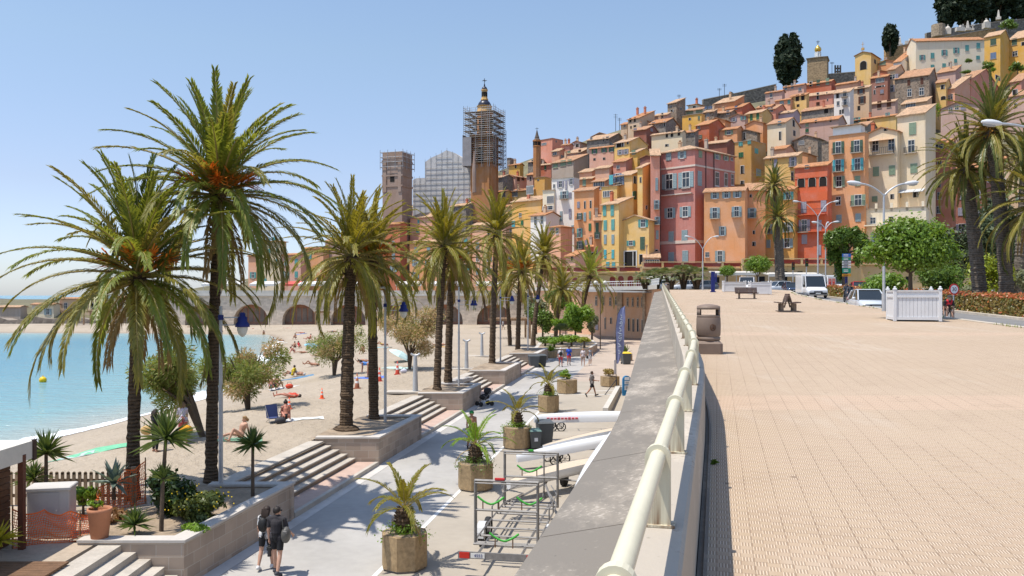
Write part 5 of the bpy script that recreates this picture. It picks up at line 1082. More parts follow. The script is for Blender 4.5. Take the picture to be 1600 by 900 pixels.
 # ---------------------------------------------------------------- raised beds and steps between beach and lower road
BLOCK=masonry('bed_block',(.40,.315,.245),(.46,.40,.33),.62,.31,.16,.35);COPE=mat('bed_coping',(.50,.46,.41),.85,.12,1.2,.2);SOIL=mat('bed_soil',(.30,.23,.16),.95,.4,1.5,.6,30)
BEDW=2.2
def bed(Y0,Y1,label,h_=1.1):
 o=empty('raised_bed',(xl(Y0),Y0,zroad(Y0)),0,label,'raised bed','raised beds along the beach');OFF=Vector(o.location)
 def p(x,Y,z):return Vector((x,Y,zroad(Y)+z))-OFF
 t=.34
 mb=MB()
 for q in((0,t),):
  a,b_=[p(xl(Y0),Y0,-.3),p(xl(Y1),Y1,-.3),p(xl(Y1),Y1,h_),p(xl(Y0),Y0,h_)],[p(xl(Y0)-t,Y0+t,-.3),p(xl(Y1)-t,Y1-t,-.3),p(xl(Y1)-t,Y1-t,h_),p(xl(Y0)-t,Y0+t,h_)]
  mb.add(a+b_,[(0,1,2,3),(5,4,7,6)])
 for Y,s in((Y0,1),(Y1,-1)):
  a=[p(xl(Y)-BEDW-.4,Y,-.3),p(xl(Y),Y,-.3),p(xl(Y),Y,h_),p(xl(Y)-BEDW-.4,Y,h_)];b_=[v+Vector((0,s*t,0))for v in a]
  mb.add(a+b_,[(0,1,2,3)if s>0 else(3,2,1,0),(5,4,7,6)if s>0 else(6,7,4,5),(3,2,6,7)])
 mb.build('wall',BLOCK,o)
 mb=MB();e=.035
 def slab(c4,z0,z1):
  vs=[v+Vector((0,0,z0))for v in c4]+[v+Vector((0,0,z1))for v in c4];mb.add(vs,[(4,5,6,7),(3,2,1,0)]+[(i,(i+1)%4,4+(i+1)%4,4+i)for i in range(4)])
 slab([p(xl(Y0)+e,Y0-e,h_),p(xl(Y1)+e,Y1+e,h_),p(xl(Y1)-t-e,Y1-t-e,h_),p(xl(Y0)-t-e,Y0+t+e,h_)],.002,.07)
 slab([p(xl(Y0)-BEDW-.4,Y0-e,h_),p(xl(Y0)+e-.0,Y0-e,h_),p(xl(Y0)-t-e,Y0+t+e,h_),p(xl(Y0)-BEDW-.4,Y0+t+e,h_)],.002,.07)
 slab([p(xl(Y1)+e,Y1+e,h_),p(xl(Y1)-BEDW-.4,Y1+e,h_),p(xl(Y1)-BEDW-.4,Y1-t-e,h_),p(xl(Y1)-t-e,Y1-t-e,h_)],.002,.07)
 mb.build('coping',COPE,o)
 mb=MB();vs=[];fs=[];nx,ny=8,14
 for j in range(ny+1):
  Y=Y0+t*.5+(Y1-Y0-t)*j/ny
  for i in range(nx+1):x=xl(Y)-t*.5-(BEDW+.7-t*.5)*i/nx;vs.append(p(x,Y,h_-.06+rnd.uniform(-.03,.05)+(.06 if i>6 else 0)))
 fs=[(j*(nx+1)+i,j*(nx+1)+i+1,(j+1)*(nx+1)+i+1,(j+1)*(nx+1)+i)for j in range(ny)for i in range(nx)]
 fs=[tuple(reversed(f))for f in fs];mb.add(vs,fs,smooth=True);mb.build('soil',SOIL,o)
 return o
STEPM=mat('step_concrete',(.44,.395,.335),.9,.2,1.5,.25);PINKP=mat('pink_step_paving',(.46,.33,.265),.9,.14,2,.2);RISER=mat('step_riser',(.26,.19,.13),.9,.3,2)
def stair(Y0,Y1,label):
 o=empty('beach_steps',(xl(Y0),Y0,zroad(Y0)),0,label,'steps','steps from the lower road to the beach');OFF=Vector(o.location)
 def p(t,Y,z):return Vector((xl(Y)-t,Y,zroad(Y)+z))-OFF
 def blk(mb,t0,t1,z0,z1):
  vs=[p(t0,Y0,z0),p(t0,Y1,z0),p(t1,Y1,z0),p(t1,Y0,z0),p(t0,Y0,z1),p(t0,Y1,z1),p(t1,Y1,z1),p(t1,Y0,z1)]
  mb.add(vs,[(4,5,6,7),(0,1,5,4),(2,3,7,6),(3,0,4,7),(1,2,6,5)])
 mb=MB();blk(mb,-.02,.14,-.2,.17);mb.build('kerb',STEPM,o)
 mb=MB();blk(mb,.14,.92,-.2,.165);mb.build('landing',PINKP,o)
 for k in range(5):
  t0=.92+.33*k;mb=MB();z=.165+.17*(k+1)
  blk(mb,t0+.02,t0+.6,z-.3,z-.05);f=len(mb.f)
  mb.m=[1]*f;blk(mb,t0,t0+.6,z-.05,z);mb.build('step',[STEPM,RISER],o)
 return o
bed(20.8,27.0,'long block-walled raised bed with shrubs nearest the camera');bed(35,41.2,'block-walled raised bed holding two palm trunks in bare soil')
bed(49.6,54.6,'block-walled raised bed with two palms and a pushchair parked by it');bed(62.8,70,'block-walled raised bed with a single leaning palm');bed(79,86,'far block-walled raised bed beside the grey bins')
stair(27.05,34.95,'wide beach steps between the shrub bed and the bed of two trunks');stair(41.25,49.55,'beach steps ending at the bed with the pushchair');stair(54.65,62.75,'beach steps just beyond the pushchair');stair(70.05,78.95,'farthest beach steps near the grey bins')
# planted terrace bed at the far end of the lower road
def lowbed(name,pts,h_,label):
 c=sum((Vector((*q,0))for q in pts),Vector())/len(pts);z=zroad(c.y);o=empty(name,(c.x,c.y,z),0,label,'raised bed');P_=[(x-c.x,y-c.y)for x,y in pts]
 mb=MB();mb.prism(P_,-.2,h_);mb.build('wall',BLOCK,o);mb=MB();mb.prism([(x*1.01,y*1.01)for x,y in P_],h_,h_+.07);mb.build('coping',COPE,o);mb=MB();mb.prism([(x*.9,y*.9)for x,y in P_],h_+.03,h_+.1);mb.build('soil',SOIL,o);return o
lowbed('raised_bed',[(2.2,88),(8.2,90),(9.8,98),(10.0,106),(3.5,104)],.75,'low walled garden bed with fan palm and flowers at the end of the lower road')
# ---- beach edge at lower left: landing, concrete steps, timber deck and kiosk
zL=-4.36
mb=MB();mb.prism([(-30,14),(-10.35,14),(-10.2,20.85),(-10.3,26.5),(-13,27),(-18,26),(-30,26)],zL-1.5,zL);mb.build('beach_terrace',mat('terrace_sand',(.40,.325,.245),.95,.25,.8,.5,20),kind='structure')
o=empty('concrete_steps',(-9.8,18.5,zL),0,'worn concrete steps beside the timber deck at the lower left','steps')
for k in range(6):
 mb=MB();mb.box((.2+.36*k-.2,.95-.35*k*.3,-.17*(k+1)-.35+.17),(.56,3.2,.7));mb.build('step',STEPM,o)
o=empty('timber_deck',(-12.5,18.2,zL),0,'brown timber deck with steps in front of the kiosk','deck')
PLK=mat('weathered_deck',(.155,.085,.045),.75,.35,3,.3)
mb=MB()
for k in range(14):mb.box((0,-1.1+.16*k,.06),(5.0,.15,.05))
mb.build('deck_boards',PLK,o);mb=MB();mb.box((0,-1.25,-.1),(5,.05,.3));mb.build('fascia',PLK,o)
for k in range(3):
 mb=MB();mb.box((2.6+.34*k,0.2-.1*k,-.04-.17*k),(.33,2.0,.06));mb.box((2.74+.34*k,.2-.1*k,-.14-.17*k),(.04,2.0,.16));mb.build('step',PLK,o)
o=empty('beach_kiosk',(-13.65,19.6,zL),0,'dark timber beach kiosk with pale flat canopy roof at the left edge','kiosk')
mb=MB()
for k in range(15):mb.box((0.05,0,.12+.152*k),(2.7,.12,.14));mb.box((1.42,.5,.12+.152*k),(.12,1.2,.14))
mb.build('wall',mat('kiosk_log',(.10,.042,.018),.6,.4,3,.3),o)
mb=MB();mb.box((1.90,.85,1.12),(.13,.13,2.3));mb.build('post',mat('kiosk_post',(.12,.04,.022),.5,.2,3),o)
mb=MB();mb.box((-.3,-.5,2.50),(4.5,3.6,.08));mb.box((-.3,-2.27,2.32),(4.5,.05,.42));mb.box((1.93,-.5,2.32),(.05,3.6,.42));mb.build('roof',mat('kiosk_canvas',(.62,.58,.50),.8,.1,1),o)
mb=MB();mb.box((1.97,1.26,2.32),(.06,.12,.5));mb.build('corner_trim',mat('kiosk_trim',(.06,.035,.025),.6),o)
o=empty('picket_fence',(-13,24.6,zL),0,'weathered wooden picket fence along the beach edge','fence');WD=mat('fence_wood',(.27,.19,.115),.85,.3,4,.3)
mb=MB()
for k in range(29):
 x=-2.6+.165*k;mb.box((x,0,.5),(.09,.03,.92));mb.tube((x,-.015,.96),(x,.015,.96),.045,n=8,smooth=False)
mb.build('picket',WD,o);mb=MB()
for z in(.3,.74):mb.box((-.3,.04,z),(4.9,.04,.09))
mb.build('rail',WD,o)
for x in(-2.3,-.55,2.05):mb=MB();mb.box((x,.1,.55),(.12,.12,1.15));mb.build('post',WD,o)
o=empty('utility_cabinet',(-11.65,21.6,zL),R(12),'pale metal utility cabinet behind orange barrier netting','cabinet');CAB=mat('cabinet_grey',(.52,.49,.45),.6,.08,2)
mb=MB();mb.bevbox((0,0,.62),(.98,.62,1.2),.02);mb.box((0,0,.03),(.9,.55,.08));mb.build('body',CAB,o);mb=MB();mb.box((-.08,-.32,.66),(.68,.02,1.0));mb.box((.2,-.335,.66),(.03,.02,.12));mb.build('door',mat('cabinet_door',(.47,.44,.41),.6,.08,2),o);mb=MB();mb.bevbox((0,0,1.25),(1.06,.7,.08),.02);mb.build('lid',CAB,o)
# orange plastic barrier netting
NET=mat('barrier_net_orange',(.78,.16,.035),.6,.12,2)
o=empty('barrier_netting',(-11,21,zL),0,'orange plastic barrier netting sagging between the kiosk and the palm','netting');mb=MB()
path=[(-12.0,20.5,.95),(-11.5,20.95,.82),(-10.85,21.0,.78),(-10.5,21.6,.62),(-10.9,22.4,.75),(-11.3,23.3,.85),(-11.1,24.4,1.1),(-10.7,24.9,1.25)]
SEG=90;rows=13;G=[]
for i in range(SEG+1):
 t=i/SEG*(len(path)-1);k=min(int(t),len(path)-2);f=t-k;a,b_=path[k],path[k+1];G.append((a[0]+(b_[0]-a[0])*f,a[1]+(b_[1]-a[1])*f,a[2]+(b_[2]-a[2])*f-.12*math.sin(f*math.pi)))
def npnt(i,j):x,y,h_=G[i];return Vector((x+11+.03*math.sin(i*.7+j),y-21+.03*math.sin(j*1.3+i*.3),h_*j/rows))
for j in range(rows+1):
 for i in range(SEG):a,b_=npnt(i,j),npnt(i+1,j);hz=Vector((0,0,.009 if j not in(0,rows)else.02));mb.add([a-hz,b_-hz,b_+hz,a+hz],[(0,1,2,3)])
for i in range(0,SEG+1):
 for j in range(rows):a,b_=npnt(i,j),npnt(i,j+1);d=Vector((.008,0,0));mb.add([a-d,a+d,b_+d,b_-d],[(0,1,2,3)])
mb.build('net',NET,o)
for i in(0,30,60,90):mb=MB();x,y,h_=G[i];mb.tube((x+11,y-21,0),(x+11,y-21,h_+.1),.018,n=6);mb.build('stake',mat('stake_wood',(.25,.16,.08),.8),o)
POTC=mat('terracotta_pot',(.42,.18,.095),.8,.12,3)
o=empty('terracotta_pot',(-10.15,21.0,zL),0,'tall terracotta pot with low greenery beside the orange netting','plant pot')
mb=MB();mb.lathe([(.17,0),(.19,.02),(.27,.74),(.29,.78),(.29,.85),(.25,.85),(.24,.76)],n=24);mb.build('pot',POTC,o)
# ---------------------------------------------------------------- palms, trees, shrubs
LEAF_A=leafmat('palm_leaf_green',(.125,.17,.024),(.25,.275,.045),.42,.42);LEAF_B=leafmat('palm_leaf_golden',(.12,.15,.02),(.33,.27,.032),.42,.45);LEAF_O=leafmat('palm_leaf_older',(.18,.18,.035),(.30,.26,.055),.40,.42);LEAF_C=leafmat('canary_palm_leaf',(.075,.11,.024),(.17,.185,.045),.34,.38)  # LEAF_B: gold of backlight painted into the leaf, along with older-frond yellow
RACH=mat('palm_rachis',(.30,.23,.07),.6,.2,3);DEAD=leafmat('palm_leaf_dry',(.25,.15,.05),(.34,.22,.08),.2,.7);DATE=mat('date_stalk_orange',(.80,.27,.03),.6,.25,6)
def bark(name,col):
 m,nt,b,o=newmat(name);p=objpos(nt);sp=nd(nt,'SeparateXYZ',{0:p});n1=noise(nt,p,6,5,.7)
 z=mathn(nt,'ADD',mathn(nt,'MULTIPLY',sp.outputs[2],9.0),mathn(nt,'MULTIPLY',n1,1.6));r=mathn(nt,'ABSOLUTE',mathn(nt,'SUBTRACT',mathn(nt,'FRACT',z),.5))
 c=mixc(nt,ramp(nt,r,1,0,.05,.4),col,tuple(x*.35 for x in col));c=mixc(nt,ramp(nt,n1,0,.6,.4,.7),c,tuple(min(1,x*1.7)for x in col));nt.links.new(c,b.inputs['Base Color'])
 b.inputs['Roughness'].default_value=.95;b.inputs['Specular IOR Level'].default_value=.1;bump(nt,b,mathn(nt,'ADD',r,n1),1.0,.06);return m
BARK=bark('palm_bark',(.115,.08,.052));BARKG=bark('palm_bark_grey',(.15,.125,.10));WOODB=mat('tree_bark',(.11,.08,.055),.95,.35,4,.6,20)
def frond(mb,base,az,e0,L,bend,rs,nl=46,ll=.42,lw=.030,mi=0,rmi=1,droop=.25,vee=.55,pet=.1):
 """one feather leaf: arching midrib with two rows of leaflets"""
 ca,sa=math.cos(az),math.sin(az);side=Vector((-sa,ca,0));pts=[];p=Vector(base);n=16;tw=rs.uniform(-.35,.35)
 for i in range(n+1):
  t=i/n;e=e0-bend*(t**1.5);d=Vector((ca*math.cos(e),sa*math.cos(e),math.sin(e)));pts.append((p.copy(),d));p=p+d*(L/n)+side*(tw*t*L/n*.35)
 mb.path([q for q,_ in pts[::2]],[.030*(1-.85*i/8)*(L/3.4)+.004 for i in range(len(pts[::2]))],4,rmi,False)
 for k in range(nl):
  t=pet+(1-pet)*(k+.5)/nl;f=t*n;i=min(int(f),n-1);q=pts[i][0].lerp(pts[i+1][0],f-i);d=pts[i][1].lerp(pts[i+1][1],f-i).normalized();up=side.cross(d)*-1
  if up.z<0 and abs(d.z)<.9:up=-up
  s=ll*(.35+.65*math.sin(min(1,(t+.12)*1.15)*math.pi*.92)**.7)*rs.uniform(.85,1.12)
  for sg in(1,-1):
   a=.82-.48*t+rs.uniform(-.12,.12);ld=(side*sg*math.sin(a)*math.cos(vee)+d*math.cos(a)+up*math.sin(a)*math.sin(vee)*rs.uniform(.5,1.2)).normalized()
   m1=q+ld*s*.5;tip=q+ld*s+Vector((0,0,-droop*s*rs.uniform(.5,1.3)));w=ld.cross(up);w=w.normalized()*lw if w.length>.1 else side*lw
   mb.add([q,m1+w*.5,tip,m1-w*.5],[(0,1,2,3)],mi)
def palm_crown(seed,R_=3.6,nf=58,leaf=None,dates=True,low=-.9,dead=4,ll=.44,lw=.032,nl=48,bk=1.1,old=None):
 rs=random.Random(seed);mb=MB();ga=2.399
 for i in range(nf):
  t=i/(nf-1);e0=R(87)-t**.95*(R(87)-low)+rs.uniform(-.13,.13);bend=.32+bk*t**.8+rs.uniform(-.12,.25)
  L=R_*(.92+.34*t+rs.uniform(-.12,.1))
  frond(mb,(rs.uniform(-.08,.08),rs.uniform(-.08,.08),.35-.55*t),i*ga+rs.uniform(-.25,.25),e0,L,bend,rs,nl,ll,lw,3 if rs.random()<t*.75 else 0,1,droop=.12+.3*t,vee=.4)
 for i in range(dead):frond(mb,(0,0,-.35),rs.uniform(0,6.28),R(-35)+rs.uniform(-.2,.1),R_*.8,.8,rs,nl//2,ll*.8,lw,2,1,droop=.6)
 me=mb.mesh('palm_crown',[leaf or LEAF_A,RACH,DEAD,old or LEAF_O])
 db=MB()
 for i in range(9 if dates else 0):
  a=i*2.4+rs.uniform(-.3,.3);e=rs.uniform(.25,.75);p0=Vector((math.cos(a)*.25,math.sin(a)*.25,.15));d=Vector((math.cos(a)*math.cos(e),math.sin(a)*math.cos(e),math.sin(e)))
  p1=p0+d*.75;db.path([p0,p1],[.03,.022],5)
  for k in range(42):
   v=(d+Vector((rs.uniform(-.7,.7),rs.uniform(-.7,.7),rs.uniform(-.6,.4)))).normalized();q=p0+d*rs.uniform(.3,.95);e2=q+v*rs.uniform(.3,.65)+Vector((0,0,-.12));w=Vector((.02,.02,0))
   db.add([q-w,q+w,e2+w*.8,e2-w*.8],[(0,1,2,3)]);w=Vector((-.02,.02,0));db.add([q-w,q+w,e2+w*.8,e2-w*.8],[(0,1,2,3)])
 return me,(db.mesh('date_stalks',DATE)if dates else None)
def trunk_mesh(h_,lean,r0,r1,seed,flare=1.25,m=None):
 rs=random.Random(seed);mb=MB();n=max(10,int(h_*7));pts=[];rr=[]
 for i in range(n+1):
  t=i/n;pts.append((lean[0]*t**1.4,lean[1]*t**1.4,h_*t));r=r0+(r1-r0)*t
  if t<.06:r*=flare-(flare-1)*t/.06
  if t>.9:r*=1+.5*(t-.9)/.1
  rr.append(r*(1+(.05 if i%2 else-.03)+rs.uniform(-.07,.07)))
 mb.path(pts,rr,12,0,True,False)
 # old leaf bases below the crown
 for k in range(46):
  a=k*2.4;z=h_*(1-.012)-rs.uniform(0,1)**1.3*min(1.4,h_*.25);t=z/h_;c=Vector((lean[0]*t**1.4,lean[1]*t**1.4,z));d=Vector((math.cos(a),math.sin(a),rs.uniform(.5,1.0))).normalized()
  mb.tube(c+d*r1*.8,c+d*(r1*.8+rs.uniform(.16,.3)),.05,.025,n=4)
 return mb.mesh('trunk',m or BARK)
CROWNS={}
def palm(name,base,crown,label,kind,r0=.24,r1=.17,sc=1.0,seed=1,rz=None,group='date palms along the beach promenade',m=None,cat='palm tree'):
 o=empty(name,base,0,label,cat,group);d=crown-base
 link('trunk',trunk_mesh(d.z,(d.x,d.y),r0,r1,seed,m=m),o)
 me,dm=CROWNS[kind];rz=rnd.uniform(0,6.28)if rz is None else rz
 c=link('crown',me,o,d,rz,(sc,sc,sc))
 if dm:link('date_stalks',dm,c)
 return o
CROWNS['big1']=palm_crown(11,3.75,72,LEAF_A,True,R(-26),5,.56,.058,80);CROWNS['big2']=palm_crown(23,3.6,74,LEAF_A,True,R(-26),5,.56,.058,80)
CROWNS['mid1']=palm_crown(5,3.2,58,LEAF_B,False,R(-26),6,.48,.058,58);CROWNS['mid2']=palm_crown(8,3.3,56,LEAF_B,True,R(-24),6,.48,.058,58)
CROWNS['can']=palm_crown(31,3.3,70,LEAF_C,False,R(-30),6,.42,.062,60,1.3);CROWNS['far']=palm_crown(41,3.4,34,LEAF_A,False,R(-20),2,.55,.09,30)
def pw(px,py,Y):return W(px,py,Y)
for px,py,Y,cxp,cyp,kind,r0,r1,sc_,lab in((207,783,25.4,216,432,'big1',.20,.155,.93,'large date palm with orange fruit stalks at the far left over the kiosk fence'),(330,756,27.6,341,304,'big2',.20,.155,1.0,'tallest date palm standing behind the yellow flowering shrub'),(541,674,37.4,549,402,'mid1',.30,.22,1.0,'date palm with swollen base in the bed of two trunks, nearer trunk'),(584,656,40.7,580,404,'mid2',.24,.20,.92,'slimmer date palm behind the lamp post in the bed of two trunks'),(683,611,52.0,694,384,'mid1',.23,.18,1.0,'leaning date palm left of its twin in the pushchair bed'),(700,602,55.7,706,412,'mid2',.26,.2,.95,'date palm with drooping skirt, right twin in the pushchair bed'),(769,570,69.7,776,366,'mid1',.26,.2,1.12,'date palm standing alone in the bed beyond the pushchair'),(809,552,85.0,813,424,'mid2',.26,.2,1.15,'golden date palm before the wooden pergola'),(833,540,95.0,850,400,'mid1',.26,.2,1.1,'date palm behind the pergola, its crown against the white houses'),(797,545,104.,790,440,'mid2',.26,.2,1.0,'date palm half hidden behind the lone bed palm'),(905,520,112.,922,432,'far',.3,.25,1.3,'date palm in front of the cream arcade, crown touching the peach building'),(868,530,108.,878,452,'mid1',.28,.22,1.0,'bushy date palm left of the bright green tree'),(632,520,140.,632,470,'far',.25,.2,.9,'distant palm behind the feathery brown shrub'),(760,500,170.,752,452,'far',.25,.2,.9,'distant palm in front of the last arch')):
 Y_=Y;b_=W(px,py,Y);palm('date_palm',b_,W(cxp,cyp,Y+rnd.uniform(-.4,.4)),lab,kind,r0,r1,sc_,seed=int(px))
 # swollen root mound of the nearer trunk
mb=MB();b_=W(541,676,37.4);mb.ball((0,0,0),(.62,.5,.34),0,14,8);mb.ball((-.42,.1,-.05),(.36,.3,.2),0,10,6);mb.build('root_mound',BARK,None,b_+Vector((0,0,.02)))
rm=bpy.data.objects['root_mound'];p0=[o for o in COL.objects if o.get('label','').startswith('date palm with swollen')][0];rm.parent=p0;rm.location=(0,0,.0)
for px,py,Y,cxp,cyp,sc_,r0,lab in((1216,438,124,1209,290,1.0,.42,'taller of the twin palms in front of the ochre houses'),(1222,440,121,1216,340,.98,.48,'shorter of the twin palms in front of the ochre houses'),(1532,468,54,1508,262,.9,.44,'stout palm with hanging skirt left of the lamp head'),(1574,468,52,1549,205,.98,.42,'tall palm with orange stalks behind the upper right lamp head'),(1660,470,50,1626,318,1.1,.46,'palm at the right edge of which only drooping fronds show'),(1590,462,66,1604,250,.9,.36,'dark trunked palm deep in the garden at the right edge')):
 b_=W(px,py,Y);b_.z=S(min(Y,116))-.5;c_=W(cxp,cyp,Y);palm('canary_palm',b_,c_,lab,'can',r0,r0*.82,sc_,seed=px,group='canary palms by the road',m=BARKG)
mb=MB();rs=random.Random(5)
c_=[o for o in COL.objects if o.get('label','').startswith('tall palm with orange')][0].children
for k in range(240):
 a=rs.uniform(0,6.28);r=rs.uniform(.3,1.0);q=Vector((math.cos(a)*r*.5,math.sin(a)*r*.5,rs.uniform(-.1,.4)));e2=q+Vector((math.cos(a)*.5,math.sin(a)*.5,rs.uniform(-.5,.3)));w=Vector((.02,.02,0));mb.add([q-w,q+w,e2+w,e2-w],[(0,1,2,3)])
mb.build('date_stalks',mat('date_stalk_ochre',(.50,.24,.04),.6,.25,5),[c for c in c_ if c.name.startswith('crown')][0])
# ---- leaf clouds
def leafcloud(clumps,n,size,rs,flat=.0,aspect=.5,shell=.55,up=.3):
 """leaf-sized quads spread through a set of ellipsoid clumps (cx,cy,cz,rx,ry,rz)"""
 mb=MB();wts=[c[3]*c[4]*c[5]for c in clumps];tot=sum(wts)
 for c,w in zip(clumps,wts):
  for _ in range(max(4,int(n*w/tot))):
   v=Vector((rs.gauss(0,1),rs.gauss(0,1),rs.gauss(0,1))).normalized();r=(shell+(1-shell)*rs.random())*(1+.18*rs.gauss(0,1));p=Vector((c[0]+v.x*c[3]*r,c[1]+v.y*c[4]*r,c[2]+v.z*c[5]*r))
   nrm=(v+Vector((rs.gauss(0,.6),rs.gauss(0,.6),rs.gauss(0,.6)+up))).normalized();a=nrm.orthogonal().normalized();a.rotate(Matrix.Rotation(rs.uniform(0,6.28),3,nrm));b_=nrm.cross(a);s=size*rs.uniform(.65,1.35)
   mb.add([p-a*s,p+b_*s*aspect,p+a*s,p-b_*s*aspect],[(0,1,2,3)])
 return mb
def tree(name,base,h_trunk,clumps,n,size,m,label,cat='tree',seed=1,rt=.12,group=None,aspect=.5,bm=None,lean=(0,0),multi=0,**kw):
 rs=random.Random(seed);o=empty(name,base,0,label,cat,group);mb=MB()
 top=Vector((lean[0],lean[1],h_trunk));mb.path([(0,0,-.1),(lean[0]*.3,lean[1]*.3,h_trunk*.5),top],[rt*1.25,rt,rt*.8],8)
 for c in clumps[:9]:
  e=Vector(c[:3]);k=top.lerp(e,.5)+Vector((rs.uniform(-.1,.1),rs.uniform(-.1,.1),.1));mb.path([top,k,e],[rt*.6,rt*.35,rt*.12],5)
 for q in range(multi):
  a=q*6.28/multi;mb.path([(0,0,-.1),(math.cos(a)*.3*h_trunk,math.sin(a)*.3*h_trunk,h_trunk*.6),(math.cos(a)*.5*h_trunk,math.sin(a)*.5*h_trunk,h_trunk*1.1)],[rt*.8,rt*.6,rt*.3],6)
 mb.build('trunk',bm or WOODB,o);leafcloud(clumps,n,size,rs,aspect=aspect,**kw).build('crown',m,o);return o
def blob(rs,R_,H,n,cz,spread=.62,rr=.42):
 out=[]
 for k in range(n):
  v=Vector((rs.gauss(0,1),rs.gauss(0,1),rs.gauss(0,1))).normalized()*spread*rs.uniform(.6,1.1);s=rr*rs.uniform(.7,1.3);out.append((v.x*R_,v.y*R_,cz+v.z*H,R_*s,R_*s,H*s))
 return out
TAM=leafmat('tamarisk_foliage',(.14,.20,.045),(.26,.29,.08),.38,.7);TAMB=leafmat('tamarisk_faded_bloom',(.46,.31,.16),(.56,.42,.25),.3,.8);ORNG=leafmat('orange_tree_leaf',(.08,.16,.016),(.20,.30,.032),.34,.42);LIME=leafmat('lime_green_leaf',(.13,.25,.018),(.23,.35,.035),.35,.5);DKG=leafmat('dark_shrub_leaf',(.02,.045,.012),(.05,.085,.02),.2,.3);CYP=leafmat('cypress_foliage',(.012,.024,.010),(.028,.048,.016),.08,.7);PINEG=leafmat('pine_foliage',(.03,.05,.018),(.075,.10,.04),.15,.6);GARD=leafmat('garden_leaf',(.065,.13,.016),(.15,.23,.034),.3,.4);HEDG=leafmat('hedge_leaf',(.10,.14,.03),(.28,.17,.05),.25,.35);REDH=leafmat('hedge_red_shoot',(.42,.09,.035),(.50,.17,.06),.3,.4);GREYL=leafmat('grey_green_leaf',(.14,.16,.08),(.24,.25,.14),.25,.6)
def feathery(name,base,R_,H,label,mats,seed,n=5200,lean=(0,0),trunkh=1.2,bloom=.45):
 """tamarisk: fine sprays leaving several leaning stems"""
 n=int(n*1.7);rs=random.Random(seed);o=empty(name,base,0,label,'shrub','tamarisks on the beach');mb=MB();stems=[]
 for k in range(9):
  a=k*.7+rs.uniform(-.3,.3);e=Vector((math.cos(a)*R_*rs.uniform(.3,.8)+lean[0],math.sin(a)*R_*rs.uniform(.3,.8)+lean[1],H*rs.uniform(.55,.95)));k2=Vector((lean[0]*.3+math.cos(a)*.15,lean[1]*.3+math.sin(a)*.15,trunkh));mb.path([(0,0,-.1),k2,e],[.12,.08,.02],6);stems.append((k2,e))
 cs=[]
 for k in range(20):
  k2,e=rs.choice(stems);t=rs.uniform(.55,1.05);c=k2 .lerp(e,t)+Vector((rs.gauss(0,.22*R_),rs.gauss(0,.22*R_),rs.gauss(0,.08*H)));c.z=max(H*.28,c.z);cs.append((c,rs.uniform(.2,.36)*R_,rs.random()<bloom*(.4+c.z/H*.8)));mb.path([k2 .lerp(e,.4),c],[.03,.012],5)
 mb.build('trunk',WOODB,o);cl=MB();bl=MB()
 for _ in range(n):
  c,r,bm_=rs.choice(cs);v=Vector((rs.gauss(0,1),rs.gauss(0,1),rs.gauss(0,.8))).normalized()*r*rs.random()**.5*1.25;p=c+v;p.z=max(.1,p.z)
  d=(v.normalized()*.8+Vector((rs.gauss(0,.4),rs.gauss(0,.4),rs.gauss(0,.35)-.1))).normalized();L=rs.uniform(.12,.28)*(R_/1.6)**.5;w=d.orthogonal().normalized()*L*.10;w.rotate(Matrix.Rotation(rs.uniform(0,6.28),3,d))
  tgt=bl if(bm_ and rs.random()<.75)or rs.random()<.06 else cl
  tgt.add([p,p+d*L*.5+w,p+d*L,p+d*L*.5-w],[(0,1,2,3)])
 cl.build('crown',mats[0],o);bl.build('faded_bloom',mats[1],o);return o
def bz(px,py):  # point of the beach under a pixel
 Y=60.0
 for _ in range(30):
  x=(px-CX)*Y/F;z=zbeach(x,Y)if x<beach_right(Y)else zroad(Y);Y2=(CAMZ-z)*F/(py-CY);Y=Y*.5+Y2*.5
 return Vector(((px-CX)*Y/F,Y,CAMZ-(py-CY)*Y/F))
feathery('tamarisk',bz(318,682),1.7,3.5,'green tamarisk leaning over a woman with a yellow bag, behind the tallest palm',(TAM,TAMB),3,8200,(-1.9,.4),1.3,.08)
feathery('tamarisk',bz(388,640),2.0,3.5,'tamarisk with fading brown sprays at the water edge right of the tallest palm',(TAM,TAMB),4,8000,(-.4,0),1.0,.28)
feathery('tamarisk',bz(522,586),1.7,3.2,'pale green tamarisk standing on open sand left of the first trunk pair',(TAM,TAMB),6,5500,(.2,0),1.0,.25)
feathery('tamarisk',bz(640,577),2.1,4.6,'tall tamarisk covered in rust brown sprays right of the lamp post',(TAM,TAMB),9,7500,(.1,0),1.2,.9)
feathery('tamarisk',bz(88,510),3.0,4.0,'brown tamarisk thicket on the far shore',(TAM,TAMB),12,1500,(0,0),1.2,.5)if False else None
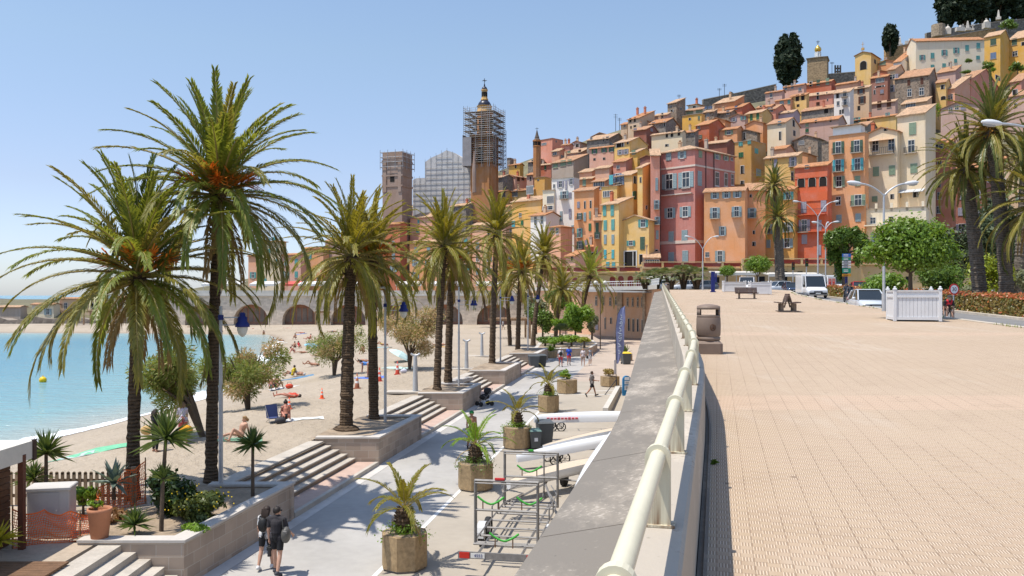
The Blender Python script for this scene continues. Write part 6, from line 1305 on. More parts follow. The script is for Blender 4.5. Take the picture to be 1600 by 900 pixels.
# promenade trees
def gp(px,py):return gprom(px,py)
rs=random.Random(3)
b_=gp(1426,498);H_=2.9
tree('orange_tree',b_+Vector((0,.2,.9)),1.0,[(0,0,2.25,1.45,1.2,1.0),(-.95,-.1,1.95,.8,.8,.7),(.95,0,2.0,.85,.8,.75),(.1,-.6,1.65,1.0,.7,.6),(-.25,.1,2.75,.85,.8,.6),(.55,.2,2.7,.75,.7,.55),(-1.6,.1,1.8,.55,.5,.45),(1.62,.1,1.85,.55,.5,.55),(-1.0,0,2.7,.5,.5,.42),(1.1,0,2.8,.45,.45,.4),(-.6,-.5,1.45,.6,.5,.4),(.75,-.5,1.5,.55,.5,.4)],12500,.085,ORNG,'round glossy orange tree growing in the big white planter box','orange tree',4,.09,group='orange trees in white boxes',shell=.5)
for px,py,sc_,lab in((1137,452,.72,'small round orange tree in the far left white box'),(1185,457,1.02,'middle round orange tree in the white box beside the bench')):
 b_=gp(px,py);cl=[(x*sc_,y*sc_,z*sc_+.6,a*sc_,c*sc_,d*sc_)for x,y,z,a,c,d in[(0,0,1.9,1.3,1.2,.95),(-.7,-.1,1.75,.9,.8,.7),(.7,0,1.85,.9,.8,.75),(.1,-.5,1.5,1.0,.7,.6)]]
 tree('orange_tree',b_+Vector((0,.3,.6)),1.0,cl,3000,.12,ORNG,lab,'orange tree',px,.1,group='orange trees in white boxes')
def scaled(pxs,Y,items):  # crown clumps given in metres around the base
 return items
Yv=100;b_=W(1320,452,Yv);k_=Yv/F
tree('climber_clad_tree',b_,4.0,[((px-1320)*k_,rs.uniform(-1,1),(452-py)*k_,r*k_,r*k_*.8,r2*k_)for px,py,r,r2 in((1300,375,15,14),(1322,368,16,12),(1340,375,13,14),(1318,392,10,24),(1302,395,9,18),(1336,400,8,16),(1350,385,8,10),(1316,420,8,20),(1308,362,7,6),(1334,360,7,6))],12000,.17,leafmat('climber_leaf',(.05,.11,.015),(.14,.22,.03),.3,.4),'shaggy climber-clad green tree in front of the orange and vermilion houses','tree',8,.3)
for px,py,Y,R_,H,n,sz,m,lab in((1465,440,62,2.6,2.2,5000,.13,GARD,'lime green bushy tree right of the orange tree'),(1380,446,66,2.4,1.6,3500,.14,ORNG,'low leafy shrub left of the white planter box'),(1545,432,66,2.5,2.2,4000,.13,leafmat('yellow_green_leaf',(.20,.26,.02),(.32,.36,.03),.3,.4),'yellow green bush behind the stout palm trunk'),(1500,378,80,3.6,4.2,6500,.2,PINEG,'grey green pine between the cream tower and the palms'),(1560,372,84,3.4,5.2,6500,.2,PINEG,'dark pine behind the tall palm trunk'),(1500,455,60,1.5,.8,2200,.09,GREYL,'wispy grey green olive shrub above the hedge near the speed sign'),(1590,420,90,3.6,5.5,4000,.22,PINEG,'dark evergreen at the right edge of the garden'),(1620,440,60,1.8,1.6,2500,.13,GREYL,'pale grey plant at the right edge above the hedge')):
 rs2=random.Random(px);b_=W(px,py,Y);gz=S(Y)-.5;hgt=b_.z-gz;tree('garden_tree' if R_>2 else 'garden_shrub',(b_.x,b_.y,gz),max(.3,hgt*.6),blob(rs2,R_*.82,H*.82,12,hgt),n,sz,m,lab,'tree' if R_>2 else 'shrub',px,.14)
 # bright tree and shrubs at the end of the lower road
for px,py,Y,R_,H,n,sz,m,lab in((848,500,112,2.3,2.6,4500,.15,GARD,'deep green tree behind the wooden pergola and far bed'),(925,508,108,1.2,1.5,1800,.13,GREYL,'grey green shrub against the peach building'),(870,470,122,2.6,2.4,4000,.17,GARD,'dark leafy tree under the far palm crowns'),(838,480,128,2.6,2.6,3500,.18,GREYL,'pale olive tree left of the far palm crowns'),(913,533,90,1.0,.5,1200,.1,leafmat('yellow_bloom_plant',(.2,.28,.03),(.45,.42,.06),.3),'yellow flowering plant at the right end of the far garden bed'),(866,534,91,1.3,.6,1500,.1,LIME,'tall bright green shrub at the front of the far garden bed'),(899,494,100,2.5,2.5,7500,.14,LIME,'vivid lime green tree at the end of the lower road'),(875,508,101,1.2,1.0,1500,.14,LIME,'lower lime green bush left of the vivid tree'),(893,531,92,1.6,.55,1600,.11,LIME,'flowering ground plants in the far garden bed'),(852,532,93,1.2,.6,1200,.11,GARD,'round green shrub at the left of the far garden bed')):
 rs2=random.Random(px);b_=W(px,py,Y);hgt=b_.z-zroad(Y);tree('lime_tree' if R_>2 else 'garden_shrub',(b_.x,b_.y,zroad(Y)+(.7 if R_<2 else.6)),max(.2,hgt*.5),blob(rs2,R_*.8,H*.8,9,hgt-.6),n,sz,m,lab,'tree' if R_>2 else 'shrub',px,.12)
 # hilltop cypresses and gardens
def cypress(px,ytop,ybase,wpx,Y,label,seed,group=None,n=9000):
 k_=Y/F;H=(ybase-ytop)*k_;R_=wpx*k_/2;rs2=random.Random(seed);cl=[]
 for k in range(46):
  t=rs2 .uniform(.10,.98);r=R_*(math.sin(min(1,t*1.5+.15)*math.pi/2)if t<.6 else math.sqrt(max(.05,1-((t-.6)/.45)**2)));a=rs2 .uniform(0,6.28);cl.append((math.cos(a)*r*.55,math.sin(a)*r*.55,H*t,r*.36,r*.36,H*.12))
 return tree('cypress',W(px,ybase,Y),H*.3,cl,n,R_*.22,CYP,label,'cypress',seed,R_*.1,group,aspect=.55,shell=.35)
cypress(1232,60,136,46,300,'big broad dark cypress alone on the skyline left of the golden dome',1)
cypress(1391,41,88,26,332,'smaller dark cypress on the skyline behind the orange gable',2)
for i,(px,yt,w_,lab)in enumerate(((1480,-14,40,'leftmost dark cypress of the group on the hilltop'),(1508,-22,44,'second dark cypress of the hilltop group'),(1534,-30,40,'third dark cypress of the hilltop group'),(1562,-30,46,'fourth dark cypress of the hilltop group, behind the round bush'),(1592,-30,44,'dark cypress of the hilltop group touching the right edge'))):cypress(px,yt,42-i*2,w_,372,lab,20+i,'cypresses on the hilltop',7000)
for px,py,w_,h_,Y,m,lab in((1576,40,38,26,350,GARD,'round bright bush below the hilltop cypresses'),(1546,102,30,20,272,GARD,'dense green garden bush under the yellow house'),(1590,105,34,24,272,GARD,'dark green garden bush at the right edge of the hill'),(1514,94,16,9,270,GARD,'small round bush under the long cream house'),(1552,108,14,10,270,LIME,'small yellow green bush in the hill garden'),(1508,112,22,6,262,GARD,'flat green shrub beside the coral garden house'),(1466,172,14,30,240,LIME,'bright creeper hanging beside the rubble stone house'),(1357,122,8,12,300,GARD,'dark bush on the slope under the chapel'),(1366,101,6,8,318,DKG,'small dark bush beside the chapel door'),(1530,150,18,8,262,LIME,'yellow creeper patch behind the tall palm'),(1143,145,6,4,295,DKG,'tiny bush on top of the rampart')):
 k_=Y/F;rs2=random.Random(px);tree('hill_shrub',W(px,py+h_/2,Y),h_*k_*.3,blob(rs2,w_*k_*.42,h_*k_*.42,8,h_*k_*.5),900,max(.12,w_*k_*.045),m,lab,'shrub',px,.1)
 # hedge along the road
hg=empty('hedge',(hedgex(70),70,S(70)-.5),0,'long clipped hedge with reddish shoots along the far side of the road','hedge');rs=random.Random(2)
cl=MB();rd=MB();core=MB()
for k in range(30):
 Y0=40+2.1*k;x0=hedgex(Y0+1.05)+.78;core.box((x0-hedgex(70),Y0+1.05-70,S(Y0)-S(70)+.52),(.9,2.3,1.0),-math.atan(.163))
for _ in range(36000):
 Y=39+64*rs.random()**1.5;u=rs.uniform(-.62,.62);z=rs.uniform(.02,1.18);f=rs.random()
 if f<.5:u=-.52+rs.gauss(0,.06)
 elif f<.8:z=1.14+rs.gauss(0,.07)
 p=Vector((hedgex(Y)+.75+u-hedgex(70),Y-70,S(Y)-S(70)+z));nrm=Vector((rs.gauss(-.5,.6),rs.gauss(-.4,.6),rs.gauss(.4,.6))).normalized();a=nrm.orthogonal().normalized();a.rotate(Matrix.Rotation(rs.uniform(0,6.28),3,nrm));b_=nrm.cross(a);s=rs.uniform(.07,.13)
 (rd if(z>1.05 and rs.random()<.62)or rs.random()<.06 else cl).add([p-a*s,p+b_*s*.5,p+a*s,p-b_*s*.5],[(0,1,2,3)])
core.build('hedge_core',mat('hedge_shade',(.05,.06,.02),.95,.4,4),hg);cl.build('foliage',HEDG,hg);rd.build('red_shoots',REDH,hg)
# ---- spiky plants
SPK=leafmat('spiky_leaf',(.06,.11,.03),(.15,.20,.05),.25,.35);AGV=leafmat('agave_leaf',(.12,.17,.14),(.20,.25,.20),.15,.5)
def rosette(mb,c,R_,n,rs,w=.035,lo=-.35,hi=1.4,droop=.25):
 for k in range(n):
  a=k*2.4+rs.uniform(-.2,.2);e=lo+(hi-lo)*rs.random()**.8;d=Vector((math.cos(a)*math.cos(e),math.sin(a)*math.cos(e),math.sin(e)));L=R_*rs.uniform(.8,1.1);s=Vector((-math.sin(a),math.cos(a),0))*w;m_=c+d*L*.45+Vector((0,0,.02));t=c+d*L-Vector((0,0,droop*L*(1-e/1.6)*.5));mb.add([c-s*.6,c+s*.6,m_+s,t,m_-s],[(0,1,2,3,4)])
def yucca(px,py,Y,stems,label,m=SPK,w=.035,seed=1,name='yucca',cat='yucca'):
 """stems: (height, lean x, rosette radius, leaves)"""
 o=empty(name,W(px,py,Y),0,label,cat);rs=random.Random(seed);tb=MB();lb=MB()
 for h_,lx,R_,n in stems:
  if h_>.15:tb.path([(0,0,-.1),(lx*.3,0,h_*.5),(lx,0,h_)],[.06,.05,.045],7)
  rosette(lb,Vector((lx,0,h_)),R_,n,rs,w)
 if tb.v:tb.build('stem',WOODB,o)
 lb.build('leaf_rosette',m,o);return o
yucca(252,828,22.0,[(2.35,.12,.92,110),(1.3,.05,.5,40)],'tall dragon-tree-like yucca with big rosette in front of the shrubs',seed=1)
yucca(395,776,25.6,[(1.55,0,.62,95)],'slender yucca on a thin stem at the right end of the near bed',seed=2)
yucca(72,780,23.2,[(1.25,.0,.75,90),(.55,-.35,.6,60)],'yucca in front of the picket fence beside the cabinet',seed=3)
yucca(210,828,21.6,[(.12,0,.55,70)],'low spiky yucca at the left corner of the near bed',seed=4)
yucca(178,775,23.8,[(.35,0,.75,26)],'grey blue agave leaning on the picket fence',AGV,.08,5,'agave','agave')
yucca(-4,850,19.2,[(.05,0,.6,50)],'yellowish fronds at the left edge beside the deck',leafmat('yellow_leaf',(.30,.30,.03),(.45,.42,.05),.35),.04,6,'cycad','plant')
for px,py,Y,R_,H,n,sz,m,lab,nm in((272,772,23.6,.95,.85,3600,.085,DKG,'dense dark leafy shrub between the palms in the near bed','shrub'),(312,790,23.2,.95,.62,3200,.07,leafmat('broom_leaf',(.06,.09,.02),(.13,.15,.03),.25),'low shrub dotted with yellow flowers in the near bed','flowering_shrub'),(298,832,21.7,.5,.2,900,.05,LIME,'low pale green plant spilling over the near bed wall','shrub'),(130,776,23.4,.5,.42,1100,.07,LIME,'bright green bush between the cabinet and the fence','shrub'),(150,800,21.0,.26,.12,300,.05,LIME,'greenery growing in the terracotta pot','pot_plant'),(170,805,22.6,.8,.22,900,.06,leafmat('dry_ground_plant',(.25,.12,.05),(.34,.2,.09),.2),'dry reddish ground plants behind the netting','ground_plant')):
 rs2=random.Random(px);b_=W(px,py,Y);gz=zL if nm!='pot_plant' else zL+.82;hh=max(.12,b_.z-gz);o=tree(nm,(b_.x,b_.y,gz),max(.08,hh*.5),blob(rs2,R_*.8,H*.8,9,hh),n,sz,m,lab,'shrub',px,.04)
 if nm=='flowering_shrub':
  mb=MB()
  for _ in range(38):v=Vector((rs2 .gauss(0,1),rs2 .gauss(0,1),abs(rs2 .gauss(0,1))+.1)).normalized();mb.ball((v.x*R_*.98,v.y*R_*.98,hh+v.z*H*.9),.02,0,5,4)
  mb.build('blossom',mat('yellow_flower',(.80,.55,.02),.6),o)
  # fan palms: near the terrace wall, by the arches and in the far bed
FAN=leafmat('fan_palm_leaf',(.09,.12,.04),(.19,.21,.075),.25,.5)
def fanpalm(base,h_,R_,n,label,seed,multi=1,group=None,lean=.0):
 rs2=random.Random(seed);o=empty('fan_palm',base,0,label,'fan palm',group);tb=MB();lb=MB()
 for q in range(multi):
  a0=q*6.28/max(1,multi)+rs2 .uniform(-.4,.4);lx,ly=(math.cos(a0)*lean,math.sin(a0)*lean);hh=h_*rs2 .uniform(.75,1.05);tb.path([(lx*.15,ly*.15,-.1),(lx*.5,ly*.5,hh*.5),(lx,ly,hh)],[.2,.16,.15],8);c=Vector((lx,ly,hh))
  for k in range(n):
   a=k*2.4;e=rs2 .uniform(-.7,1.4);d=Vector((math.cos(a)*math.cos(e),math.sin(a)*math.cos(e),math.sin(e)));p=c+d*R_*.5;s=Vector((-math.sin(a),math.cos(a),0));u=d.cross(s)
   for j in range(9):
    t=-1.25+2.5*j/8;v=(d*math.cos(t)+s*math.sin(t)).normalized();e2=p+v*R_*.5+Vector((0,0,-.1*R_));w=u.cross(v).normalized()*R_*.04;lb.add([p,p+v*R_*.3+w,e2,p+v*R_*.3-w],[(0,1,2,3)])
 tb.build('trunk',BARK,o);lb.build('crown',FAN,o);return o
for i,(px,py,Y,h_,lab)in enumerate(((1026,451,116,1.8,'leftmost clump of fan palms beyond the end of the handrail'),(1048,451,114,2.0,'fan palm clump above the far litter bin'),(1068,451,115,2.2,'tall fan palm clump in the middle of the row'),(1088,451,114,2.1,'rightmost fan palm clump beside the double lamp'),(1008,450,118,1.5,'short fan palm half hidden by the terrace corner'))):fanpalm(W(px,py,Y),h_,1.25,16,lab,i,4,'fan palms at the end of the promenade',.9)
fanpalm(bz(466,500),3.6,1.7,34,'tall fan palm before the arches beside the upturned boat',20);fanpalm(bz(530,500),2.8,1.8,34,'broad fan palm beside the blue van at the arches',21);fanpalm(Vector((5.6,96,zroad(96)+.7)),1.6,1.5,30,'fan palm in the far garden bed',22)
# ---------------------------------------------------------------- things on the promenade
BINM=mat('bin_brown_cast',(.20,.145,.11),.6,.08,3,.15,60);SLOTB=mat('litter_bin_lining',(.30,.25,.20),.8)
def litter_bin(px,py,label,emblem=True):
 b_=gprom(px,py);o=empty('litter_bin',b_,R(-6),label,'litter bin','litter bins on the promenade')
 mb=MB();mb.bevbox((0,0,.14),(.58,.58,.30),.06);mb.build('plinth',BINM,o)
 mb=MB();mb.lathe([(.24,.29),(.265,.31),(.265,.37),(.24,.38),(.255,.40),(.27,.43),(.275,.60),(.27,.80),(.262,.82)],n=28);mb.build('barrel',BINM,o)
 # hood: solid back and sides with a posting slot through it
 mb=MB();n=28;zz=[(.84,0),(.88,1),(1.0,1),(1.05,0)]
 for k in range(n):
  t0,t1=2*math.pi*k/n,2*math.pi*(k+1)/n;tm=(t0+t1)/2;front=abs(math.cos(tm))<.72
  for(za,f),(zb_,g)in(((.82,0),(.87,0)),((.87,1),(1.0,1)),((1.0,0),(1.06,0))):
   if f and front:continue
   r=.262;mb.add([(r*math.cos(t0),r*math.sin(t0),za),(r*math.cos(t1),r*math.sin(t1),za),(r*math.cos(t1),r*math.sin(t1),zb_),(r*math.cos(t0),r*math.sin(t0),zb_),(r*.86*math.cos(t0),r*.86*math.sin(t0),za),(r*.86*math.cos(t1),r*.86*math.sin(t1),za),(r*.86*math.cos(t1),r*.86*math.sin(t1),zb_),(r*.86*math.cos(t0),r*.86*math.sin(t0),zb_)],[(0,1,2,3),(5,4,7,6),(0,4,5,1),(3,2,6,7)],0,True)
 mb.lathe([(.262,1.06),(.255,1.075),(.19,1.10),(.09,1.118),(.01,1.122)],n=28);mb.build('hood',BINM,o)
 mb=MB();mb.lathe([(.245,.83),(.245,.868),(.01,.868)],n=24);mb.build('liner_rim',SLOTB,o)
 if emblem:
 # round town emblem: a ring with a little figure in relief
  mb=MB();em=mat('bin_emblem_bronze',(.10,.045,.02),.5,.1,4);A=-math.pi/2+.25
  def onb(u,v):t=A+u/.272;return(.276*math.cos(t),.276*math.sin(t),.60+v)
  mb.path([onb(.062*math.cos(q),.075*math.sin(q))for q in[2*math.pi*k/20 for k in range(21)if not 2<k<6]],.008,5);mb.path([onb(-.03,-.05),onb(-.02,.0),onb(.0,.02),onb(.01,.05)],.014,5);mb.path([onb(.03,-.05),onb(.02,-.01),onb(.035,.02)],.012,5);mb.path([onb(-.02,-.03),onb(.02,-.03)],.01,5);mb.build('emblem',em,o)
litter_bin(1107,552,'round brown litter bin with emblem standing beside the handrail');litter_bin(1042,459,'far brown litter bin at the end of the handrail near the fan palms',False)
BW=mat('bench_wood_dark',(.085,.05,.04),.6,.3,5,.2);BC=mat('bench_foot_concrete',(.20,.155,.12),.9,.2,3)
def bench(base,rz,label,double=False):
 o=empty('bench',base,rz,label,'bench','benches on the promenade');mb=MB();sides=(1,-1)if double else(1,)
 for s in sides:
  for k in range(4):mb.box((0,s*(.16+.12*k),.43+.012*k),(1.75,.10,.045),rx=s*.05)
 mb.build('seat',BW,o);mb=MB()
 for s in sides:
  for k in range(4):mb.box((0,s*(.10-.028*k),.53+.105*k),(1.75,.04,.09),rx=s*.28)
 mb.build('backrest',BW,o)
 for x in(-.6,.6):
  for s in sides:mb=MB();mb.box((x,s*.3,.2),(.12,.14,.42));mb.box((x,s*.14,.45),(.07,.07,.5),rx=s*.25);mb.build('leg',BC,o)
 mb=MB();mb.box((0,0 if double else.22,.02),(1.5,1.0 if double else.5,.06));mb.build('base_slab',BC,o);return o
bench(gprom(1165,467),R(180+2),'dark slatted bench seen from behind in front of the white boxes');bench(gprom(1230,487),R(78),'back-to-back dark slatted double bench seen from its end',True)
WBOX=mat('planter_white_paint',(.64,.64,.64),.5,.06,2);
def whitebox(px,py,w,d,h_,rz,label,stand=False):
 b_=gprom(px,py);o=empty('white_planter',b_,rz,label,'planter box','white planter boxes on the promenade')
 for x,y,w_,a in((0,-d/2,w,0),(0,d/2,w,0),(-w/2,0,d,R(90)),(w/2,0,d,R(90))):
  mb=MB();nb=int(w_/.13);n=Vector((math.sin(a),-math.cos(a),0));n=n if(n.x*x+n.y*y)>=0 else-n;t=Vector((math.cos(a),math.sin(a),0));c=Vector((x,y,0))
  for k in range(nb):mb.bevbox(c+t*(-w_/2+w_*(k+.5)/nb)+Vector((0,0,h_*.46)),(w_/nb-.012,.035,h_*.80),.006,a)
  mb.box(c+Vector((0,0,h_*.46))-n*.012,(w_,.02,h_*.8),a)
  mb.box(c+n*.02+Vector((0,0,h_*.79)),(w_-.1,.05,.09),a);mb.box(c+n*.02+Vector((0,0,h_*.09)),(w_-.1,.05,.12),a);mb.box(c+Vector((0,0,h_*.89)),(w_-.1,.03,h_*.15),a);mb.box(c+n*.01+Vector((0,0,h_*.965)),(w_-.1,.08,.05),a);mb.build('side_panel',WBOX,o)
 for x in(-w/2,w/2):
  for y in(-d/2,d/2):mb=MB();mb.bevbox((x,y,h_*.5),(.12,.12,h_),.01);mb.bevbox((x,y,h_+.03),(.15,.15,.06),.02);mb.ball((x,y,h_+.09),.05,0,8,6);mb.build('corner_post',WBOX,o)
 mb=MB();mb.box((0,0,h_*.86),(w-.06,d-.06,.06));mb.build('soil',SOIL,o);return o
whitebox(1427,501,1.62,1.5,1.22,R(-14),'big white panelled planter box holding the round orange tree');whitebox(1147,456,2.4,1.6,1.15,R(-8),'far left white planter box with a small orange tree');whitebox(1187,460,1.9,1.6,1.2,R(-8),'white planter box right behind the dark bench')
# weeds in the kerb and a dropped glove by the parapet
gm=MB();rs=random.Random(9)
for _ in range(520):
 Y=rs.uniform(26,92);Y=26+(Y-26)**1.0;
 if math.sin(Y*.7)+math.sin(Y*1.9+1)<.1:continue
 x=kerbx(Y)-.05+rs.gauss(0,.06);a=rs.uniform(0,6.28);h_=rs.uniform(.05,.16);d=Vector((math.cos(a)*.02,math.sin(a)*.02,0));t=Vector((x+math.cos(a+1)*.06,Y+math.sin(a+1)*.06,S(Y)+h_));b_=Vector((x,Y,S(Y)));gm.add([b_-d,b_+d,t],[(0,1,2)])
tag(gm.build('weeds',leafmat('weed_grass',(.16,.20,.04),(.26,.27,.07),.25)),'straggly grass growing along the promenade kerb','weeds',kind='stuff')
for i,(Y,o_,h_,lab)in enumerate(((4.55,-.22,.09,'small green weed at the foot of the parapet near the camera'),(8.0,-.23,.05,'tiny weed at the foot of the parapet farther along'))):
 mb=MB();p_=railp(Y,o_)
 rosette(mb,Vector((0,0,.0)),h_*1.1,22,random.Random(i),.012,.1,1.3);tag(mb.build('weed',GARD,None,(p_.x,p_.y,S(Y))),lab,'weed')
p_=railp(4.9,-.235);p_=railp(3.62,-.23);mb=MB();mb.ball((0,0,.012),(.026,.055,.014),0,10,6)
for k in range(4):mb.path([(-.02+.013*k,.04,.012),(-.024+.016*k,.085+.01*(k%2),.01)],.007,6)
mb.path([(.02,0,.012),(.045,.03,.01)],.008,6);tag(mb.build('glove',mat('black_glove',(.02,.02,.022),.8),None,(p_.x,p_.y,S(3.62)+.002),R(40)),'black glove dropped on the paving at the foot of the parapet','glove')
# ---------------------------------------------------------------- street lamps and signs
LAMPW=mat('lamp_head_pale',(.60,.61,.62),.4,.06,2);LENS=mat('lamp_lens',(.35,.36,.36),.2)
def arm_lamp(base,zj,arms,label,r=.075):
 """tall grey column; arms = (reach, rise, yaw) sweeping out to cobra heads"""
 o=empty('street_lamp',base,0,label,'street lamp','tall street lamps by the road');mb=MB();mb.tube((0,0,0),(0,0,zj),r,r*.65,10);mb.tube((0,0,0),(0,0,.9),r*1.35,r*1.35,10);mb.build('column',GREYPOLE,o)
 for reach,rise,yaw in arms:
  d=Vector((math.cos(yaw),math.sin(yaw),0));pts=[Vector((0,0,zj-.1))+d*(reach*t)+Vector((0,0,rise*(1-(1-t)**2)))for t in[k/8 for k in range(9)]];mb=MB();mb.path(pts,.045,8);mb.build('arm',GREYPOLE,o);e=pts[-1]
  mb=MB();q=[(.0,.05),(.12,.09),(.35,.115),(.55,.10),(.7,.04)];mb.path([e+d*(t-.08)+Vector((0,0,t*.12))for t,_ in q],[w for _,w in q],10);mb.build('lamp_head',LAMPW,o);mb=MB();mb.path([e+d*t+Vector((0,0,t*.12-.075))for t in(.15,.35,.55)],[.05,.075,.05],8);mb.build('lens',LENS,o)
 return o
Y=43;b_=W(1381,500,Y);b_.z=S(Y);arm_lamp(b_,W(0,303,Y).z-b_.z,[(1.2,.62,R(178)),(1.15,.62,R(2))],'double-headed lamp rising behind the big white planter box')
Y=104;b_=W(1278,440,Y);b_.z=S(Y)-.5;arm_lamp(b_,W(0,338,Y).z-b_.z,[(2.4,1.9,R(178)),(2.0,1.9,R(2))],'double-headed lamp in front of the vermilion house',.11)
Y=100;b_=W(1290,450,Y);b_.z=S(Y)-.5;arm_lamp(b_,W(0,357,Y).z-b_.z,[(1.0,.8,R(178)),(.5,.8,R(50)),(1.0,.85,R(2))],'three-headed lamp in front of the climber-clad tree',.09)
Y=110;b_=W(1098,448,Y);b_.z=S(Y)-.5;arm_lamp(b_,W(0,388,Y).z-b_.z,[(1.7,1.6,R(176)),(1.5,1.6,R(0))],'double-headed lamp between the fan palms and the pink house',.09)
Y=30;b_=W(1668,500,Y);b_.z=S(Y);arm_lamp(b_,W(0,226,Y).z-b_.z,[(2.35,.85,R(178))],'lamp arm reaching in from the right edge before the palm crown')
BLUE=mat('lantern_blue',(.015,.025,.16),.4,.05,2);GLOBE=mat('lantern_globe',(.62,.60,.52),.3)
def beach_lamp(px,py,Y,ytop,yarm,label,reach=1.2):
 b_=W(px,py,Y);k_=Y/F;H_=(py-ytop)*k_;za=(py-yarm)*k_;o=empty('promenade_lamp',b_,0,label,'lamp post','blue lantern lamp posts along the beach');mb=MB();mb.tube((0,0,0),(0,0,H_*.55),.07,.065,10);mb.tube((0,0,H_*.55),(0,0,H_),.055,.05,10);mb.tube((0,0,H_*.55-.03),(0,0,H_*.55+.03),.08,n=10);mb.build('column',GREYPOLE,o)
 mb=MB();mb.tube((0,0,za),(reach*.9,0,za),.022,n=6);mb.tube((0,0,za-.24),(reach*.72,0,za-.24),.018,n=6);mb.build('arm',LAMPW,o);mb=MB();mb.tube((0,0,za-.08),(0,0,za+.08),.09,n=8);mb.build('arm_collar',BLUE,o)
 l=MB();l.lathe([(.05,.16),(.09,.12),(.09,.04),(.15,.0),(.15,-.12),(.21,-.2),(.23,-.28),(.22,-.3),(.03,-.3)],(reach,0,za),14);lo=l.build('lantern',BLUE,o);g=MB();g.lathe([(.17,-.29),(.165,-.4),(.12,-.52),(.05,-.6),(.01,-.61)],(reach,0,za),12);g.build('globe',GLOBE,lo)
 return o
beach_lamp(345,757,26.8,478,496,'lamp post with blue lantern beside the tallest palm',.68);beach_lamp(602,662,39.8,449,477,'lamp post with blue lantern right of the first trunk pair',.85);beach_lamp(717,606,54,448,470,'lamp post with blue lantern beside the leaning palm pair',.95);beach_lamp(782,573,70,452,465,'lamp post with blue lantern right of the lone bed palm',.95);beach_lamp(825,552,84,452,463,'farthest lamp post with blue lantern before the garden bed',.95)
mb=MB();mb.lathe([(.02,-.06),(.28,-.05),(.30,0),(.12,.05),(.01,.06)],n=16);l2=[o for o in COL.objects if o.get('label','').endswith('first trunk pair')and o.name.startswith('promenade_lamp')][0];mb.build('top_disc',LAMPW,l2,(0,0,(662-449)*39.8/F))
for px,py,Y,h_,lab in((884,535,97,7.0,'slim dark lamp pole at the garden bed with round globes'),(938,545,106,8.0,'slim dark lamp pole in front of the peach building')):
 b_=groad(px,py);o=empty('plaza_lamp',b_,0,lab,'lamp post','dark plaza lamp poles');mb=MB();mb.tube((0,0,0),(0,0,h_),.07,.05,8);mb.build('column',mat('brown_pole',(.14,.10,.07),.5),o)
 for x in(-.55,.55):mb=MB();mb.ball((x,0,h_-.15),.24,0,12,8);mb.build('globe',GLOBE,o)
 mb=MB();mb.tube((-.55,0,h_-.4),(.55,0,h_-.4),.03,n=6);mb.build('arm',MATS['brown_pole'],o)
def textmesh(body,size,m,parent,loc,rot,name='lettering'):
 cu=bpy.data.curves.new(name,'FONT');cu.body=body;cu.size=size;cu.align_x='CENTER';cu.align_y='CENTER';cu.extrude=.002
 t=bpy.data.objects.new('tmp',cu);COL.objects.link(t);dg=bpy.context.evaluated_depsgraph_get();me=bpy.data.meshes.new_from_object(t.evaluated_get(dg));bpy.data.objects.remove(t);me.materials.clear();me.materials.append(m)
 o=link(name,me,parent,loc);o.rotation_euler=rot;return o
INK=mat('black_ink',(.02,.02,.02),.6);SIGNW=mat('sign_white',(.70,.70,.70),.5,.04);SIGNR=mat('sign_red',(.55,.03,.03),.5,.05)
Y=47.5;b_=W(1490,490,Y);b_.z=S(Y)-.5;o=empty('speed_sign',b_,R(12),'round 30 speed limit sign standing above the hedge','road sign');zc=W(0,452,Y).z-b_.z
mb=MB();mb.tube((0,0,0),(0,0,zc+.25),.035,n=8);mb.build('post',GREYPOLE,o);mb=MB();vs=[(.31*math.cos(2*math.pi*k/32),-.05,zc+.31*math.sin(2*math.pi*k/32))for k in range(32)]+[(.31*math.cos(2*math.pi*k/32),-.035,zc+.31*math.sin(2*math.pi*k/32))for k in range(32)];mb.add(vs,[tuple(range(32)),tuple(reversed(range(32,64)))]+[(k,32+k,32+(k+1)%32,(k+1)%32)for k in range(32)]);mb.build('plate',SIGNR,o)
mb=MB();mb.add([(.235*math.cos(2*math.pi*k/32),-.054,zc+.235*math.sin(2*math.pi*k/32))for k in range(32)],[tuple(range(32))]);mb.build('face',SIGNW,o);textmesh('30',.30,INK,o,(0,-.058,zc-.005),(R(90),0,0))
Y=97;b_=W(1322,452,Y);b_.z=S(Y)-.5;k_=Y/F;o=empty('direction_sign',b_,R(6),'stack of blue, green, white and orange direction boards on a post','road sign');mb=MB()
for x in(-.05,.12):mb.tube((x,0,0),(x,0,W(0,396,Y).z-b_.z),.07,n=8)
mb.build('post',BLUE,o)
for py,hh,w_,c in((399,5.5,14,(.03,.12,.42)),(404.5,5,14,(.01,.22,.13)),(409,3,14,(.62,.62,.62)),(413,3,14,(.62,.62,.62)),(417,3,14,(.6,.6,.6)),(423,8,13.5,(.012,.02,.13)),(430,4,14,(.60,.26,.02))):
 mb=MB();z=W(0,py,Y).z-b_.z;mb.box((0,-.12,z),(w_*k_,.06,hh*k_*.92));
 for q in range(2 if hh>4 else 1):mb.box((-.1,-.155,z+(q-.5)*.16*(hh>4)),(w_*k_*.55,.01,.07),0,1)
 mb.build('board',[mat('board_%d'%int(c[2]*1000),c,.5,.05),SIGNW if c[0]<.5 else INK],o)
Y=98;b_=W(1299,452,Y);b_.z=S(Y)-.5;o=empty('advertising_panel',b_,R(4),'white framed poster panel with red figures beside the direction boards','poster panel');k_=Y/F;mb=MB();mb.box((0,0,1.3),(12*k_,.2,1.8));mb.box((0,0,.3),(.5,.18,.7));mb.build('frame',SIGNW,o);mb=MB()
for x in(-.22,.22):mb.box((x,-.11,1.3),(.36,.02,1.45),0,0);mb.ball((x,-.13,1.55),(.10,.02,.12),1,8,6);mb.box((x,-.125,1.05),(.2,.02,.6),0,1)
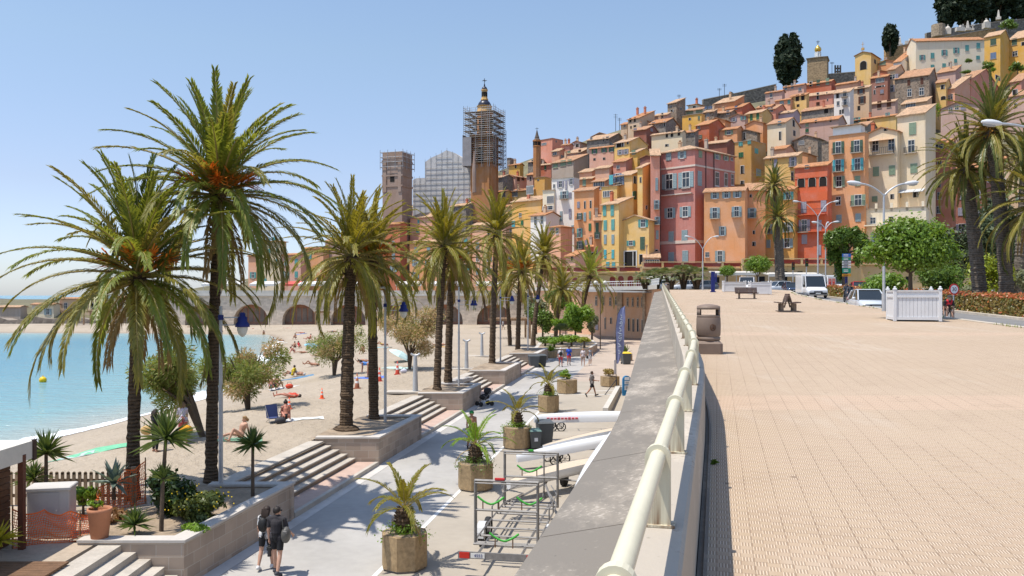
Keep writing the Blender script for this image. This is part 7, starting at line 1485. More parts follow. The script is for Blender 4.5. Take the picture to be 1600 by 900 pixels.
mb.build('poster',[mat('poster_pink',(.58,.22,.18),.5,.2,4),SIGNR],o)
for px,py,Y,ytop,lab in((1260,448,108,404,'traffic light on a grey pole left of the lamp in front of the vermilion house'),(1306,450,101,412,'traffic light glowing amber beside the poster panel'),(1239,446,112,410,'traffic light right of the twin palms')):
 b_=W(px,py,Y);b_.z=S(min(Y,116))-.5;k_=Y/F;h_=W(0,ytop,Y).z-b_.z;o=empty('traffic_light',b_,0,lab,'traffic light','traffic lights at the crossing');mb=MB();mb.tube((0,0,0),(0,0,h_),.06,n=8);mb.build('pole',GREYPOLE,o);mb=MB();mb.box((0,-.1,h_-.5),(.34,.24,1.0));mb.build('signal_box',mat('signal_black',(.02,.02,.02),.5),o);mb=MB()
 for q,c in enumerate((0,1,2)):mb.tube((0,-.23,h_-.18-.32*q),(0,-.3,h_-.18-.32*q),.11,n=10,mi=c)
 mb.build('signal_lens',[mat('signal_red_off',(.12,.01,.01),.3),mat('signal_amber',(.75,.28,.01),.3)if 'amber' in lab else mat('signal_amber_off',(.14,.07,.01),.3),mat('signal_green_off',(.01,.08,.03),.3)],o)
Y=95;b_=W(1114,450,Y);b_.z=S(Y);mb=MB();h_=2.6;mb.box((0,0,1.2),(.42,.12,2.2));mb.box((.34,0,1.6),(.16,.1,1.0));mb.box((0,0,.05),(.6,.3,.1));tag(mb.build('blue_totem',BLUE,None,b_),'tall blue information totem between the fan palms and the orange tree','totem')
b_=W(1531,458,58);b_.z=S(58)-.5;o=empty('garden_lantern',W(1520,470,58),0,'old style lantern on a dark post in the garden behind the hedge','lamp post');mb=MB();h_=2.6;mb.tube((0,0,-.5),(0,0,h_),.06,.04,8);mb.build('post',DARKMETAL,o);mb=MB();mb.lathe([(.1,h_),(.2,h_+.4),(.24,h_+.42),(.05,h_+.58)],n=6,smooth=False);mb.build('lantern',LAMPW,o)
for px,lab in((1578,'left dark slatted garden bench behind the hedge at the right edge'),(1596,'right dark slatted garden bench touching the picture edge')):
 b_=W(px,450,62);b_.z=S(62)-.46;oo=bench(b_,R(170),lab);oo['group']='garden benches'
 # ---------------------------------------------------------------- vehicles
TYRE=RUBBER;RIM=mat('wheel_rim',(.42,.43,.44),.35,.1,6,metal=.7);CARGL=glass('car_glass',(.022,.028,.032),.05);LIGHTC=mat('headlight_glass',(.62,.64,.66),.1);TAIL=mat('tail_lamp_red',(.40,.02,.02),.25);TRIM=mat('black_trim',(.025,.025,.027),.6);PLATE=mat('number_plate',(.65,.65,.62),.5)
def carpaint(name,col):return mat('paint_'+name,col,.25,.03,1,spec=.5,coat=.6)
def wheel(o,x,y,r,w):
 mb=MB();s=1 if y>0 else-1;prof=[(r*.62,-w/2),(r*.93,-w/2),(r,-w*.3),(r,w*.3),(r*.93,w/2),(r*.62,w/2)];vs=[];n=18
 for rr,yy in prof:
  for k in range(n):t=2*math.pi*k/n;vs.append((x+rr*math.cos(t),y+yy,r+rr*math.sin(t)))
 mb.add(vs,[(i*n+k,i*n+(k+1)%n,(i+1)*n+(k+1)%n,(i+1)*n+k)for i in range(len(prof)-1)for k in range(n)],0,True);wo=mb.build('wheel',TYRE,o)
 mb=MB();yy=y+s*w*.42;mb.tube((x,yy-s*.04,r),(x,yy,r),r*.62,r*.55,16)
 for k in range(5):t=2*math.pi*k/5;mb.box((x+r*.3*math.cos(t),yy+s*.01,r+r*.3*math.sin(t)),(r*.5,.02,r*.14),0,ry=-t)
 mb.build('rim',RIM,wo);return wo
def car(loc,rz,label,paint,L=4.1,Wd=1.72,H=1.48,kind='hatch',cat='car',name='parked_car',group=None):
 """front of the car points to local -x"""
 o=empty(name,loc,rz,label,cat,group);hw=Wd/2;belt=H*.60;wr=.31 if kind!='van' else.35
 if kind=='van':st=[(-L/2,.42,.80,.90),(-L/2+.12,.30,.98,.97),(-L/2+.9,.27,1.15,1.0),(-L/2+1.25,.27,1.28,1.0),(L/2-.1,.3,1.28,1.0),(L/2,.36,1.2,.98)];cab=[(-L/2+.95,1.18,1.0),(-L/2+1.55,H,.93),(-L/2+2.6,H,.93),(-L/2+2.62,1.28,1.0)]
 elif kind=='pickup':st=[(-L/2,.42,.8,.90),(-L/2+.12,.3,1.0,.97),(-L/2+.9,.3,1.12,1.0),(-L/2+2.4,.3,1.2,1.0),(L/2,.45,1.15,.98)];cab=[(-L/2+.8,1.08,1.0),(-L/2+1.35,H,.92),(-L/2+2.5,H,.92),(-L/2+2.75,1.2,1.0)]
 else:st=[(-L/2,.40,belt*.72,.82),(-L/2+.14,.24,belt*.82,.93),(-L/2+.7,.2,belt*.95,1.0),(-L/2+1.15,.2,belt,1.0),(L/2-.75,.2,belt*1.05,1.0),(L/2-.12,.26,belt*1.03,.95),(L/2,.42,belt*.9,.86)];cab=[(-L/2+.98,belt*.97,.95),(-L/2+1.75,H*.985,.76),(-L/2+2.4,H,.77),(L/2-.62,H*.965,.74),(L/2-.12,belt*1.05,.9)]
 mb=MB();vs=[];n=10
 for x,zb,zt,f in st:
  w=hw*f;zm=zb+(zt-zb)*.5
  for y,z in((-w*.88,zb),(-w*.985,zb+.1),(-w,zm),(-w*.97,zt-.1),(-w*.86,zt),(w*.86,zt),(w*.97,zt-.1),(w,zm),(w*.985,zb+.1),(w*.88,zb)):vs.append((x,y,z))
 m=len(st);mb.add(vs,[(i*n+k,(i+1)*n+k,(i+1)*n+(k+1)%n,i*n+(k+1)%n)for i in range(m-1)for k in range(n)],0,True);mb.add(vs,[tuple(range(n)),tuple(reversed(range((m-1)*n,m*n)))])
 mb.build('body',paint,o)
 # greenhouse: glass with painted roof and pillars
 g=MB();vs=[]
 for x,z,f in cab:vs+=[(x,-hw*f*.97,z),(x,hw*f*.97,z)]
 m=len(cab);low=[(x,min(z,cab[0][1])-.03,f)for x,z,f in cab]
 gv=vs+[(cab[0][0],-hw*.9,cab[0][1]-.05),(cab[0][0],hw*.9,cab[0][1]-.05)]
 g.add(vs,[(2*i,2*i+2,2*i+3,2*i+1)for i in range(m-1)],0)
 g.add([v for i in range(m)for v in(vs[2*i],)],[tuple(range(m))]);g.add([v for i in range(m)for v in(vs[2*i+1],)],[tuple(reversed(range(m)))]);go=g.build('window',CARGL,o)
 r_=MB();top=cab[1:-1]
 for(xa,za,fa),(xb,zb_,fb)in zip(top,top[1:]):r_.add([(xa-.06,-hw*fa,za+.01),(xb+.06,-hw*fb,zb_+.01),(xb+.06,hw*fb,zb_+.01),(xa-.06,hw*fa,za+.01),(xa-.04,-hw*fa*.93,za+.05),(xb+.04,-hw*fb*.93,zb_+.05),(xb+.04,hw*fb*.93,zb_+.05),(xa-.04,hw*fa*.93,za+.05)],[(0,1,5,4),(1,2,6,5),(2,3,7,6),(3,0,4,7),(4,5,6,7)],0,False)
 for s in(-1,1):
  c=[Vector((x,s*hw*f*.985,z))for x,z,f in cab]
  r_.path([c[0],c[1]],.045,5);r_.path([c[-2],c[-1]],.06,5)
  mid=c[1].lerp(c[-2],.45);r_.path([mid,Vector((mid.x+.05,s*hw*.96,belt))],.035,5)
 r_.build('roof',paint,o)
 x0=-L/2;fb_=MB();zf=st[0][1];fb_.box((x0+.06,0,zf+.06),(.2,Wd*.86,.2));fb_.box((x0+.0,0,zf+(st[0][2]-zf)*.62),(.08,Wd*.42,.10));fb_.build('bumper',TRIM,o)
 for s in(-1,1):
  h_=MB();h_.ball((x0+.16,s*hw*.70,st[0][2]*.93 if kind=='van' else st[0][2]*.94),(.14,.17,.09),0,10,6);h_.build('headlight',LIGHTC,o)
  t_=MB();t_.box((L/2-.04,s*hw*.78,belt*.9),(.1,.16,.28));t_.build('tail_light',TAIL,o)
  mi_=MB();mi_.ball((cab[0][0]+.42,s*(hw+.1),cab[0][1]+.1),(.07,.11,.09 if kind!='van' else.17),0,8,6);mi_.build('mirror',TRIM if kind=='van' else paint,o)
 pl=MB();pl.box((x0-.045,0,zf+.08),(.02,.5,.11));pl.build('number_plate',PLATE,o)
 if kind=='van':b=MB();b.bevbox((-L/2+2.72+(L-2.8)/2,0,.62+(H+.02-.5)/2),(L-2.8,Wd*1.04,H-.35),.04);b.build('box_body',paint,o)
 for x in(-L/2+.78,L/2-.78):
  for s in(-1,1):wheel(o,x,s*(hw-.12),wr,.2)
 return o
RA=math.atan(.163)
def on_road(px,Y,rz_off=0.0):p=W(px,460,Y);return(p.x,Y,S(Y)-.546),R(90)-RA+rz_off
l,a=on_road(1356,52);car(l,a+R(0),'pale silver hatchback half hidden behind the promenade kerb',carpaint('silver',(.50,.53,.56)),4.0,1.68,1.49,name='car',group='cars on the road')
l,a=on_road(1268,91);car(l,a+R(3),'white box van driving towards the camera with headlights on',carpaint('white',(.68,.68,.68)),5.8,2.05,2.30,'van','van','van','cars on the road')
l,a=on_road(1236,110);car(l,a+R(4),'dark blue car queuing behind the white box van',carpaint('navy',(.03,.045,.085)),4.1,1.75,1.5,name='car',group='cars on the road')
l,a=on_road(1216,117);car((l[0],l[1],S(116)-.45),R(20),'white compact car turning across the junction',carpaint('pearl',(.55,.58,.60)),4.2,1.78,1.56,name='car',group='cars on the road')
l,a=on_road(1168,113);car((l[0],l[1],S(113)-.46),R(70),'white pickup truck stopped behind the white planter boxes',carpaint('white',(.68,.68,.68)),5.0,1.9,2.1,'pickup','truck','pickup_truck','cars on the road')
l,a=on_road(1198,122);car((l[0],l[1],S(116)-.3),R(60),'grey car largely hidden behind the turning white car',carpaint('grey',(.20,.21,.22)),4.2,1.75,1.45,name='car',group='cars on the road')
l,a=on_road(1343,90);car((l[0],l[1],S(90)-.42),R(75),'red car showing its roof above the hedge',carpaint('red',(.42,.02,.02)),4.1,1.7,1.62,name='car')
l,a=on_road(1300,108);car((l[0],l[1],S(108)-.4),R(85),'white van parked beyond the poster panel',carpaint('white',(.68,.68,.68)),5.2,1.95,2.1,'van','van','van')
for px,c,nm,lab in((1024,(.30,.31,.33),'mid_grey','grey parked car glimpsed through the fan palm stems'),(1070,(.55,.56,.57),'light_grey','pale parked car behind the middle fan palms'),(1100,(.12,.13,.15),'charcoal','dark parked car behind the rightmost fan palms')):
 p=W(px,460,126);car((p.x,126,S(116)-.1),R(10),lab,carpaint(nm,c),4.1,1.7,1.45,group='cars parked by the terrace wall')
for px,py,c,nm,k,lab in((500,503,(.62,.62,.60),'cream','van','white camper van parked in front of the arches'),(437,504,(.5,.52,.54),'silver','hatch','silver car parked before the leftmost full arch'),(566,503,(.05,.055,.06),'black','hatch','black car parked at the foot of the arches between palm trunks'),(700,504,(.35,.36,.38),'steel','hatch','grey car parked before the right-hand arches'),(684,500,(.02,.14,.12),'bottle_green','van','dark green van under the right-hand arches'),(160,503,(.20,.24,.30),'slate','hatch','slate blue car beside the far pergola'),(196,503,(.3,.3,.3),'mid_grey','hatch','grey car at the left end of the quay wall')):
 p=bz(px,py);car((p.x,p.y,p.z+.02),R(5+px%20),lab,carpaint(nm,c),4.2 if k=='hatch' else 5.6,1.75,1.5 if k=='hatch' else 2.5,k,'car' if k=='hatch' else 'van','parked_car' if k=='hatch' else 'van','vehicles parked by the arches')
 # ---------------------------------------------------------------- lower road: octagonal planters, trailer, boats, bins
AGG=mat('exposed_aggregate',(.36,.255,.14),.95,.35,9,.7,90)
def planter(px,py,w,h_,label,plant,seed,rz=0.2,sides=8):
 b_=groad(px,py);b_.y+=w*.45;b_.x=(px-CX)*b_.y/F;o=empty('stone_planter',b_,rz,label,'planter','aggregate planters on the lower road');r=w/2/math.cos(math.pi/sides)
 P_=[(r*math.cos(2*math.pi*(k+.5)/sides),r*math.sin(2*math.pi*(k+.5)/sides))for k in range(sides)]
 mb=MB();mb.prism(P_,.06,h_);mb.build('body',AGG,o);mb=MB();mb.prism([(x*.86,y*.86)for x,y in P_],-.02,.06);mb.build('foot',STEPM,o);mb=MB();mb.prism([(x*.88,y*.88)for x,y in P_],h_-.02,h_+.012);mb.build('soil',SOIL,o)
 rs=random.Random(seed);c=MB()
 if plant=='palm' or plant=='green':
  for k in range(34):
   a=k*2.4;q=Vector((math.cos(a)*r*.62*rs.random()**.5,math.sin(a)*r*.62*rs.random()**.5,h_));spill=rs.random()<.25
   if spill:q=Vector((math.cos(a)*r*.85,math.sin(a)*r*.85,h_))
   for j in range(22):
    v=Vector((rs.gauss(0,.09),rs.gauss(0,.09),rs.uniform(-.28 if spill else 0,.12 if spill else.26)))+q+Vector((math.cos(a),math.sin(a),0))*(.08 if spill else 0);d=Vector((rs.gauss(0,1),rs.gauss(0,1),rs.gauss(.3,.6))).normalized();s=rs.uniform(.03,.06);u=d.orthogonal().normalized()*s*.5;c.add([v-u,v+d*s,v+u,v-d*s*.3],[(0,1,2,3)])
  c.build('foliage',LIME if seed%2 else GARD,o)
 return o,h_,r
def planterpalm(px,py,w,h_,label,plabel,seed,sc_=1.0,nf=13):
 o,hh,r=planter(px,py,w,h_,label,'palm',seed);rs=random.Random(seed);p=empty('young_palm',Vector(o.location)+Vector((0,0,hh)),0,plabel,'palm','young palms in the planters')
 mb=MB();pr=[(.14,0),(.21,.12),(.23,.3),(.20,.48),(.13,.62)];mb.lathe([(a*sc_,z*sc_)for a,z in pr],n=12)
 for k in range(60):a=k*2.4;z=.62*sc_*(k/60);rr=interp(z/sc_,[(b,c)for c,b in pr])*sc_;d=Vector((math.cos(a),math.sin(a),.8)).normalized();mb.tube(Vector((math.cos(a)*rr*.9,math.sin(a)*rr*.9,z)),Vector((math.cos(a)*rr*.9,math.sin(a)*rr*.9,z))+d*.1,.035,.015,4)
 mb.build('trunk',BARK,p);mb=MB()
 for i in range(nf):
  t=i/(nf-1);frond(mb,(0,0,.6*sc_),i*2.4+rs.uniform(-.3,.3),R(78)-t*R(68),(1.25+.2*math.sin(t*3))*sc_*rs.uniform(.88,1.1),.8+.6*t,rs,40,.28*sc_,.036,0,1,droop=.25,pet=.14)
 for i in range(2):frond(mb,(0,0,.5*sc_),rs.uniform(0,6.28),R(-10),1.0*sc_,1.4,rs,16,.18,.02,2,1,droop=.6)
 mb.build('crown',[LEAF_B if seed%2 else LIME,RACH,DEAD],p)
planterpalm(632,896,1.14,.92,'octagonal pebble-faced planter nearest the trailer light bar','young palm spreading arched fronds in the nearest planter',1,1.02,13);planterpalm(743,769,1.2,.95,'octagonal planter just left of the boat trailer','young palm with drooping dry fronds in the planter left of the trailer',2,1.05,12);planterpalm(808,703,1.2,.95,'octagonal planter touching the two wheelie bins','young palm above the planter touching the wheelie bins',3,1.05,9);planterpalm(857,645,1.15,.95,'octagonal planter farther along beyond the first white boat','young palm in the planter beyond the first white boat',5,1.05,11)
o,hh,r=planter(886,616,1.3,.95,'wide planter with leafy shrub left of the walking man','none',7);b_=Vector(o.location);tree('planter_shrub',b_+Vector((0,0,hh)),.2,blob(random.Random(4),.6,.4,7,.35),420,.09,LIME,'leafy light green shrub in the wide planter','shrub',5,.03)
o,hh,r=planter(953,605,1.3,.75,'low planter with reddish plants beside the feather flag','none',8);b_=Vector(o.location);tree('planter_shrub',b_+Vector((0,0,hh)),.15,blob(random.Random(6),.75,.3,8,.3),700,.08,leafmat('reddish_plant',(.34,.14,.05),(.30,.26,.08),.25),'reddish flowering plant in the low planter','shrub',6,.03)
o,hh,r=planter(977,564,1.3,.6,'pale planter with spiky agave behind the yellow-lidded bin','none',9);b_=Vector(o.location);mb=MB();rosette(mb,Vector((0,0,0)),1.2,40,random.Random(2),.06,.1,1.4);tag(mb.build('agave',SPK,None,b_+Vector((0,0,hh))),'spiky agave growing in the pale far planter','agave')
o,hh,r=planter(860,560,1.2,.7,'far planter with grasses at the corner of the garden bed','none',10);b_=Vector(o.location);mb=MB();rosette(mb,Vector((0,0,0)),.9,60,random.Random(3),.04,.2,1.4);tag(mb.build('grass_tuft',LIME,None,b_+Vector((0,0,hh))),'bright grass tuft in the far planter by the garden bed','plant')
# rowing boat trailer
TB=groad(770,894);th_=-math.atan(.178);tr=empty('boat_trailer',(-.35,21.45,zroad(21.45)),th_,'galvanised rowing-boat trailer with green cradles and red rear lights','trailer');STL=GALV
def tbar(mb,a,b_,s=.03):mb.path([a,b_],s,4,smooth=False)
mb=MB()
for x in(-.56,.56):tbar(mb,(x,.25,.55),(x,6.1,.55),.042);tbar(mb,(x*1.5,1.2,.62),(x*1.5,5.2,.62),.028);tbar(mb,(x,6.1,.55),(0,8.6,.52),.04);tbar(mb,(x*1.5,5.2,.62),(x*.8,6.6,.62),.028);tbar(mb,(x*1.5,5.2,.95),(x*.9,6.4,.95),.022);tbar(mb,(x*1.5,3.4,.95),(x*1.5,5.2,.95),.022)
for y in(.9,1.7,2.5,3.3,4.1,4.9,5.6):tbar(mb,(-.84,y,.58),(.84,y,.58),.03)
for y in(3.4,4.3,5.2):
 for x in(-.84,.84):tbar(mb,(x,y,.62),(x,y,.95),.022)
tbar(mb,(0,8.4,.5),(0,9.0,.5),.05);mb.build('chassis',STL,tr)
for y,lab in((1.15,'near'),(5.4,'far')):
 mb=MB()
 for x in(-.84,.84):tbar(mb,(x,y,.5),(x,y,2.2),.04);tbar(mb,(x,y+.12,.5),(x,y+.12,2.15),.022)
 for z in(.55,1.42,2.2):tbar(mb,(-.86,y,z),(.86,y,z),.036)
 tbar(mb,(-.84,y-.05,2.14),(.84,y-.05,2.14),.02);mb.build('upright_frame',STL,tr)
GRN=mat('cradle_green',(.06,.38,.05),.5,.1,4)
for x,y,z,w_ in((-.0,.8,.72,.78),(-.42,1.15,1.58,.72),(.42,2.4,1.3,.72),(-.05,5.4,1.58,.78)):
 mb=MB();mb.path([(x+w_/2*t,y,z+.2*abs(t)**1.6)for t in(-1,-.75,-.5,-.25,0,.25,.5,.75,1)],.03,5);mb.build('cradle',GRN,tr);mb=MB()
 for t in(-.6,.6):tbar(mb,(x+w_/2*t,y,z-.18),(x+w_/2*t,y,z+.06),.016)
 mb.build('cradle_post',mat('rusty_bolt',(.16,.08,.035),.8,.3,8),tr)
for x,s in((-.98,-1),(.98,1)):
 for y in(2.7,3.5):
  n=18;mb=MB();vs=[];prof=[(.19,-.08),(.29,-.08),(.31,-.05),(.31,.05),(.29,.08),(.19,.08)]
  for rr,xx in prof:
   for k in range(n):t=2*math.pi*k/n;vs.append((x+xx,y+rr*math.cos(t),.31+rr*math.sin(t)))
  mb.add(vs,[(i*n+k,(i+1)*n+k,(i+1)*n+(k+1)%n,i*n+(k+1)%n)for i in range(5)for k in range(n)],0,True);wo=mb.build('wheel',TYRE,tr);mb=MB();mb.tube((x-.06,y,.31),(x+.06,y,.31),.19,n=14);mb.build('rim',RIM,wo)
 mb=MB();y=2.7
 for k in range(8):
  t0,t1=math.pi*k/8,math.pi*(k+1)/8;mb.box((x,y+.37*math.cos((t0+t1)/2),.31+.37*math.sin((t0+t1)/2)),(.22,.155,.02),0,rx=(t0+t1)/2+math.pi/2)
 mb.build('mudguard',mat('mudguard_grey',(.50,.50,.49),.6,.15,4),tr)
mb=MB();mb.box((0,0,.56),(2.06,.05,.17));tbar(mb,(-.56,.02,.5),(-.56,.4,.55),.03);tbar(mb,(.56,.02,.5),(.56,.4,.55),.03);mb.build('light_board',STL,tr)
for x in(-.86,.86):mb=MB();mb.box((x,-.035,.56),(.26,.03,.15));mb.build('rear_lamp',mat('rear_lamp_red',(.50,.025,.015),.3),tr)
mb=MB();mb.box((-.52,-.032,.56),(.36,.015,.12));mb.build('number_plate',PLATE,tr);textmesh('4553',.11,BLUE,tr,(-.50,-.044,.56),(R(90),0,0))
mb=MB();mb.tube((0,8.35,.3),(0,8.35,1.55),.028,n=8);mb.ball((0,8.35,1.58),(.07,.07,.05),0,8,6);mb.tube((0,8.35,.02),(0,8.35,.3),.04,n=8);mb.tube((-.04,8.35,.12),(.04,8.35,.12),.12,n=12);mb.build('jockey_wheel',STL,tr)
for c,x,w_,z,y in((SIGNR,-.18,.26,2.255,1.15),(GRN,.0,.16,2.255,5.4)):mb=MB();mb.box((x,y,z),(w_,.07,.05));mb.build('strap_pad',c,tr)
# white racing hulls resting on trolleys
HULL=mat('white_gelcoat',(.68,.69,.70),.22,.03,.8,spec=.5,coat=.4);CRM=mat('cream_deck',(.56,.46,.34),.5,.06,1)
def hull(p0,p1,beam,depth,label,upturned=True,mark=False,stands=True):
 d=p1-p0;L=d.length;rz=math.atan2(d.y,d.x);pit=math.asin(d.z/L);o=empty('racing_boat',p0,0,label,'boat','white racing boats laid up by the wall');o.rotation_euler=(0,-pit,rz);mb=MB();vs=[];n=12;m=18
 for i in range(m+1):
  t=i/m;f=max(.06,math.sin(math.pi*min(1,max(0,.04+t*.92)))**.55);w=beam/2*f;h_=depth*(.55+.45*f)
  for k in range(n):
   a=math.pi*k/(n-1);y=-w*math.cos(a);z=h_*math.sin(a)**.7;vs.append((L*t,y,z if upturned else h_-z))
 fs=[(i*n+k,i*n+k+1,(i+1)*n+k+1,(i+1)*n+k)for i in range(m)for k in range(n-1)];
 if upturned:fs=[tuple(reversed(f))for f in fs]
 mb.add(vs,fs,0,True);mb.add(vs,[tuple(range(n)),tuple(reversed(range(m*n,m*n+n)))]);mb.build('hull',HULL,o)
 mb=MB();ring=[]
 for i in range(m+1):ring.append((vs[i*n],vs[i*n+n-1]))
 e=.012 if upturned else-.02
 mb.add([Vector(q)+Vector((0,0,e))for r_ in ring for q in r_],[(2*i,2*i+1,2*i+3,2*i+2)if upturned else(2*i+2,2*i+3,2*i+1,2*i)for i in range(m)]);mb.build('deck',CRM,o)
 if mark:
  mb=MB()
  for k in range(9):mb.box((L*.1+.17*k,-beam*.43-.02,depth*.42),(.13,.04,.09 if k%3 else.12),rx=.35)
  mb.build('hull_lettering',mat('faded_pink_lettering',(.62,.13,.16),.5),o)
 return o
def gz(px,py,z):
 Y=(7.35-z)/((py-CY)/F+.0093);return Vector(((px-CX)*Y/F,Y,zroad(Y)+z))
hull(gz(834,660,.85),gz(834,660,.85)+Vector((6.6,.5,.05)),.62,.48,'long white hull lying level on a wheeled trolley, farthest from the trailer',True,True);hull(gz(808,722,.30),gz(808,722,.30)+Vector((6.0,2.1,.75)),.6,.42,'white hull with rounded bow tipped down towards the planter, in the middle',True)
hull(gz(795,766,.35),gz(795,766,.35)+Vector((4.6,3.2,.35)),.8,.42,'open cream and white boat behind the trailer drawbar',False);hull(gz(896,790,.25),gz(896,790,.25)+Vector((1.7,3.6,1.6)),.62,.4,'slim white hull stood on end against the sea wall',True);hull(gz(850,705,.6),gz(850,705,.6)+Vector((5.4,3.0,.55)),.5,.35,'narrow white hull with cream deck lying beyond the rounded-bow hull',False)
def trolley(c,rz,label):
 o=empty('boat_trolley',c,rz,label,'trolley','boat trolleys');mb=MB()
 for y in(-.28,.28):tbar(mb,(-1.2,y,.52),(2.6,y,.50),.022)
 for x in(-.6,.6,1.8):tbar(mb,(x,-.3,.52),(x,.3,.52),.02)
 tbar(mb,(-.6,0,.3),(-.6,0,.55),.02);mb.build('frame',DARKMETAL,o)
 for x in(-.6,-.15):
  for y in(-.36,.36):
   mb=MB();pts=[(x+.22*math.cos(2*math.pi*k/16),y,.22+.22*math.sin(2*math.pi*k/16))for k in range(17)];mb.path(pts,.028,6,cap=False);wo=mb.build('wheel',TYRE,o);mb=MB()
   for k in range(4):t=math.pi*k/4;tbar(mb,(x-.2*math.cos(t),y,.22-.2*math.sin(t)),(x+.2*math.cos(t),y,.22+.2*math.sin(t)),.008)
   mb.build('spokes',GALV,wo)
trolley(gz(868,672,.0)+Vector((.4,0,0)),R(4),'spoked trolley under the farthest long hull');trolley(gz(875,722,.0)+Vector((.2,0,0)),R(20),'spoked trolley under the rounded-bow hull')
o=empty('launch_trailer',gz(905,762,.0),R(62),'small grey launching trailer half hidden by the ledge','trailer');mb=MB()
for y in(-.45,.45):tbar(mb,(-1,y,.45),(2,y,.45),.035);tbar(mb,(-.4,y,.75),(1.6,y,.75),.025);tbar(mb,(.2,y,.45),(.2,y,.8),.025)
for x in(-.9,.2,1.4):tbar(mb,(x,-.5,.45),(x,.5,.45),.03)
mb.build('chassis',STL,o)
for y in(-.6,.6):mb=MB();mb.tube((0,y-.07,.26),(0,y+.07,.26),.26,n=16);mb.build('wheel',TYRE,o)
# wheelie bins
def wheelie(px,py,label,body,lid,w=.52,h_=.95,rz=0.2):
 b_=groad(px,py);o=empty('wheelie_bin',b_,rz,label,'wheelie bin','wheelie bins on the lower road');mb=MB();a,c=w*.40,w*.5;mb.add([(-a,-a,.06),(a,-a,.06),(a,a,.06),(-a,a,.06),(-c,-c,h_*.9),(c,-c,h_*.9),(c,c,h_*.9),(-c,c,h_*.9)],[(0,1,5,4),(1,2,6,5),(2,3,7,6),(3,0,4,7),(3,2,1,0)]);mb.build('body',body,o)
 mb=MB();mb.add([(-c*1.06,-c*1.08,h_*.9),(c*1.06,-c*1.08,h_*.9),(c*1.06,c*1.1,h_*.9),(-c*1.06,c*1.1,h_*.9),(-c*.9,-c*.85,h_*.96),(c*.9,-c*.85,h_*.96),(c*.95,c,h_),(-c*.95,c,h_)],[(0,1,5,4),(1,2,6,5),(2,3,7,6),(3,0,4,7),(4,5,6,7),(3,2,1,0)]);mb.build('lid',lid,o)
 for x in(-a,a):mb=MB();mb.tube((x-.03,a,.1),(x+.03,a,.1),.1,n=12);mb.build('wheel',TYRE,o)
 return o
GB=mat('bin_grey',(.085,.095,.10),.55,.1,3);GL=mat('bin_lid_green',(.12,.20,.18),.5,.1,3);YLID=mat('bin_lid_yellow',(.72,.50,.03),.5,.08,3)
o=wheelie(836,701,'small grey wheelie bin with green lid and white sticker beside the planter',GB,GL,.5,.9);mb=MB();mb.box((0,-.235,.45),(.16,.01,.17),rx=-.12);mb.build('sticker',SIGNW,o);wheelie(851,695,'bigger grey wheelie bin just behind the one with the sticker',GB,GB,.72,1.15)
wheelie(834,574,'left grey bin against the far raised bed',GB,GB,.9,1.15);wheelie(846,573,'right dark bin against the far raised bed',mat('bin_dark',(.04,.045,.045),.55),GB,.8,1.15);wheelie(978,569,'grey wheelie bin with bright yellow lid',GB,YLID,.85,1.15);wheelie(849,540,'brown slatted bin near the pergola',mat('bin_brown_wood',(.14,.08,.05),.7),BINM,.7,1.1)
# feather flag, blue notice totem and railing ramp
b_=groad(963,607);k_=b_.y/F;o=empty('feather_flag',b_,R(5),'tall blue feather flag with white lettering on a curved pole','flag');H_=(607-478)*k_;pole=[(0,0,0),(-.04,0,H_*.5),(-.03,0,H_*.75),(.10,0,H_*.9),(.32,0,H_*.975),(.62,0,H_)]
mb=MB();mb.path(pole,[.03,.025,.02,.016,.014,.012],6);mb.build('pole',DARKMETAL,o);mb=MB();vs=[]
for i in range(25):
 t=i/24;z=H_*(.30+.70*t);xl_=interp(z,[(p[2],p[0])for p in pole]);w=.62*min(1,(.25+t*3))*(1 if t<.62 else 1);xr=min(.64,xl_+w)if t<.97 else.63;
 for k in range(5):vs.append((xl_+(xr-xl_)*k/4,.05*math.sin(k*1.4+t*7),z))
mb.add(vs,[(i*5+k,i*5+k+1,(i+1)*5+k+1,(i+1)*5+k)for i in range(24)for k in range(4)],0,True);sail=mb.build('sail',mat('flag_blue',(.24,.26,.44),.8,.25,1.5),o)
t1=textmesh('plage',.62,mat('flag_lettering',(.5,.55,.62),.8),o,(.30,-.075,H_*.66),(R(90),R(-80),0))if False else None
mb=MB();ink=mat('flag_lettering',(.50,.56,.62),.8)
for k,z in enumerate((.88,.83,.78,.72,.66,.60,.53,.45)):
 q=(.05,.10,.14,.12,.17,.13,.15,.10)[k];cx_=.36-.02*k;zz=H_*z;mb.path([(cx_-q,-.07,zz+.10),(cx_-q*.2,-.075,zz+.02),(cx_+q*.8,-.07,zz+.14*(k%3-1)),(cx_+q*.3,-.075,zz-.12),(cx_-q*.7,-.07,zz-.16)],[.02,.035,.03,.035,.015],5)
mb.build('lettering',ink,o)
mb=MB();mb.box((-.08,-.02,1.55),(.16,.1,1.0));mb.build('pole_sleeve',mat('sleeve_pale',(.4,.36,.36),.8),o)
b_=groad(979,618);k_=b_.y/F;o=empty('notice_totem',b_,R(8),'turquoise blue notice board with rounded top and white papers','notice board');h_=31*k_;w_=13*k_;mb=MB();pr=[(-w_/2,0),(w_/2,0)]+[(w_/2*math.cos(t),h_-w_/2+w_/2*math.sin(t))for t in[math.pi*k/10 for k in range(11)]];n=len(pr);mb.add([(x,-.12,z)for x,z in pr]+[(x,.12,z)for x,z in pr],[tuple(range(n)),tuple(reversed(range(n,2*n)))]+[(i,n+i,n+(i+1)%n,(i+1)%n)for i in range(n)]);mb.build('board',mat('totem_blue',(.015,.17,.36),.45,.06,2),o);mb=MB()
for z,hh in((.86,.2),(.66,.22),(.4,.3)):mb.box((0,-.125,h_*z),(w_*.6,.01,hh))
mb.build('paper',SIGNW,o);mb=MB()
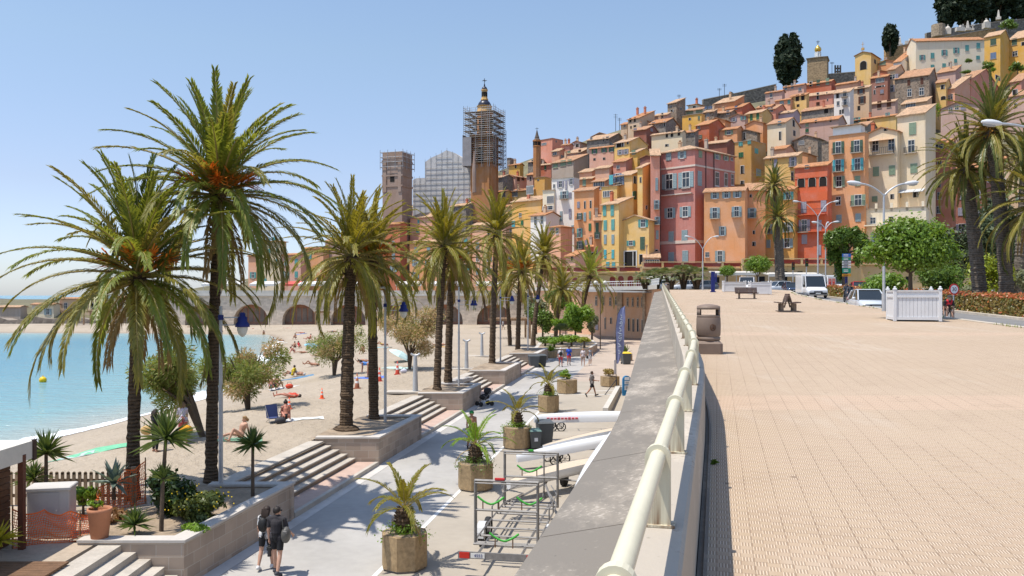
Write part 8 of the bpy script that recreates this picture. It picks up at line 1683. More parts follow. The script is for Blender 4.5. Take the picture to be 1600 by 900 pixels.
for z in(.69,.64,.46,.42,.38,.34):mb.box((0,-.133,h_*z),(w_*.42,.006,.022))
mb.build('print',INK,o)
p0=groad(946,652);p1=groad(966,612);o=empty('ramp_kerb_wall',p0,0,'low pale kerb wall of the ramp beside the farthest hull','low wall');mb=MB();d=p1-p0;mb.box(d/2+Vector((0,0,.22)),(.3,d.length,.5),math.atan2(d.y,d.x)-math.pi/2);mb.box(d+Vector((.25,-.2,.18)),(1.0,.35,.4));mb.build('wall',MATS['pale_parapet'],o)
mb=MB();a=groad(945,617)-p0;mb.tube(a,a+Vector((1.0,1.6,.9)),.03,n=6);mb.tube(a+Vector((1.0,1.6,.9)),a+Vector((1.0,1.6,-.1)),.03,n=6);mb.build('handrail',DARKMETAL,o)
# pushchair parked at the bed
b_=groad(757,634);o=empty('pushchair',b_,R(120),'dark folding pushchair parked against the raised bed','pushchair');mb=MB();FAB=mat('pushchair_fabric',(.03,.028,.028),.9)
mb.ball((0,0,.55),(.24,.34,.2),0,10,8);mb.build('seat',FAB,o);mb=MB();mb.ball((0,-.22,.9),(.24,.26,.22),0,10,6);mb.build('hood',FAB,o);mb=MB();
for x in(-.24,.24):tbar(mb,(x,.4,.12),(x,-.45,1.05),.015);tbar(mb,(x,-.4,.12),(x,.2,.7),.015)
tbar(mb,(-.24,-.45,1.05),(.24,-.45,1.05),.015);mb.build('frame',GALV,o)
for x in(-.26,.26):
 for y in(-.38,.38):mb=MB();mb.tube((x-.03,y,.14),(x+.03,y,.14),.14,n=12);mb.build('wheel',TYRE,o)
 # ---------------------------------------------------------------- on the beach
CONEO=mat('cone_orange',(.80,.10,.02),.5,.06,4);CONEB=mat('cone_faded',(.30,.10,.05),.7,.2,4)
for px,py,h_,m,lab in((503,623,.62,CONEO,'bright orange striped cone alone on the sand'),(452,639,.62,CONEO,'bright orange striped cone behind the woman with hair in a bun'),(558,607,.95,CONEB,'faded brown cone just right of the nearer palm trunk'),(593,596,.95,mat('cone_red',(.50,.06,.03),.6),'tall red cone between trunk and lamp post'),(621,585,.95,MATS['cone_red'],'tall red cone left of the brown tamarisk')):
 o=empty('traffic_cone',bz(px,py),0,lab,'traffic cone','traffic cones on the beach');mb=MB();mb.bevbox((0,0,.02),(h_*.45,h_*.45,.04),.01);mb.lathe([(h_*.17,.04),(h_*.03,h_),(.01,h_)],n=14);mb.build('cone',m,o)
 for z in(.36,.68):mb=MB();mb.lathe([(h_*(.17-.145*z)+.006,h_*z),(h_*(.17-.145*(z+.14))+.006,h_*(z+.14))],n=14,cap=False);mb.build('stripe',SIGNW,o)
for px,py,ytop,lab in((649,613,553,'grey beach shower post with forked top nearest the camera'),(729,577,531,'slim grey beach shower post leaning beside the second twin trunk'),(753,557,520,'tapered grey beach shower post farther along')):
 b_=bz(px,py);h_=(py-ytop)*b_.y/F;o=empty('beach_shower',b_,0,lab,'shower post','shower posts on the beach');mb=MB();mb.tube((0,0,0),(0,0,h_-.1),.17,.11,10);mb.build('post',GREYPOLE,o);mb=MB();mb.path([(-.28,0,h_+.02),(-.14,0,h_-.08),(0,0,h_-.1),(.14,0,h_-.08),(.28,0,h_+.02)],.07,8);mb.build('shower_head',GREYPOLE,o);mb=MB();mb.box((-.5,0,.03),(2.4,1.2,.1));mb.build('slab',STEPM,o)
for p0,p1,lab in(((362,762),(440,756),'long flat pale stone bench slab by the slender yucca'),((603,650),(662,648),'flat pale slab on the sand behind the bed of two trunks'),((690,600),(735,597),'flat pale slab behind the pushchair bed')):
 a,c=bz(*p0),bz(*p1);mb=MB();d=c-a;mb.bevbox(d/2+Vector((0,0,.12)),(d.length,.45,.24),.02,math.atan2(d.y,d.x));tag(mb.build('stone_slab',COPE,None,a),lab,'slab')
PERG=mat('pergola_wood',(.30,.19,.11),.8,.25,3)
def pergola(base,w,d,h_,rz,label):
 o=empty('pergola',base,rz,label,'pergola','wooden pergolas on the beach')
 for x in(-w/2,w/2):
  for y in(-d/2,d/2):mb=MB();mb.box((x,y,h_/2),(.28,.28,h_));mb.build('post',PERG,o)
 mb=MB()
 for y in(-d/2,d/2):mb.box((0,y,h_+.1),(w+.8,.14,.26))
 n_=int(w/.35)
 for k in range(n_+1):mb.box((-w/2+w*k/n_,0,h_+.28),(.1,d+.8,.14))
 mb.build('roof_beams',PERG,o);return o
pergola(bz(797,529),5.2,4,2.7,R(8),'wooden pergola on the sand near the far raised bed');pergola(bz(505,507),2.8,2.4,2.6,0,'small wooden pergola before the arches');pergola(bz(120,507),4.6,3,2.7,0,'wooden pergola on the far left shore')
b_=bz(550,507);mb=MB();mb.bevbox((0,0,1.0),(3.8,2.0,2.0),.05);mb.bevbox((0,0,2.05),(4.0,2.2,.12),.03);mb.box((-.6,-1.02,1.2),(1.4,.04,.8),0,1);tag(mb.build('beach_hut',[mat('hut_blue',(.05,.30,.46),.6,.12,1),SIGNW],None,b_),'bright blue beach hut between the trunks in front of the arches','hut')
hb=hull(bz(440,503)+Vector((0,0,.3)),bz(440,503)+Vector((4.2,.3,.5)),1.6,.9,'upturned silver-white boat lying at the foot of the arches',True);hb['group']='boats on the beach'
mb=MB();mb.ball((0,0,.18),.32,0,14,10);mb.tube((0,0,.45),(0,0,.6),.05);Yb_=7.9*F/(597-CY);tag(mb.build('buoy',mat('buoy_yellow',(.80,.50,.01),.4),None,((67-CX)*Yb_/F,Yb_,ZSEA)),'round yellow buoy floating in the bay','buoy')
# blue parasol, chairs, towels, bags
def parasol(px,py,col,label,r=1.0,tilt=.9,rz=0):
 b_=bz(px,py);o=empty('beach_parasol',b_,rz,label,'parasol');mb=MB();mb.lathe([(r,.0),(r*.85,.16),(r*.5,.34),(.05,.44)],n=8,smooth=False,cap=False);c=mb.build('canopy',mat('parasol_'+str(int(col[2]*100)),col,.8,.1,1),o,(0,0,.55));c.rotation_euler=(0,tilt,0);mb=MB();mb.tube((0,0,0),(0,0,1.0),.02,n=6);p=mb.build('pole',WHITE,o);p.rotation_euler=(0,tilt*.6,0)
parasol(490,549,(.20,.48,.72),'light blue beach parasol tipped on its side',1.25,.25);parasol(625,566,(.50,.66,.62),'pale green parasol lying behind the lamp post',1.1,.5)
def towel(px,py,w,l,rz,col,label):
 b_=bz(px,py);mb=MB();vs=[];n=8
 for i in range(n+1):
  for j in range(5):
   x=-l/2+l*i/n;y=-w/2+w*j/4;c,s=math.cos(rz),math.sin(rz);wx,wy=b_.x+x*c-y*s,b_.y+x*s+y*c;vs.append((wx-b_.x,wy-b_.y,zbeach(wx,wy)-b_.z+.02+.012*math.sin(i*2.1+j)))
 mb.add(vs,[(i*5+j,(i+1)*5+j,(i+1)*5+j+1,i*5+j+1)for i in range(n)for j in range(4)],0,True);nm='towel_cloth_%d_%d_%d'%tuple(int(c*99)for c in col);return tag(mb.build('beach_towel',mat(nm,col,.95,.3,3),None,b_),label,'towel','towels on the beach')
towel(137,707,1.1,3.0,.5,(.16,.45,.27),'long green towel with folds on the sand beyond the fence');towel(110,714,.9,1.7,.35,(.40,.46,.44),'pale grey towel next to the long green one');towel(472,655,.9,2.0,.3,(.62,.64,.62),'white towel beside the woman with hair in a bun');towel(460,591,1.4,3.2,.4,(.10,.20,.30),'dark patterned blanket under the sunbathing group');towel(370,686,1.0,2.0,.3,(.16,.30,.20),'green towel under the sunbather by the thin yucca');towel(578,590,1.0,2.2,.3,(.12,.20,.55),'blue towel in front of the bending woman');towel(620,575,1.0,2.4,.2,(.45,.62,.58),'pale mint towel left of the red cone')
towel(445,606,.8,2.2,.5,(.60,.60,.58),'white towel by the two seated friends near the tamarisk')
b_=bz(428,660);o=empty('beach_chair',b_,R(35),'low navy folding beach chair with a pale cloth','beach chair');mb=MB();mb.box((0,0,.22),(.55,.5,.04));mb.box((0,.3,.5),(.55,.05,.62),rx=-.3);mb.build('fabric',mat('navy_canvas',(.04,.06,.16),.9),o);mb=MB()
for x in(-.28,.28):tbar(mb,(x,-.28,0),(x,.42,.8),.014);tbar(mb,(x,.3,0),(x,-.28,.25),.014)
mb.build('frame',GALV,o)
for px,py,col,lab in((452,607,(.60,.08,.04),'red beach bag on the sand right of the two friends'),(438,662,(.05,.05,.06),'dark bag beside the navy beach chair'),(631,583,(.55,.55,.62),'white carrier bag beside the brown tamarisk')):
 o=empty('beach_bag',bz(px,py),.4,lab,'bag');mb=MB();mb.ball((0,0,.15),(.26,.16,.17),0,10,8);mb.build('body',mat('bag_%d'%int(col[0]*100),col,.8),o);mb=MB();mb.path([(-.15,0,.26),(-.1,0,.42),(.1,0,.42),(.15,0,.26)],.015,5);mb.build('handle',INK,o)
for i,(px,py,w,l,rz,col,lab)in enumerate(((399,519,1.3,2.2,.2,(.5,.12,.12),'red towel far off below the first full arch'),(470,522,1.2,2.2,.1,(.12,.2,.5),'blue towel under the farthest sunbather'),(503,535,1.2,2.2,.3,(.55,.5,.2),'yellow towel right of the seated sunburnt bather'),(538,536,1.2,2.0,.2,(.55,.2,.35),'pink towel between pale tamarisk and nearer trunk'),(598,543,1.2,2.2,.1,(.15,.4,.45),'teal towel left of the lamp post lantern'),(438,537,1.2,2.2,.3,(.6,.58,.5),'pale towel by the bather with raised head'),(690,542,1.2,2.2,.2,(.5,.3,.1),'orange towel between tamarisk and leaning palm'))):towel(px,py,w,l,rz,col,lab)
# ---------------------------------------------------------------- people
SKINS={'fair':mat('skin_fair',(.50,.29,.20),.55,.06,3,spec=.35),'tan':mat('skin_tanned',(.36,.18,.11),.55,.06,3,spec=.35),'red':mat('skin_sunburnt',(.46,.19,.13),.55,.08,3,spec=.35)}
CL={}
def cloth(c):
 k='cloth_%d_%d_%d'%tuple(int(x*255)for x in c)
 return mat(k,c,.9,.14,5,.25,40)
def skeleton(p):
 """joint positions; the figure looks along +y. p holds angles in degrees"""
 J={};g=lambda k,d=0:R(p.get(k,d));lean=g('lean');side=g('side')
 up=Vector((math.sin(side),math.sin(lean)*math.cos(side),math.cos(lean)*math.cos(side)));rt=Vector((math.cos(side),0,-math.sin(side)));fw=up.cross(rt)*-1
 fw=rt.cross(up)*-1;fw=Vector((0,math.cos(lean),-math.sin(lean)))
 k=p.get('build',1.0);J['pel']=Vector((0,0,0));J['wai']=up*.16;J['che']=up*.34+fw*.01;J['nec']=up*.50-fw*.015;hl=g('head');hd=Vector((0,math.sin(lean*.6+hl),math.cos(lean*.6+hl)));hd=(hd+rt*p.get('headside',0)).normalized();J['hea']=J['nec']+hd*.135+fw*.02;J['top']=J['nec']+hd*.235+fw*.01
 hf=Vector((math.sin(g('turn')),math.cos(g('turn')),0));hf=(hf-hd*hf.dot(hd)).normalized();J['nose']=J['hea']+hf*.105-hd*.01;J['_hd']=hd;J['_hf']=hf
 for s,n in((-1,'L'),(1,'R')):
  sh=J['nec']-up*.055+rt*s*.175*k;J['sh'+n]=sh;a=g('sh'+n);ab=g('ab'+n,8);e=g('el'+n,12);
  def adir(ang,abd):v=Vector((0,math.sin(ang),-math.cos(ang)));v=v*math.cos(abd)+rt*s*math.sin(abd);q=Euler((-lean,0,0)).to_matrix();return(q@v).normalized()
  J['el'+n]=sh+adir(a,ab)*.285;fa=adir(a+e,ab*p.get('fab',.4));J['wr'+n]=J['el'+n]+fa*.25;J['ha'+n]=J['wr'+n]+fa*.09;J['_fa'+n]=fa;J['_ra'+n]=rt*s
  hp=J['pel']+rt*s*.09;J['hi'+n]=hp;t=g('hi'+n);sp=g('sp'+n,3);kn=g('kn'+n);d=Vector((math.sin(sp)*s,math.sin(t)*math.cos(sp),-math.cos(t)*math.cos(sp)));J['kn'+n]=hp+d*.44;t2=t-kn;d2=Vector((math.sin(sp)*s*.5,math.sin(t2),-math.cos(t2)));J['an'+n]=J['kn'+n]+d2*.42;ft=g('ft'+n,0)+t2;f=Vector((s*.12,math.cos(ft),math.sin(ft))).normalized();J['to'+n]=J['an'+n]+f*.17+d2*.055;J['he'+n]=J['an'+n]-f*.05+d2*.05
 return J
def body_mesh(p,voxel=.012,fingers=False):
 J=skeleton(p);k=p.get('build',1.0);f=p.get('fem',0);mb=MB();B=[]
 def bone(a,b_,ra,rb,lab,n=12):
  a_,c_=(J[a]if isinstance(a,str)else a),(J[b_]if isinstance(b_,str)else b_);mb.tube(a_,c_,ra,rb,n);mb.ball(a_,ra,0,12,8);mb.ball(c_,rb,0,12,8);B.append((lab,Vector(a_),Vector(c_)))
 bone('pel','wai',.135*(1+.08*f),.125*k*(1-.06*f),'hip');bone('wai','che',.125*k*(1-.08*f),.15*k,'torso');bone('che','nec',.15*k,.075,'torso')
 for s,n in((-1,'L'),(1,'R')):
  bone('che','sh'+n,.12*k,.066*k,'torso');bone('nec','sh'+n,.06,.062*k,'torso');bone('sh'+n,'el'+n,.056*k,.042,'uarm');bone('el'+n,'wr'+n,.043,.028,'farm');bone('pel','hi'+n,.12,.105,'hip');bone('hi'+n,'kn'+n,.094*(1+.05*f),.056,'thigh');m_=J['kn'+n].lerp(J['an'+n],.32);bone('kn'+n,m_,.056,.058,'shin');bone(m_,'an'+n,.058,.037,'shin');bone('he'+n,'to'+n,.038,.034,'foot');bone('an'+n,'he'+n,.037,.038,'foot')
  fa=J['_fa'+n];ra=(J['_ra'+n]-fa*fa.dot(J['_ra'+n])).normalized();wd=fa.cross(ra).normalized();w=J['wr'+n]
  bone(w,w+fa*.075,.024,.03,'hand')
  if fingers:
   curl=wd*(1 if wd.y>0 else-1)if p.get('grip'+n)else ra*-1
   for q in range(4):
    o_=wd*(-.03+.02*q);a_=w+fa*.07+o_;L_=(.036,.042,.040,.032)[q];c1=a_+(fa*.92-ra*.25).normalized()*L_;c2=c1+(fa*.6-ra*.75).normalized()*L_*.8;bone(a_,c1,.0095,.009,'hand',8);bone(c1,c2,.009,.0075,'hand',8)
   a_=w+fa*.03-wd*-.026;c1=a_+(wd*.8+fa*.5).normalized()*.035;bone(a_,c1,.011,.010,'hand',8);bone(c1,c1+(fa*.9+wd*.2).normalized()*.028,.010,.008,'hand',8)
  else:
   for q in(-.02,0,.02):bone(w+fa*.07+wd*q,w+fa*.15+wd*q*1.15-ra*.02,.0115,.009,'hand',8)
   bone(w+fa*.03,w+fa*.085+wd*.05,.0115,.01,'hand',8)
 hd,hf=J['_hd'],J['_hf'];h=J['hea'];bone('nec',h,.056,.058,'neck');bone(h+hd*.025-hf*.012,h+hd*.035-hf*.012,.092,.09,'head');bone(h-hd*.055+hf*.03,h+hd*.02+hf*.01,.05,.075,'head');bone(h+hf*.08,h+hf*.10-hd*.025,.013,.017,'head',8);bone(h-hd*.062+hf*.075,h-hd*.058+hf*.078,.022,.022,'head',8)
 sd=hd.cross(hf)
 for s in(-1,1):bone(h+sd*s*.085+hd*.015,h+sd*s*.09-hd*.025,.014,.012,'head',8)
 me=mb.mesh('tmp',[]);t=bpy.data.objects.new('tmp',me);COL.objects.link(t);r_=t.modifiers.new('r','REMESH');r_.mode='VOXEL';r_.voxel_size=voxel;r_.use_smooth_shade=True;sm=t.modifiers.new('s','SMOOTH');sm.factor=.5;sm.iterations=3
 dg=bpy.context.evaluated_depsgraph_get();out=bpy.data.meshes.new_from_object(t.evaluated_get(dg));bpy.data.objects.remove(t);out.name='person_body'
 return out,B,J
PCACHE={}
def garment(me,B,rules,off,name):
 """offset copy of the part of the body that the rules accept: rules {bone label: (t0, t1)}"""
 n=len(me.polygons);cen=np.zeros(n*3);me.polygons.foreach_get('center',cen);cen=cen.reshape(-1,3);best=np.full(n,1e9);lab=np.zeros(n,int);tt=np.zeros(n)
 for i,(l,a,b_)in enumerate(B):
  a_,ab=np.array(a),np.array(b_-a);L2=max(1e-9,ab@ab);t=np.clip(((cen-a_)@ab)/L2,0,1);d=np.linalg.norm(cen-(a_+t[:,None]*ab),axis=1)/{'torso':1.5,'hip':1.45,'thigh':1.1}.get(l,1.0);m=d<best;best[m]=d[m];lab[m]=i;tt[m]=t[m]
 vs,fs,mp=[],[],{};nv=len(me.vertices);co=np.zeros(nv*3);me.vertices.foreach_get('co',co);co=co.reshape(-1,3);no=np.zeros(nv*3);me.vertex_normals.foreach_get('vector',no);no=no.reshape(-1,3)
 for p in me.polygons:
  r_=rules.get(B[lab[p.index]][0])
  if not r_ or not(r_[0]<=tt[p.index]<=r_[1]):continue
  f=[]
  for v in p.vertices:
   if v not in mp:mp[v]=len(vs);vs.append(tuple(co[v]+no[v]*off))
   f.append(mp[v])
  fs.append(f)
 out=bpy.data.meshes.new(name);out.from_pydata(vs,[],fs);out.polygons.foreach_set('use_smooth',[True]*len(fs));out.update();return out
WEAR={'tee':{'torso':(0,1),'hip':(.35,1),'uarm':(0,.72)},'tank':{'torso':(0,.9),'hip':(.4,1)},'long_shirt':{'torso':(0,1),'hip':(0,1),'uarm':(0,1),'farm':(0,.9)},'shorts':{'hip':(0,.75),'thigh':(0,.74)},'trunks':{'hip':(0,.7),'thigh':(0,.45)},'briefs':{'hip':(0,.6)},'trousers':{'hip':(0,.75),'thigh':(0,1),'shin':(0,.95)},'dress':{'torso':(0,.9),'hip':(0,1),'thigh':(0,.6)},'bra':{'torso':(.75,.82)},'shoes':{'foot':(0,1)},'one_piece':{'torso':(0,.8),'hip':(0,.7)}}
def person(loc,yaw,label,pose,wear,skin='fair',hair=(.03,.02,.015),hairlen=0,scale=1.0,seat=None,voxel=.016,fingers=False,pitch=0,hat=None,group=None,rollz=0):
 key=(tuple(sorted(pose.items())),voxel,fingers)
 if key not in PCACHE:PCACHE[key]=(*body_mesh(pose,voxel,fingers),{})
 me0,B,J,gc=PCACHE[key];me=me0 .copy();me.materials.clear();me.materials.append(SKINS[skin])
 co=np.zeros(len(me.vertices)*3);me.vertices.foreach_get('co',co);co=co.reshape(-1,3)
 Rm=np.array(Euler((R(pitch),R(rollz),0)).to_matrix());zmin=float((co@Rm.T)[:,2].min())
 root=empty('person',loc,yaw,label,'person',group);holder_rot=(R(pitch),R(rollz),0)
 off=Vector((0,0,-zmin*scale+(seat or 0)))
 o=link('body',me,root,off,0,(scale,)*3);o.rotation_euler=holder_rot
 for nm,c in wear:
  if nm not in gc:gc[nm]=garment(me0,B,WEAR[nm],.013 if nm not in('briefs','bra','one_piece','shoes')else.008,nm)
  g=gc[nm].copy();g.materials.append(cloth(c));q=link({'tee':'shirt','tank':'top','long_shirt':'shirt','bra':'bikini_top','briefs':'bikini_bottom','trunks':'swim_shorts','one_piece':'swimsuit'}.get(nm,nm),g,root,off,0,(scale,)*3);q.rotation_euler=holder_rot
 if hair:
  mb=MB();hd,hf=J['_hd'],J['_hf'];h=J['hea']+hd*.035-hf*.012;sd=hd.cross(hf);n,m=18,10;vs=[];rr=.103
  for i in range(m+1):
   for k in range(n):
    t=2*math.pi*k/n;a=math.pi/2-(math.pi*.5+.35+.5*max(0,-math.cos(t)))*i/m;v=hd*math.sin(a)+(hf*math.cos(t)+sd*math.sin(t))*math.cos(a)
    if v.dot(hf)>.45 and math.sin(a)<.42:v=(v-hf*.35+hd*.25).normalized()*.9
    vs.append(h+v*rr*(1+.03*math.sin(k*3+i)))
  mb.add(vs,[(i*n+k,(i+1)*n+k,(i+1)*n+(k+1)%n,i*n+(k+1)%n)for i in range(m)for k in range(n)],0,True)
  if hairlen>0:
   dn=Vector((0,0,-1))if pitch==0 else-hd
   for k in range(7):u=-1+k/3.;a_=h-hf*.05+sd*u*.075;mb.path([a_,a_-hf*.06+dn*hairlen*.4,a_-hf*.075+dn*hairlen*rnd.uniform(.85,1.05)+sd*u*-.02],[.05,.045,.015],7)
  if hairlen<0:mb.ball(h+hd*.10-hf*.05,.05,0,10,8)
  hm='hair_%d_%d'%(int(hair[0]*255),int(hair[1]*255));q=mb.build('hair',mat(hm,hair,.6,.25,12),root,off);q.scale=(scale,)*3;q.rotation_euler=holder_rot
 if hat:
  mb=MB();hd,hf=J['_hd'],J['_hf'];h=J['hea']+hd*.05;sd=hd.cross(hf)
  for i in range(5):
   pass
  vs=[];n=16
  for a in(0,.35,.8,1.2,1.5):
   for k in range(n):t=2*math.pi*k/n;vs.append(h+hd*math.sin(a)*.11+(hf*math.cos(t)+sd*math.sin(t))*math.cos(a)*.112)
  mb.add(vs,[(i*n+k,i*n+(k+1)%n,(i+1)*n+(k+1)%n,(i+1)*n+k)for i in range(4)for k in range(n)],0,True)
  mb.add([h+sd*.08+hf*.09,h-sd*.08+hf*.09,h-sd*.06+hf*.19,h+sd*.06+hf*.19],[(0,1,2,3)]);q=mb.build('cap' if hat!='helmet' else 'helmet',cloth(hat if hat!='helmet' else(.04,.04,.04)),root,off);q.scale=(scale,)*3;q.rotation_euler=holder_rot
 return root,J,off
BLACK=(.018,.018,.02)
# the pair with the camera, seen from behind, walking away
walk=dict(hiL=14,knL=6,hiR=-12,knR=16,shL=-8,elL=14,abL=10,shR=12,elR=40,abR=14,head=4)
pm=groad(433,898);man,J,off=person(pm,R(-14),'man in charcoal t-shirt and black shorts with grey shoulder bag, back turned',dict(hiL=10,knL=4,hiR=-8,knR=12,shL=0,elL=10,abL=9,shR=8,elR=45,abR=20,head=2,turn=28,build=1.08,fab=.2),[('tee',(.035,.032,.035)),('shorts',BLACK),('shoes',(.06,.06,.07))],'fair',(.018,.013,.011),0,1.0,voxel=.009,fingers=True)
mb=MB();hd,hf=J['_hd'],J['_hf'];sd=hd.cross(hf);h=J['hea']+hd*.028
for s in(-1,1):mb.ball(h+hf*.093+sd*s*.036,(.03,.02,.022),0,8,6);mb.path([h+hf*.08+sd*s*.068,h+sd*s*.098+hd*.004],.005,5)
mb.build('sunglasses',mat('sunglass_black',(.012,.012,.014),.2),man,off)
def held(name,build,m,loc,rz,label,cat):
 mb=MB();build(mb);return tag(mb.build(name,m,None,loc,rz),label,cat)
Mm=Matrix.Translation(man.location)@Matrix.Rotation(R(-14),4,'Z')
def mw(v):return Mm@(Vector(v)+off)
o=empty('shoulder_bag',mw(J['shR']+Vector((.10,-.06,-.36))),R(-14),'grey slouchy shoulder bag hanging at the right side of the man in charcoal','bag');BAGM=mat('bag_grey_nylon',(.10,.095,.085),.5,.2,6)
mb=MB();mb.ball((0,0,0),(.115,.15,.21),0,14,10);mb.ball((.03,-.05,.03),(.10,.13,.17),0,12,8);mb.build('body',BAGM,o);mb=MB();mb.path([(-.02,.1,.14),(-.07,.07,.36),(-.09,.03,.42),(-.075,-.05,.37),(-.02,-.1,.15)],.014,6);mb.build('strap',cloth((.03,.03,.03)),o);mb=MB();mb.box((.05,-.15,.10),(.10,.02,.06),rx=.3);mb.build('buckle',GALV,o)
cpos=mw(J['haL']+Vector((0,.0,-.06)));o=empty('camera',cpos,R(-14),'black camera with long lens dangling from the left hand of the man in charcoal','camera');mb=MB();mb.bevbox((0,0,-.10),(.13,.08,.10),.012);mb.ball((0,0,-.04),(.035,.04,.03),0,10,6);mb.build('body',INK,o);mb=MB();mb.tube((0,0,-.12),(0,0,-.30),.045,.05,14);mb.build('lens',DARKMETAL,o);mb=MB();mb.path([(-.05,0,-.06),(-.02,0,.04),(.02,0,.04),(.05,0,-.06)],.008,5);mb.build('strap',INK,o)
pw_=pm+Vector((-.40,.40,0));pw_.z=zroad(pw_.y);wom,J2,off2=person(pw_,R(-10),'woman in pale t-shirt with long dark hair, half hidden behind the man in charcoal',dict(hiL=-6,knL=14,hiR=10,knR=4,shL=4,elL=14,abL=12,shR=0,elR=20,abR=8,head=4,headside=.15,fem=1,build=.9),[('tee',(.58,.57,.56)),('shorts',BLACK),('shoes',(.62,.62,.62))],'fair',(.03,.018,.012),.34,.95,voxel=.011,fingers=True)
W2=Matrix.Translation(wom.location)@Matrix.Rotation(R(-10),4,'Z');o=empty('backpack',W2@(J2['che']*.95+off2+Vector((0,-.2,-.04))),R(-10),'small black backpack on the back of the woman in the pale t-shirt','backpack');mb=MB();mb.ball((0,0,0),(.13,.09,.19),0,12,8);mb.build('body',INK,o);mb=MB()
for s in(-1,1):mb.path([(s*.09,.0,.15),(s*.11,.08,.21),(s*.12,.2,.17)],.018,5)
mb.build('strap',INK,o)
# others on the lower road
STR=dict(hiL=24,knL=8,hiR=-20,knR=22,shL=-18,elL=40,abL=8,shR=14,elR=70,abR=6,ftR=-20)
person(groad(925,620),R(-78),'man in grey shirt and black shorts striding to the right past the wide planter',STR,[('tee',(.17,.15,.14)),('shorts',BLACK),('shoes',BLACK)],'tan',(.06,.035,.02),0,1.0)
WF=dict(hiL=12,knL=10,hiR=-10,knR=16,shL=-10,elL=18,abL=10,shR=10,elR=18,abR=10);WF2=dict(hiL=-10,knL=16,hiR=13,knR=8,shL=10,elL=18,abL=12,shR=-10,elR=30,abR=10)
person(groad(876,573),R(178),'walker in white cap, black pack and red shorts, leftmost of the group of four',WF,[('tee',(.55,.52,.52)),('shorts',(.55,.05,.06)),('shoes',BLACK)],'red',(.45,.42,.4),0,1.0,hat=(.6,.6,.58));person(groad(889,571),R(184),'walker in royal blue polo shirt and red shorts',WF2,[('tee',(.02,.07,.42)),('shorts',(.50,.05,.06)),('shoes',BLACK)],'tan',(.05,.03,.02),0,1.02)
person(groad(911,572),R(176),'woman in white t-shirt and beige shorts walking in the group of four',dict(WF,fem=1,build=.9),[('tee',(.56,.50,.50)),('shorts',(.32,.22,.16)),('shoes',(.4,.3,.25))],'fair',(.30,.17,.07),.2,.96);person(groad(922,571),R(186),'woman in grey top and white shorts, rightmost of the group of four',dict(WF2,fem=1,build=.92),[('tank',(.22,.23,.25)),('shorts',(.62,.62,.64)),('shoes',(.5,.5,.5))],'fair',(.16,.10,.06),.2,.96)
b_=groad(917.5,571);mb=MB();mb.ball((0,0,.78),(.12,.07,.15),0,10,8);mb.path([(-.05,0,.9),(.1,0,1.4)],.012,5);tag(mb.build('handbag',INK,None,b_+Vector((0,-.1,0))),'dark handbag at the hip of the woman in grey top','bag')
b_=groad(876,573);mb=MB();mb.ball((0,0,1.2),(.15,.09,.22),0,10,8);tag(mb.build('chest_pack',INK,None,b_+Vector((0,-.17,0))),'black pack worn on the chest of the leftmost walker','bag')
person(groad(737,702),R(195),'shirtless person in green cap and green shorts behind a planter palm',WF,[('shorts',(.02,.30,.14)),('shoes',BLACK)],'tan',(.05,.03,.02),0,1.0,hat=(.03,.22,.06))
# beach
SIT=dict(lean=-20,hiL=126,knL=98,hiR=96,knR=18,spL=8,spR=10,shL=-34,elL=4,abL=18,shR=-30,elR=4,abR=20,head=14);SITB=dict(lean=20,hiL=126,knL=104,hiR=118,knR=96,spL=8,spR=12,shL=62,elL=30,abL=8,shR=58,elR=36,abR=8,head=8);LIE=dict(hiL=8,knL=20,hiR=4,knR=8,spL=6,spR=6,shL=10,elL=10,abL=22,shR=5,elR=10,abR=24);LIEK=dict(hiL=48,knL=90,hiR=10,knR=14,spL=6,spR=6,shL=160,elL=70,abL=22,shR=5,elR=10,abR=24);STD=dict(hiL=3,knL=2,hiR=-3,knR=4,shL=20,elL=90,abL=8,shR=0,elR=12,abR=8,fem=1,build=.9);BEND=dict(lean=84,hiL=6,knL=4,hiR=-4,knR=4,shL=82,elL=10,abL=8,shR=80,elR=10,abR=8,head=-20,fem=1,build=.92);PRONE=dict(hiL=0,knL=10,hiR=0,knR=6,spL=6,spR=6,shL=150,elL=80,abL=30,shR=150,elR=80,abR=30)
GP='sunbathers on the beach'
def bather(px,py,yaw,label,pose,wear,skin='tan',hair=(.03,.02,.015),hairlen=0,pitch=0,rollz=0,sc_=1.0):return person(bz(px,py),R(yaw),label,pose,wear,skin,hair,hairlen,sc_,voxel=.02,pitch=pitch,group=GP,rollz=rollz)
bather(447,660,20,'seated woman with bare back and hair in a bun beside the navy beach chair',dict(SITB,fem=1,build=.9),[('briefs',BLACK),('bra',BLACK)],'red',(.02,.015,.012),-1);bather(376,688,130,'sunbather with bent knees on a green towel left of the thin yucca',SIT,[('briefs',(.45,.08,.06))],'fair',(.3,.18,.08),.15)
bather(424,611,10,'left of two friends sitting with backs turned by the tamarisk',SITB,[('trunks',(.05,.06,.12))],'red',(.02,.015,.012),0);bather(432,609,-10,'right of two friends sitting with backs turned by the tamarisk',dict(SITB,fem=1,build=.9),[('briefs',BLACK),('bra',BLACK)],'tan',(.03,.02,.015),.25)
bather(452,621,75,'sunbather in red swimwear lying flat near the first cone',LIE,[('one_piece',(.60,.08,.05))],'red',(.04,.025,.02),.1,pitch=90);bather(457,589,80,'person in yellow sitting on the dark patterned blanket',SIT,[('tee',(.62,.46,.03)),('trunks',(.05,.10,.2))],'tan');bather(466,588,60,'person with pale cap lying back on the dark patterned blanket',LIEK,[('trunks',(.08,.09,.12))],'tan',(.5,.5,.5),0,pitch=90)
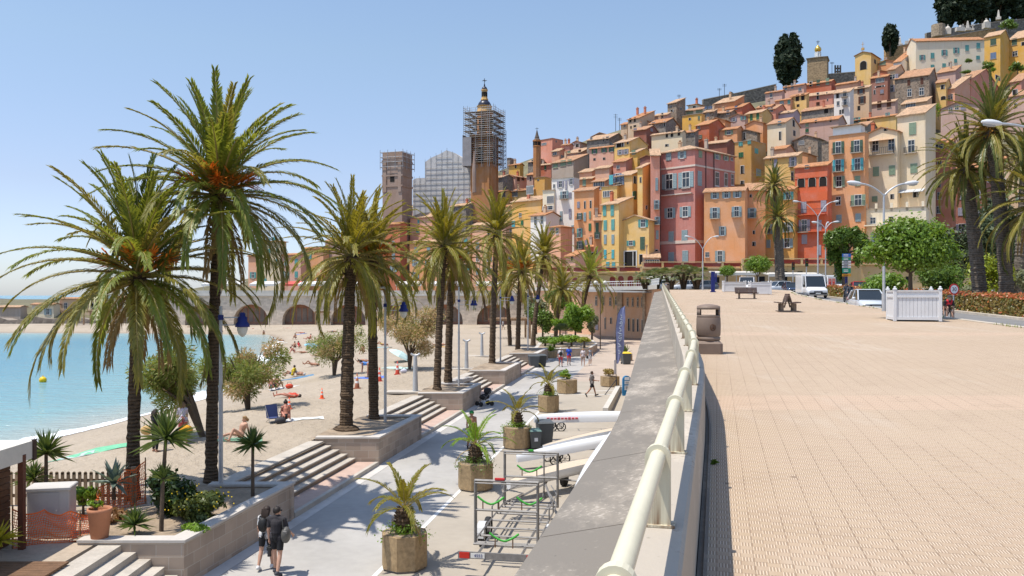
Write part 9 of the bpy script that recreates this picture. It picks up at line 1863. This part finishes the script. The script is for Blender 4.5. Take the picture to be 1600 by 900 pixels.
bather(487,573,85,'lone sunbather lying on the open sand left of the pale tamarisk',LIEK,[('briefs',(.30,.06,.05))],'tan',(.03,.02,.015),.2,pitch=90);bather(460,552,100,'sunburnt person bending forward to the left below the parasol',dict(SITB,lean=50),[('trunks',(.20,.06,.06))],'red');bather(471,552,95,'sunbather lying on a green mat next to the blue parasol',LIE,[('briefs',(.10,.22,.12))],'tan',(.2,.12,.06),.1,pitch=90)
bather(461,545,150,'kneeling tanned man left of the woman in red',dict(SITB,lean=4),[('trunks',(.05,.05,.06))],'tan');bather(467,544,210,'woman in red swimsuit sitting above the blue parasol',dict(SIT,fem=1,build=.9),[('one_piece',(.60,.04,.05))],'tan',(.03,.02,.015),.2)
bather(426,536,160,'bather sitting upright at the water edge, leftmost of the far group',SIT,[('briefs',(.5,.3,.1))],'tan');bather(437,534,80,'bather lying with raised head right of the leftmost sitter',LIEK,[('briefs',BLACK)],'tan',pitch=90);bather(462,530,170,'small seated bather straight above the kneeling man',SITB,[('trunks',(.1,.1,.2))],'tan');bather(470,521,85,'farthest sunbather lying on the sand towards the arches',LIE,[('briefs',(.55,.1,.1))],'red',pitch=90);bather(484,531,110,'seated sunburnt bather beside a blue bag',SIT,[('trunks',(.3,.08,.06))],'red');bather(502,533,85,'bather lying on one side right of the seated sunburnt bather',LIEK,[('briefs',(.3,.1,.06))],'tan',pitch=90)
bather(563,526,100,'bather in black reclining far off between the palm trunks',SIT,[('tee',BLACK),('trunks',BLACK)],'tan');bather(568,553,170,'seated bather with white towel between the palm trunks',SITB,[('briefs',(.5,.45,.4))],'tan',(.05,.03,.02),.2);bather(576,590,95,'woman in blue swimsuit bending down between trunk and cone',BEND,[('one_piece',(.10,.26,.60))],'tan',(.03,.02,.015),.2);bather(572,566,85,'sunbather lying face down behind the bending woman',PRONE,[('briefs',(.1,.3,.4))],'tan',pitch=-90)
for i,(px,py,yw,ps,wr,sk,pt,lab)in enumerate(((300,512,90,LIE,'briefs','tan',90,'tiny sunbather on the far shore left of the arches'),(345,520,160,SIT,'trunks','tan',0,'tiny seated bather at the far water edge'),(398,517,80,LIEK,'briefs','red',90,'tiny lying bather straight below the first full arch'),(412,524,200,SITB,'trunks','tan',0,'tiny seated bather with back turned near the far foam'),(450,514,90,LIE,'briefs','fair',90,'tiny pale sunbather in front of the upturned boat'),(520,519,100,LIE,'trunks','tan',90,'tiny sunbather lying below the small pergola'),(539,534,150,SIT,'briefs','red',0,'small seated bather between pale tamarisk and nearer trunk'),(597,541,80,LIEK,'trunks','tan',90,'small lying bather left of the lamp post lantern'),(497,557,60,PRONE,'briefs','fair',-90,'small bather lying face down right of the blue parasol'),(604,524,170,SITB,'trunks','fair',0,'small seated bather near the far end of the sand'),(688,540,90,LIE,'briefs','tan',90,'small sunbather lying between tamarisk and leaning palm'),(415,560,30,SITB,'trunks','tan',0,'bather crouching at the edge of the foam'))):
 bather(px,py,yw,lab,ps,[(wr,((.5,.1,.1),(.05,.1,.3),(.02,.02,.02),(.6,.45,.1))[i%4])],sk,(.05,.03,.02),.15*(i%2),pitch=pt)
person(Vector(((421-CX)*103/F,103,ZSEA+.02)),R(200),'woman in dark dress standing in the breaking foam',STD,[('dress',(.07,.08,.11))],'tan',(.03,.02,.015),.25,.97,voxel=.02)
person(bz(286,692),R(30),'woman in pale top bending by the leaning tamarisk with yellow bag',dict(STD,lean=25,shR=40,elR=20),[('tee',(.52,.46,.52)),('shorts',(.42,.12,.14))],'fair',(.2,.12,.06),.2,.97,voxel=.016);person(bz(243,706),R(-20),'person in black seen between trunk and shrubs carrying a straw bag',STD,[('tee',BLACK),('trousers',BLACK)],'tan',(.03,.02,.015),.2,.97,voxel=.016)
for px,py,col,lab in((293,684,(.70,.32,.02),'yellow orange beach bag carried by the bending woman'),(232,684,(.52,.34,.14),'straw basket held by the person in black')):
 p_=bz(px,py+8);o=empty('beach_bag',p_+Vector((0,-.15,.55)),.3,lab,'bag');mb=MB();mb.ball((0,0,0),(.26,.14,.2),0,12,8);mb.build('body',mat('bag_colour_%d'%int(col[0]*100),col,.8,.2,6),o);mb=MB();mb.path([(-.12,0,.16),(-.08,0,.38),(.08,0,.38),(.12,0,.16)],.014,5);mb.build('handle',INK,o)
for px,py,c1,c2,lab in((640,505,(.55,.55,.58),(.1,.1,.15),'far standing figure in white near the arches'),(604,507,(.2,.3,.5),(.05,.05,.06),'far figure in blue walking before the arches'),(786,515,(.5,.5,.5),(.05,.05,.1),'figure in white under the pergola beams'),(515,508,(.05,.05,.05),(.1,.1,.1),'dark far figure beside the small pergola')):person(bz(px,py),R(px),lab,WF,[('tee',c1),('shorts',c2)],'tan',voxel=.02,group='distant walkers')
# riders on the road
def motorbike(px,Y,label,rlabel,red,off_=0):
 p=W(px,460,Y);z=S(Y)-.546;rz=R(180)-RA;o=empty('scooter',(p.x,Y,z),rz,label,'scooter','scooters on the road')
 for y in(-.62,.62):
  mb=MB();mb.path([(0,y+.24*math.cos(2*math.pi*k/16),.28+.24*math.sin(2*math.pi*k/16))for k in range(17)],.06,8,cap=False);wo=mb.build('wheel',TYRE,o);mb=MB();mb.tube((-.03,y,.28),(.03,y,.28),.17,n=12);mb.build('rim',RIM,wo)
 mb=MB();mb.ball((0,-.15,.55),(.19,.62,.22),0,12,8);mb.ball((0,.55,.75),(.2,.16,.34),0,12,8);mb.build('fairing',red,o);mb=MB();mb.ball((0,-.25,.78),(.16,.42,.08),0,12,6);mb.build('seat',TRIM,o);mb=MB();mb.path([(-.34,.42,1.06),(0,.5,1.0),(.34,.42,1.06)],.02,6);mb.build('handlebar',TRIM,o);mb=MB();mb.ball((0,.7,.82),(.09,.05,.08),0,10,6);mb.build('headlight',LIGHTC,o);mb=MB();mb.add([(-.2,.55,1.02),(.2,.55,1.02),(.14,.44,1.3),(-.14,.44,1.3)],[(0,1,2,3)]);mb.build('windscreen',CARGL,o)
 person((p.x,Y,z+.0),rz,rlabel,dict(lean=14,hiL=72,knL=78,hiR=72,knR=78,spL=14,spR=14,shL=52,elL=18,abL=18,shR=52,elR=18,abR=18),[('long_shirt',(.05,.05,.06)),('trousers',(.03,.035,.05)),('shoes',BLACK)],'fair',None,0,.98,seat=.33,voxel=.018,hat='helmet',group='riders on the road')
motorbike(1328,68,'red scooter coming along the road beside the hedge','helmeted rider in dark jacket on the red scooter',carpaint('scooter_red',(.48,.02,.02)));motorbike(1322,76,'darker scooter just behind the red one','second helmeted rider following the red scooter',carpaint('scooter_dark',(.05,.05,.06)));motorbike(1366,86,'dark scooter beyond the hedge','helmeted rider whose head shows above the hedge',carpaint('scooter_dark',(.05,.05,.06)))
Y=40.5;p=W(1478,460,Y);z=S(Y)-.546;rz=R(180)-RA+R(6);o=empty('bicycle',(p.x,Y,z),rz,'black road bicycle ridden beside the hedge','bicycle')
for y in(-.5,.5):mb=MB();mb.path([(0,y+.34*math.cos(2*math.pi*k/24),.34+.34*math.sin(2*math.pi*k/24))for k in range(25)],.016,6,cap=False);mb.build('wheel',TYRE,o)
mb=MB()
for a,b_ in(((0,-.12,.88),(0,.38,.86)),((0,.38,.9),(0,.44,.7)),((0,.44,.7),(0,.5,.34)),((0,-.12,.9),(0,0,.3)),((0,0,.3),(0,.44,.7)),((0,0,.3),(0,-.5,.34)),((0,-.5,.34),(0,-.1,.8))):mb.tube(a,b_,.018,n=6)
mb.build('frame',INK,o);mb=MB();mb.path([(-.21,.40,.80),(-.21,.52,.84),(-.21,.48,.94),(-.16,.42,.95),(.16,.42,.95),(.21,.48,.94),(.21,.52,.84),(.21,.40,.80)],.016,6);mb.build('handlebar',INK,o);mb=MB();mb.ball((0,-.14,.95),(.07,.13,.03),0,10,6);mb.build('saddle',INK,o)
rd,J,of=person((p.x,Y,z),rz,'racing cyclist in black and red jersey with helmet, bent over the handlebar',dict(lean=48,hiL=62,knL=52,hiR=92,knR=96,spL=4,spR=4,shL=40,elL=14,abL=10,shR=40,elR=14,abR=10,head=-28),[('tee',(.03,.03,.03)),('shorts',BLACK),('shoes',(.5,.5,.5))],'fair',None,0,.97,seat=.12,voxel=.013,hat='helmet',group='riders on the road')
g=garment(PCACHE[[k for k in PCACHE][-1]][0],PCACHE[[k for k in PCACHE][-1]][1],{'torso':(.15,.72)},.018,'jersey_panel');g.materials.append(cloth((.55,.03,.04)));q=link('jersey_panel',g,rd,of,0,(.97,)*3)
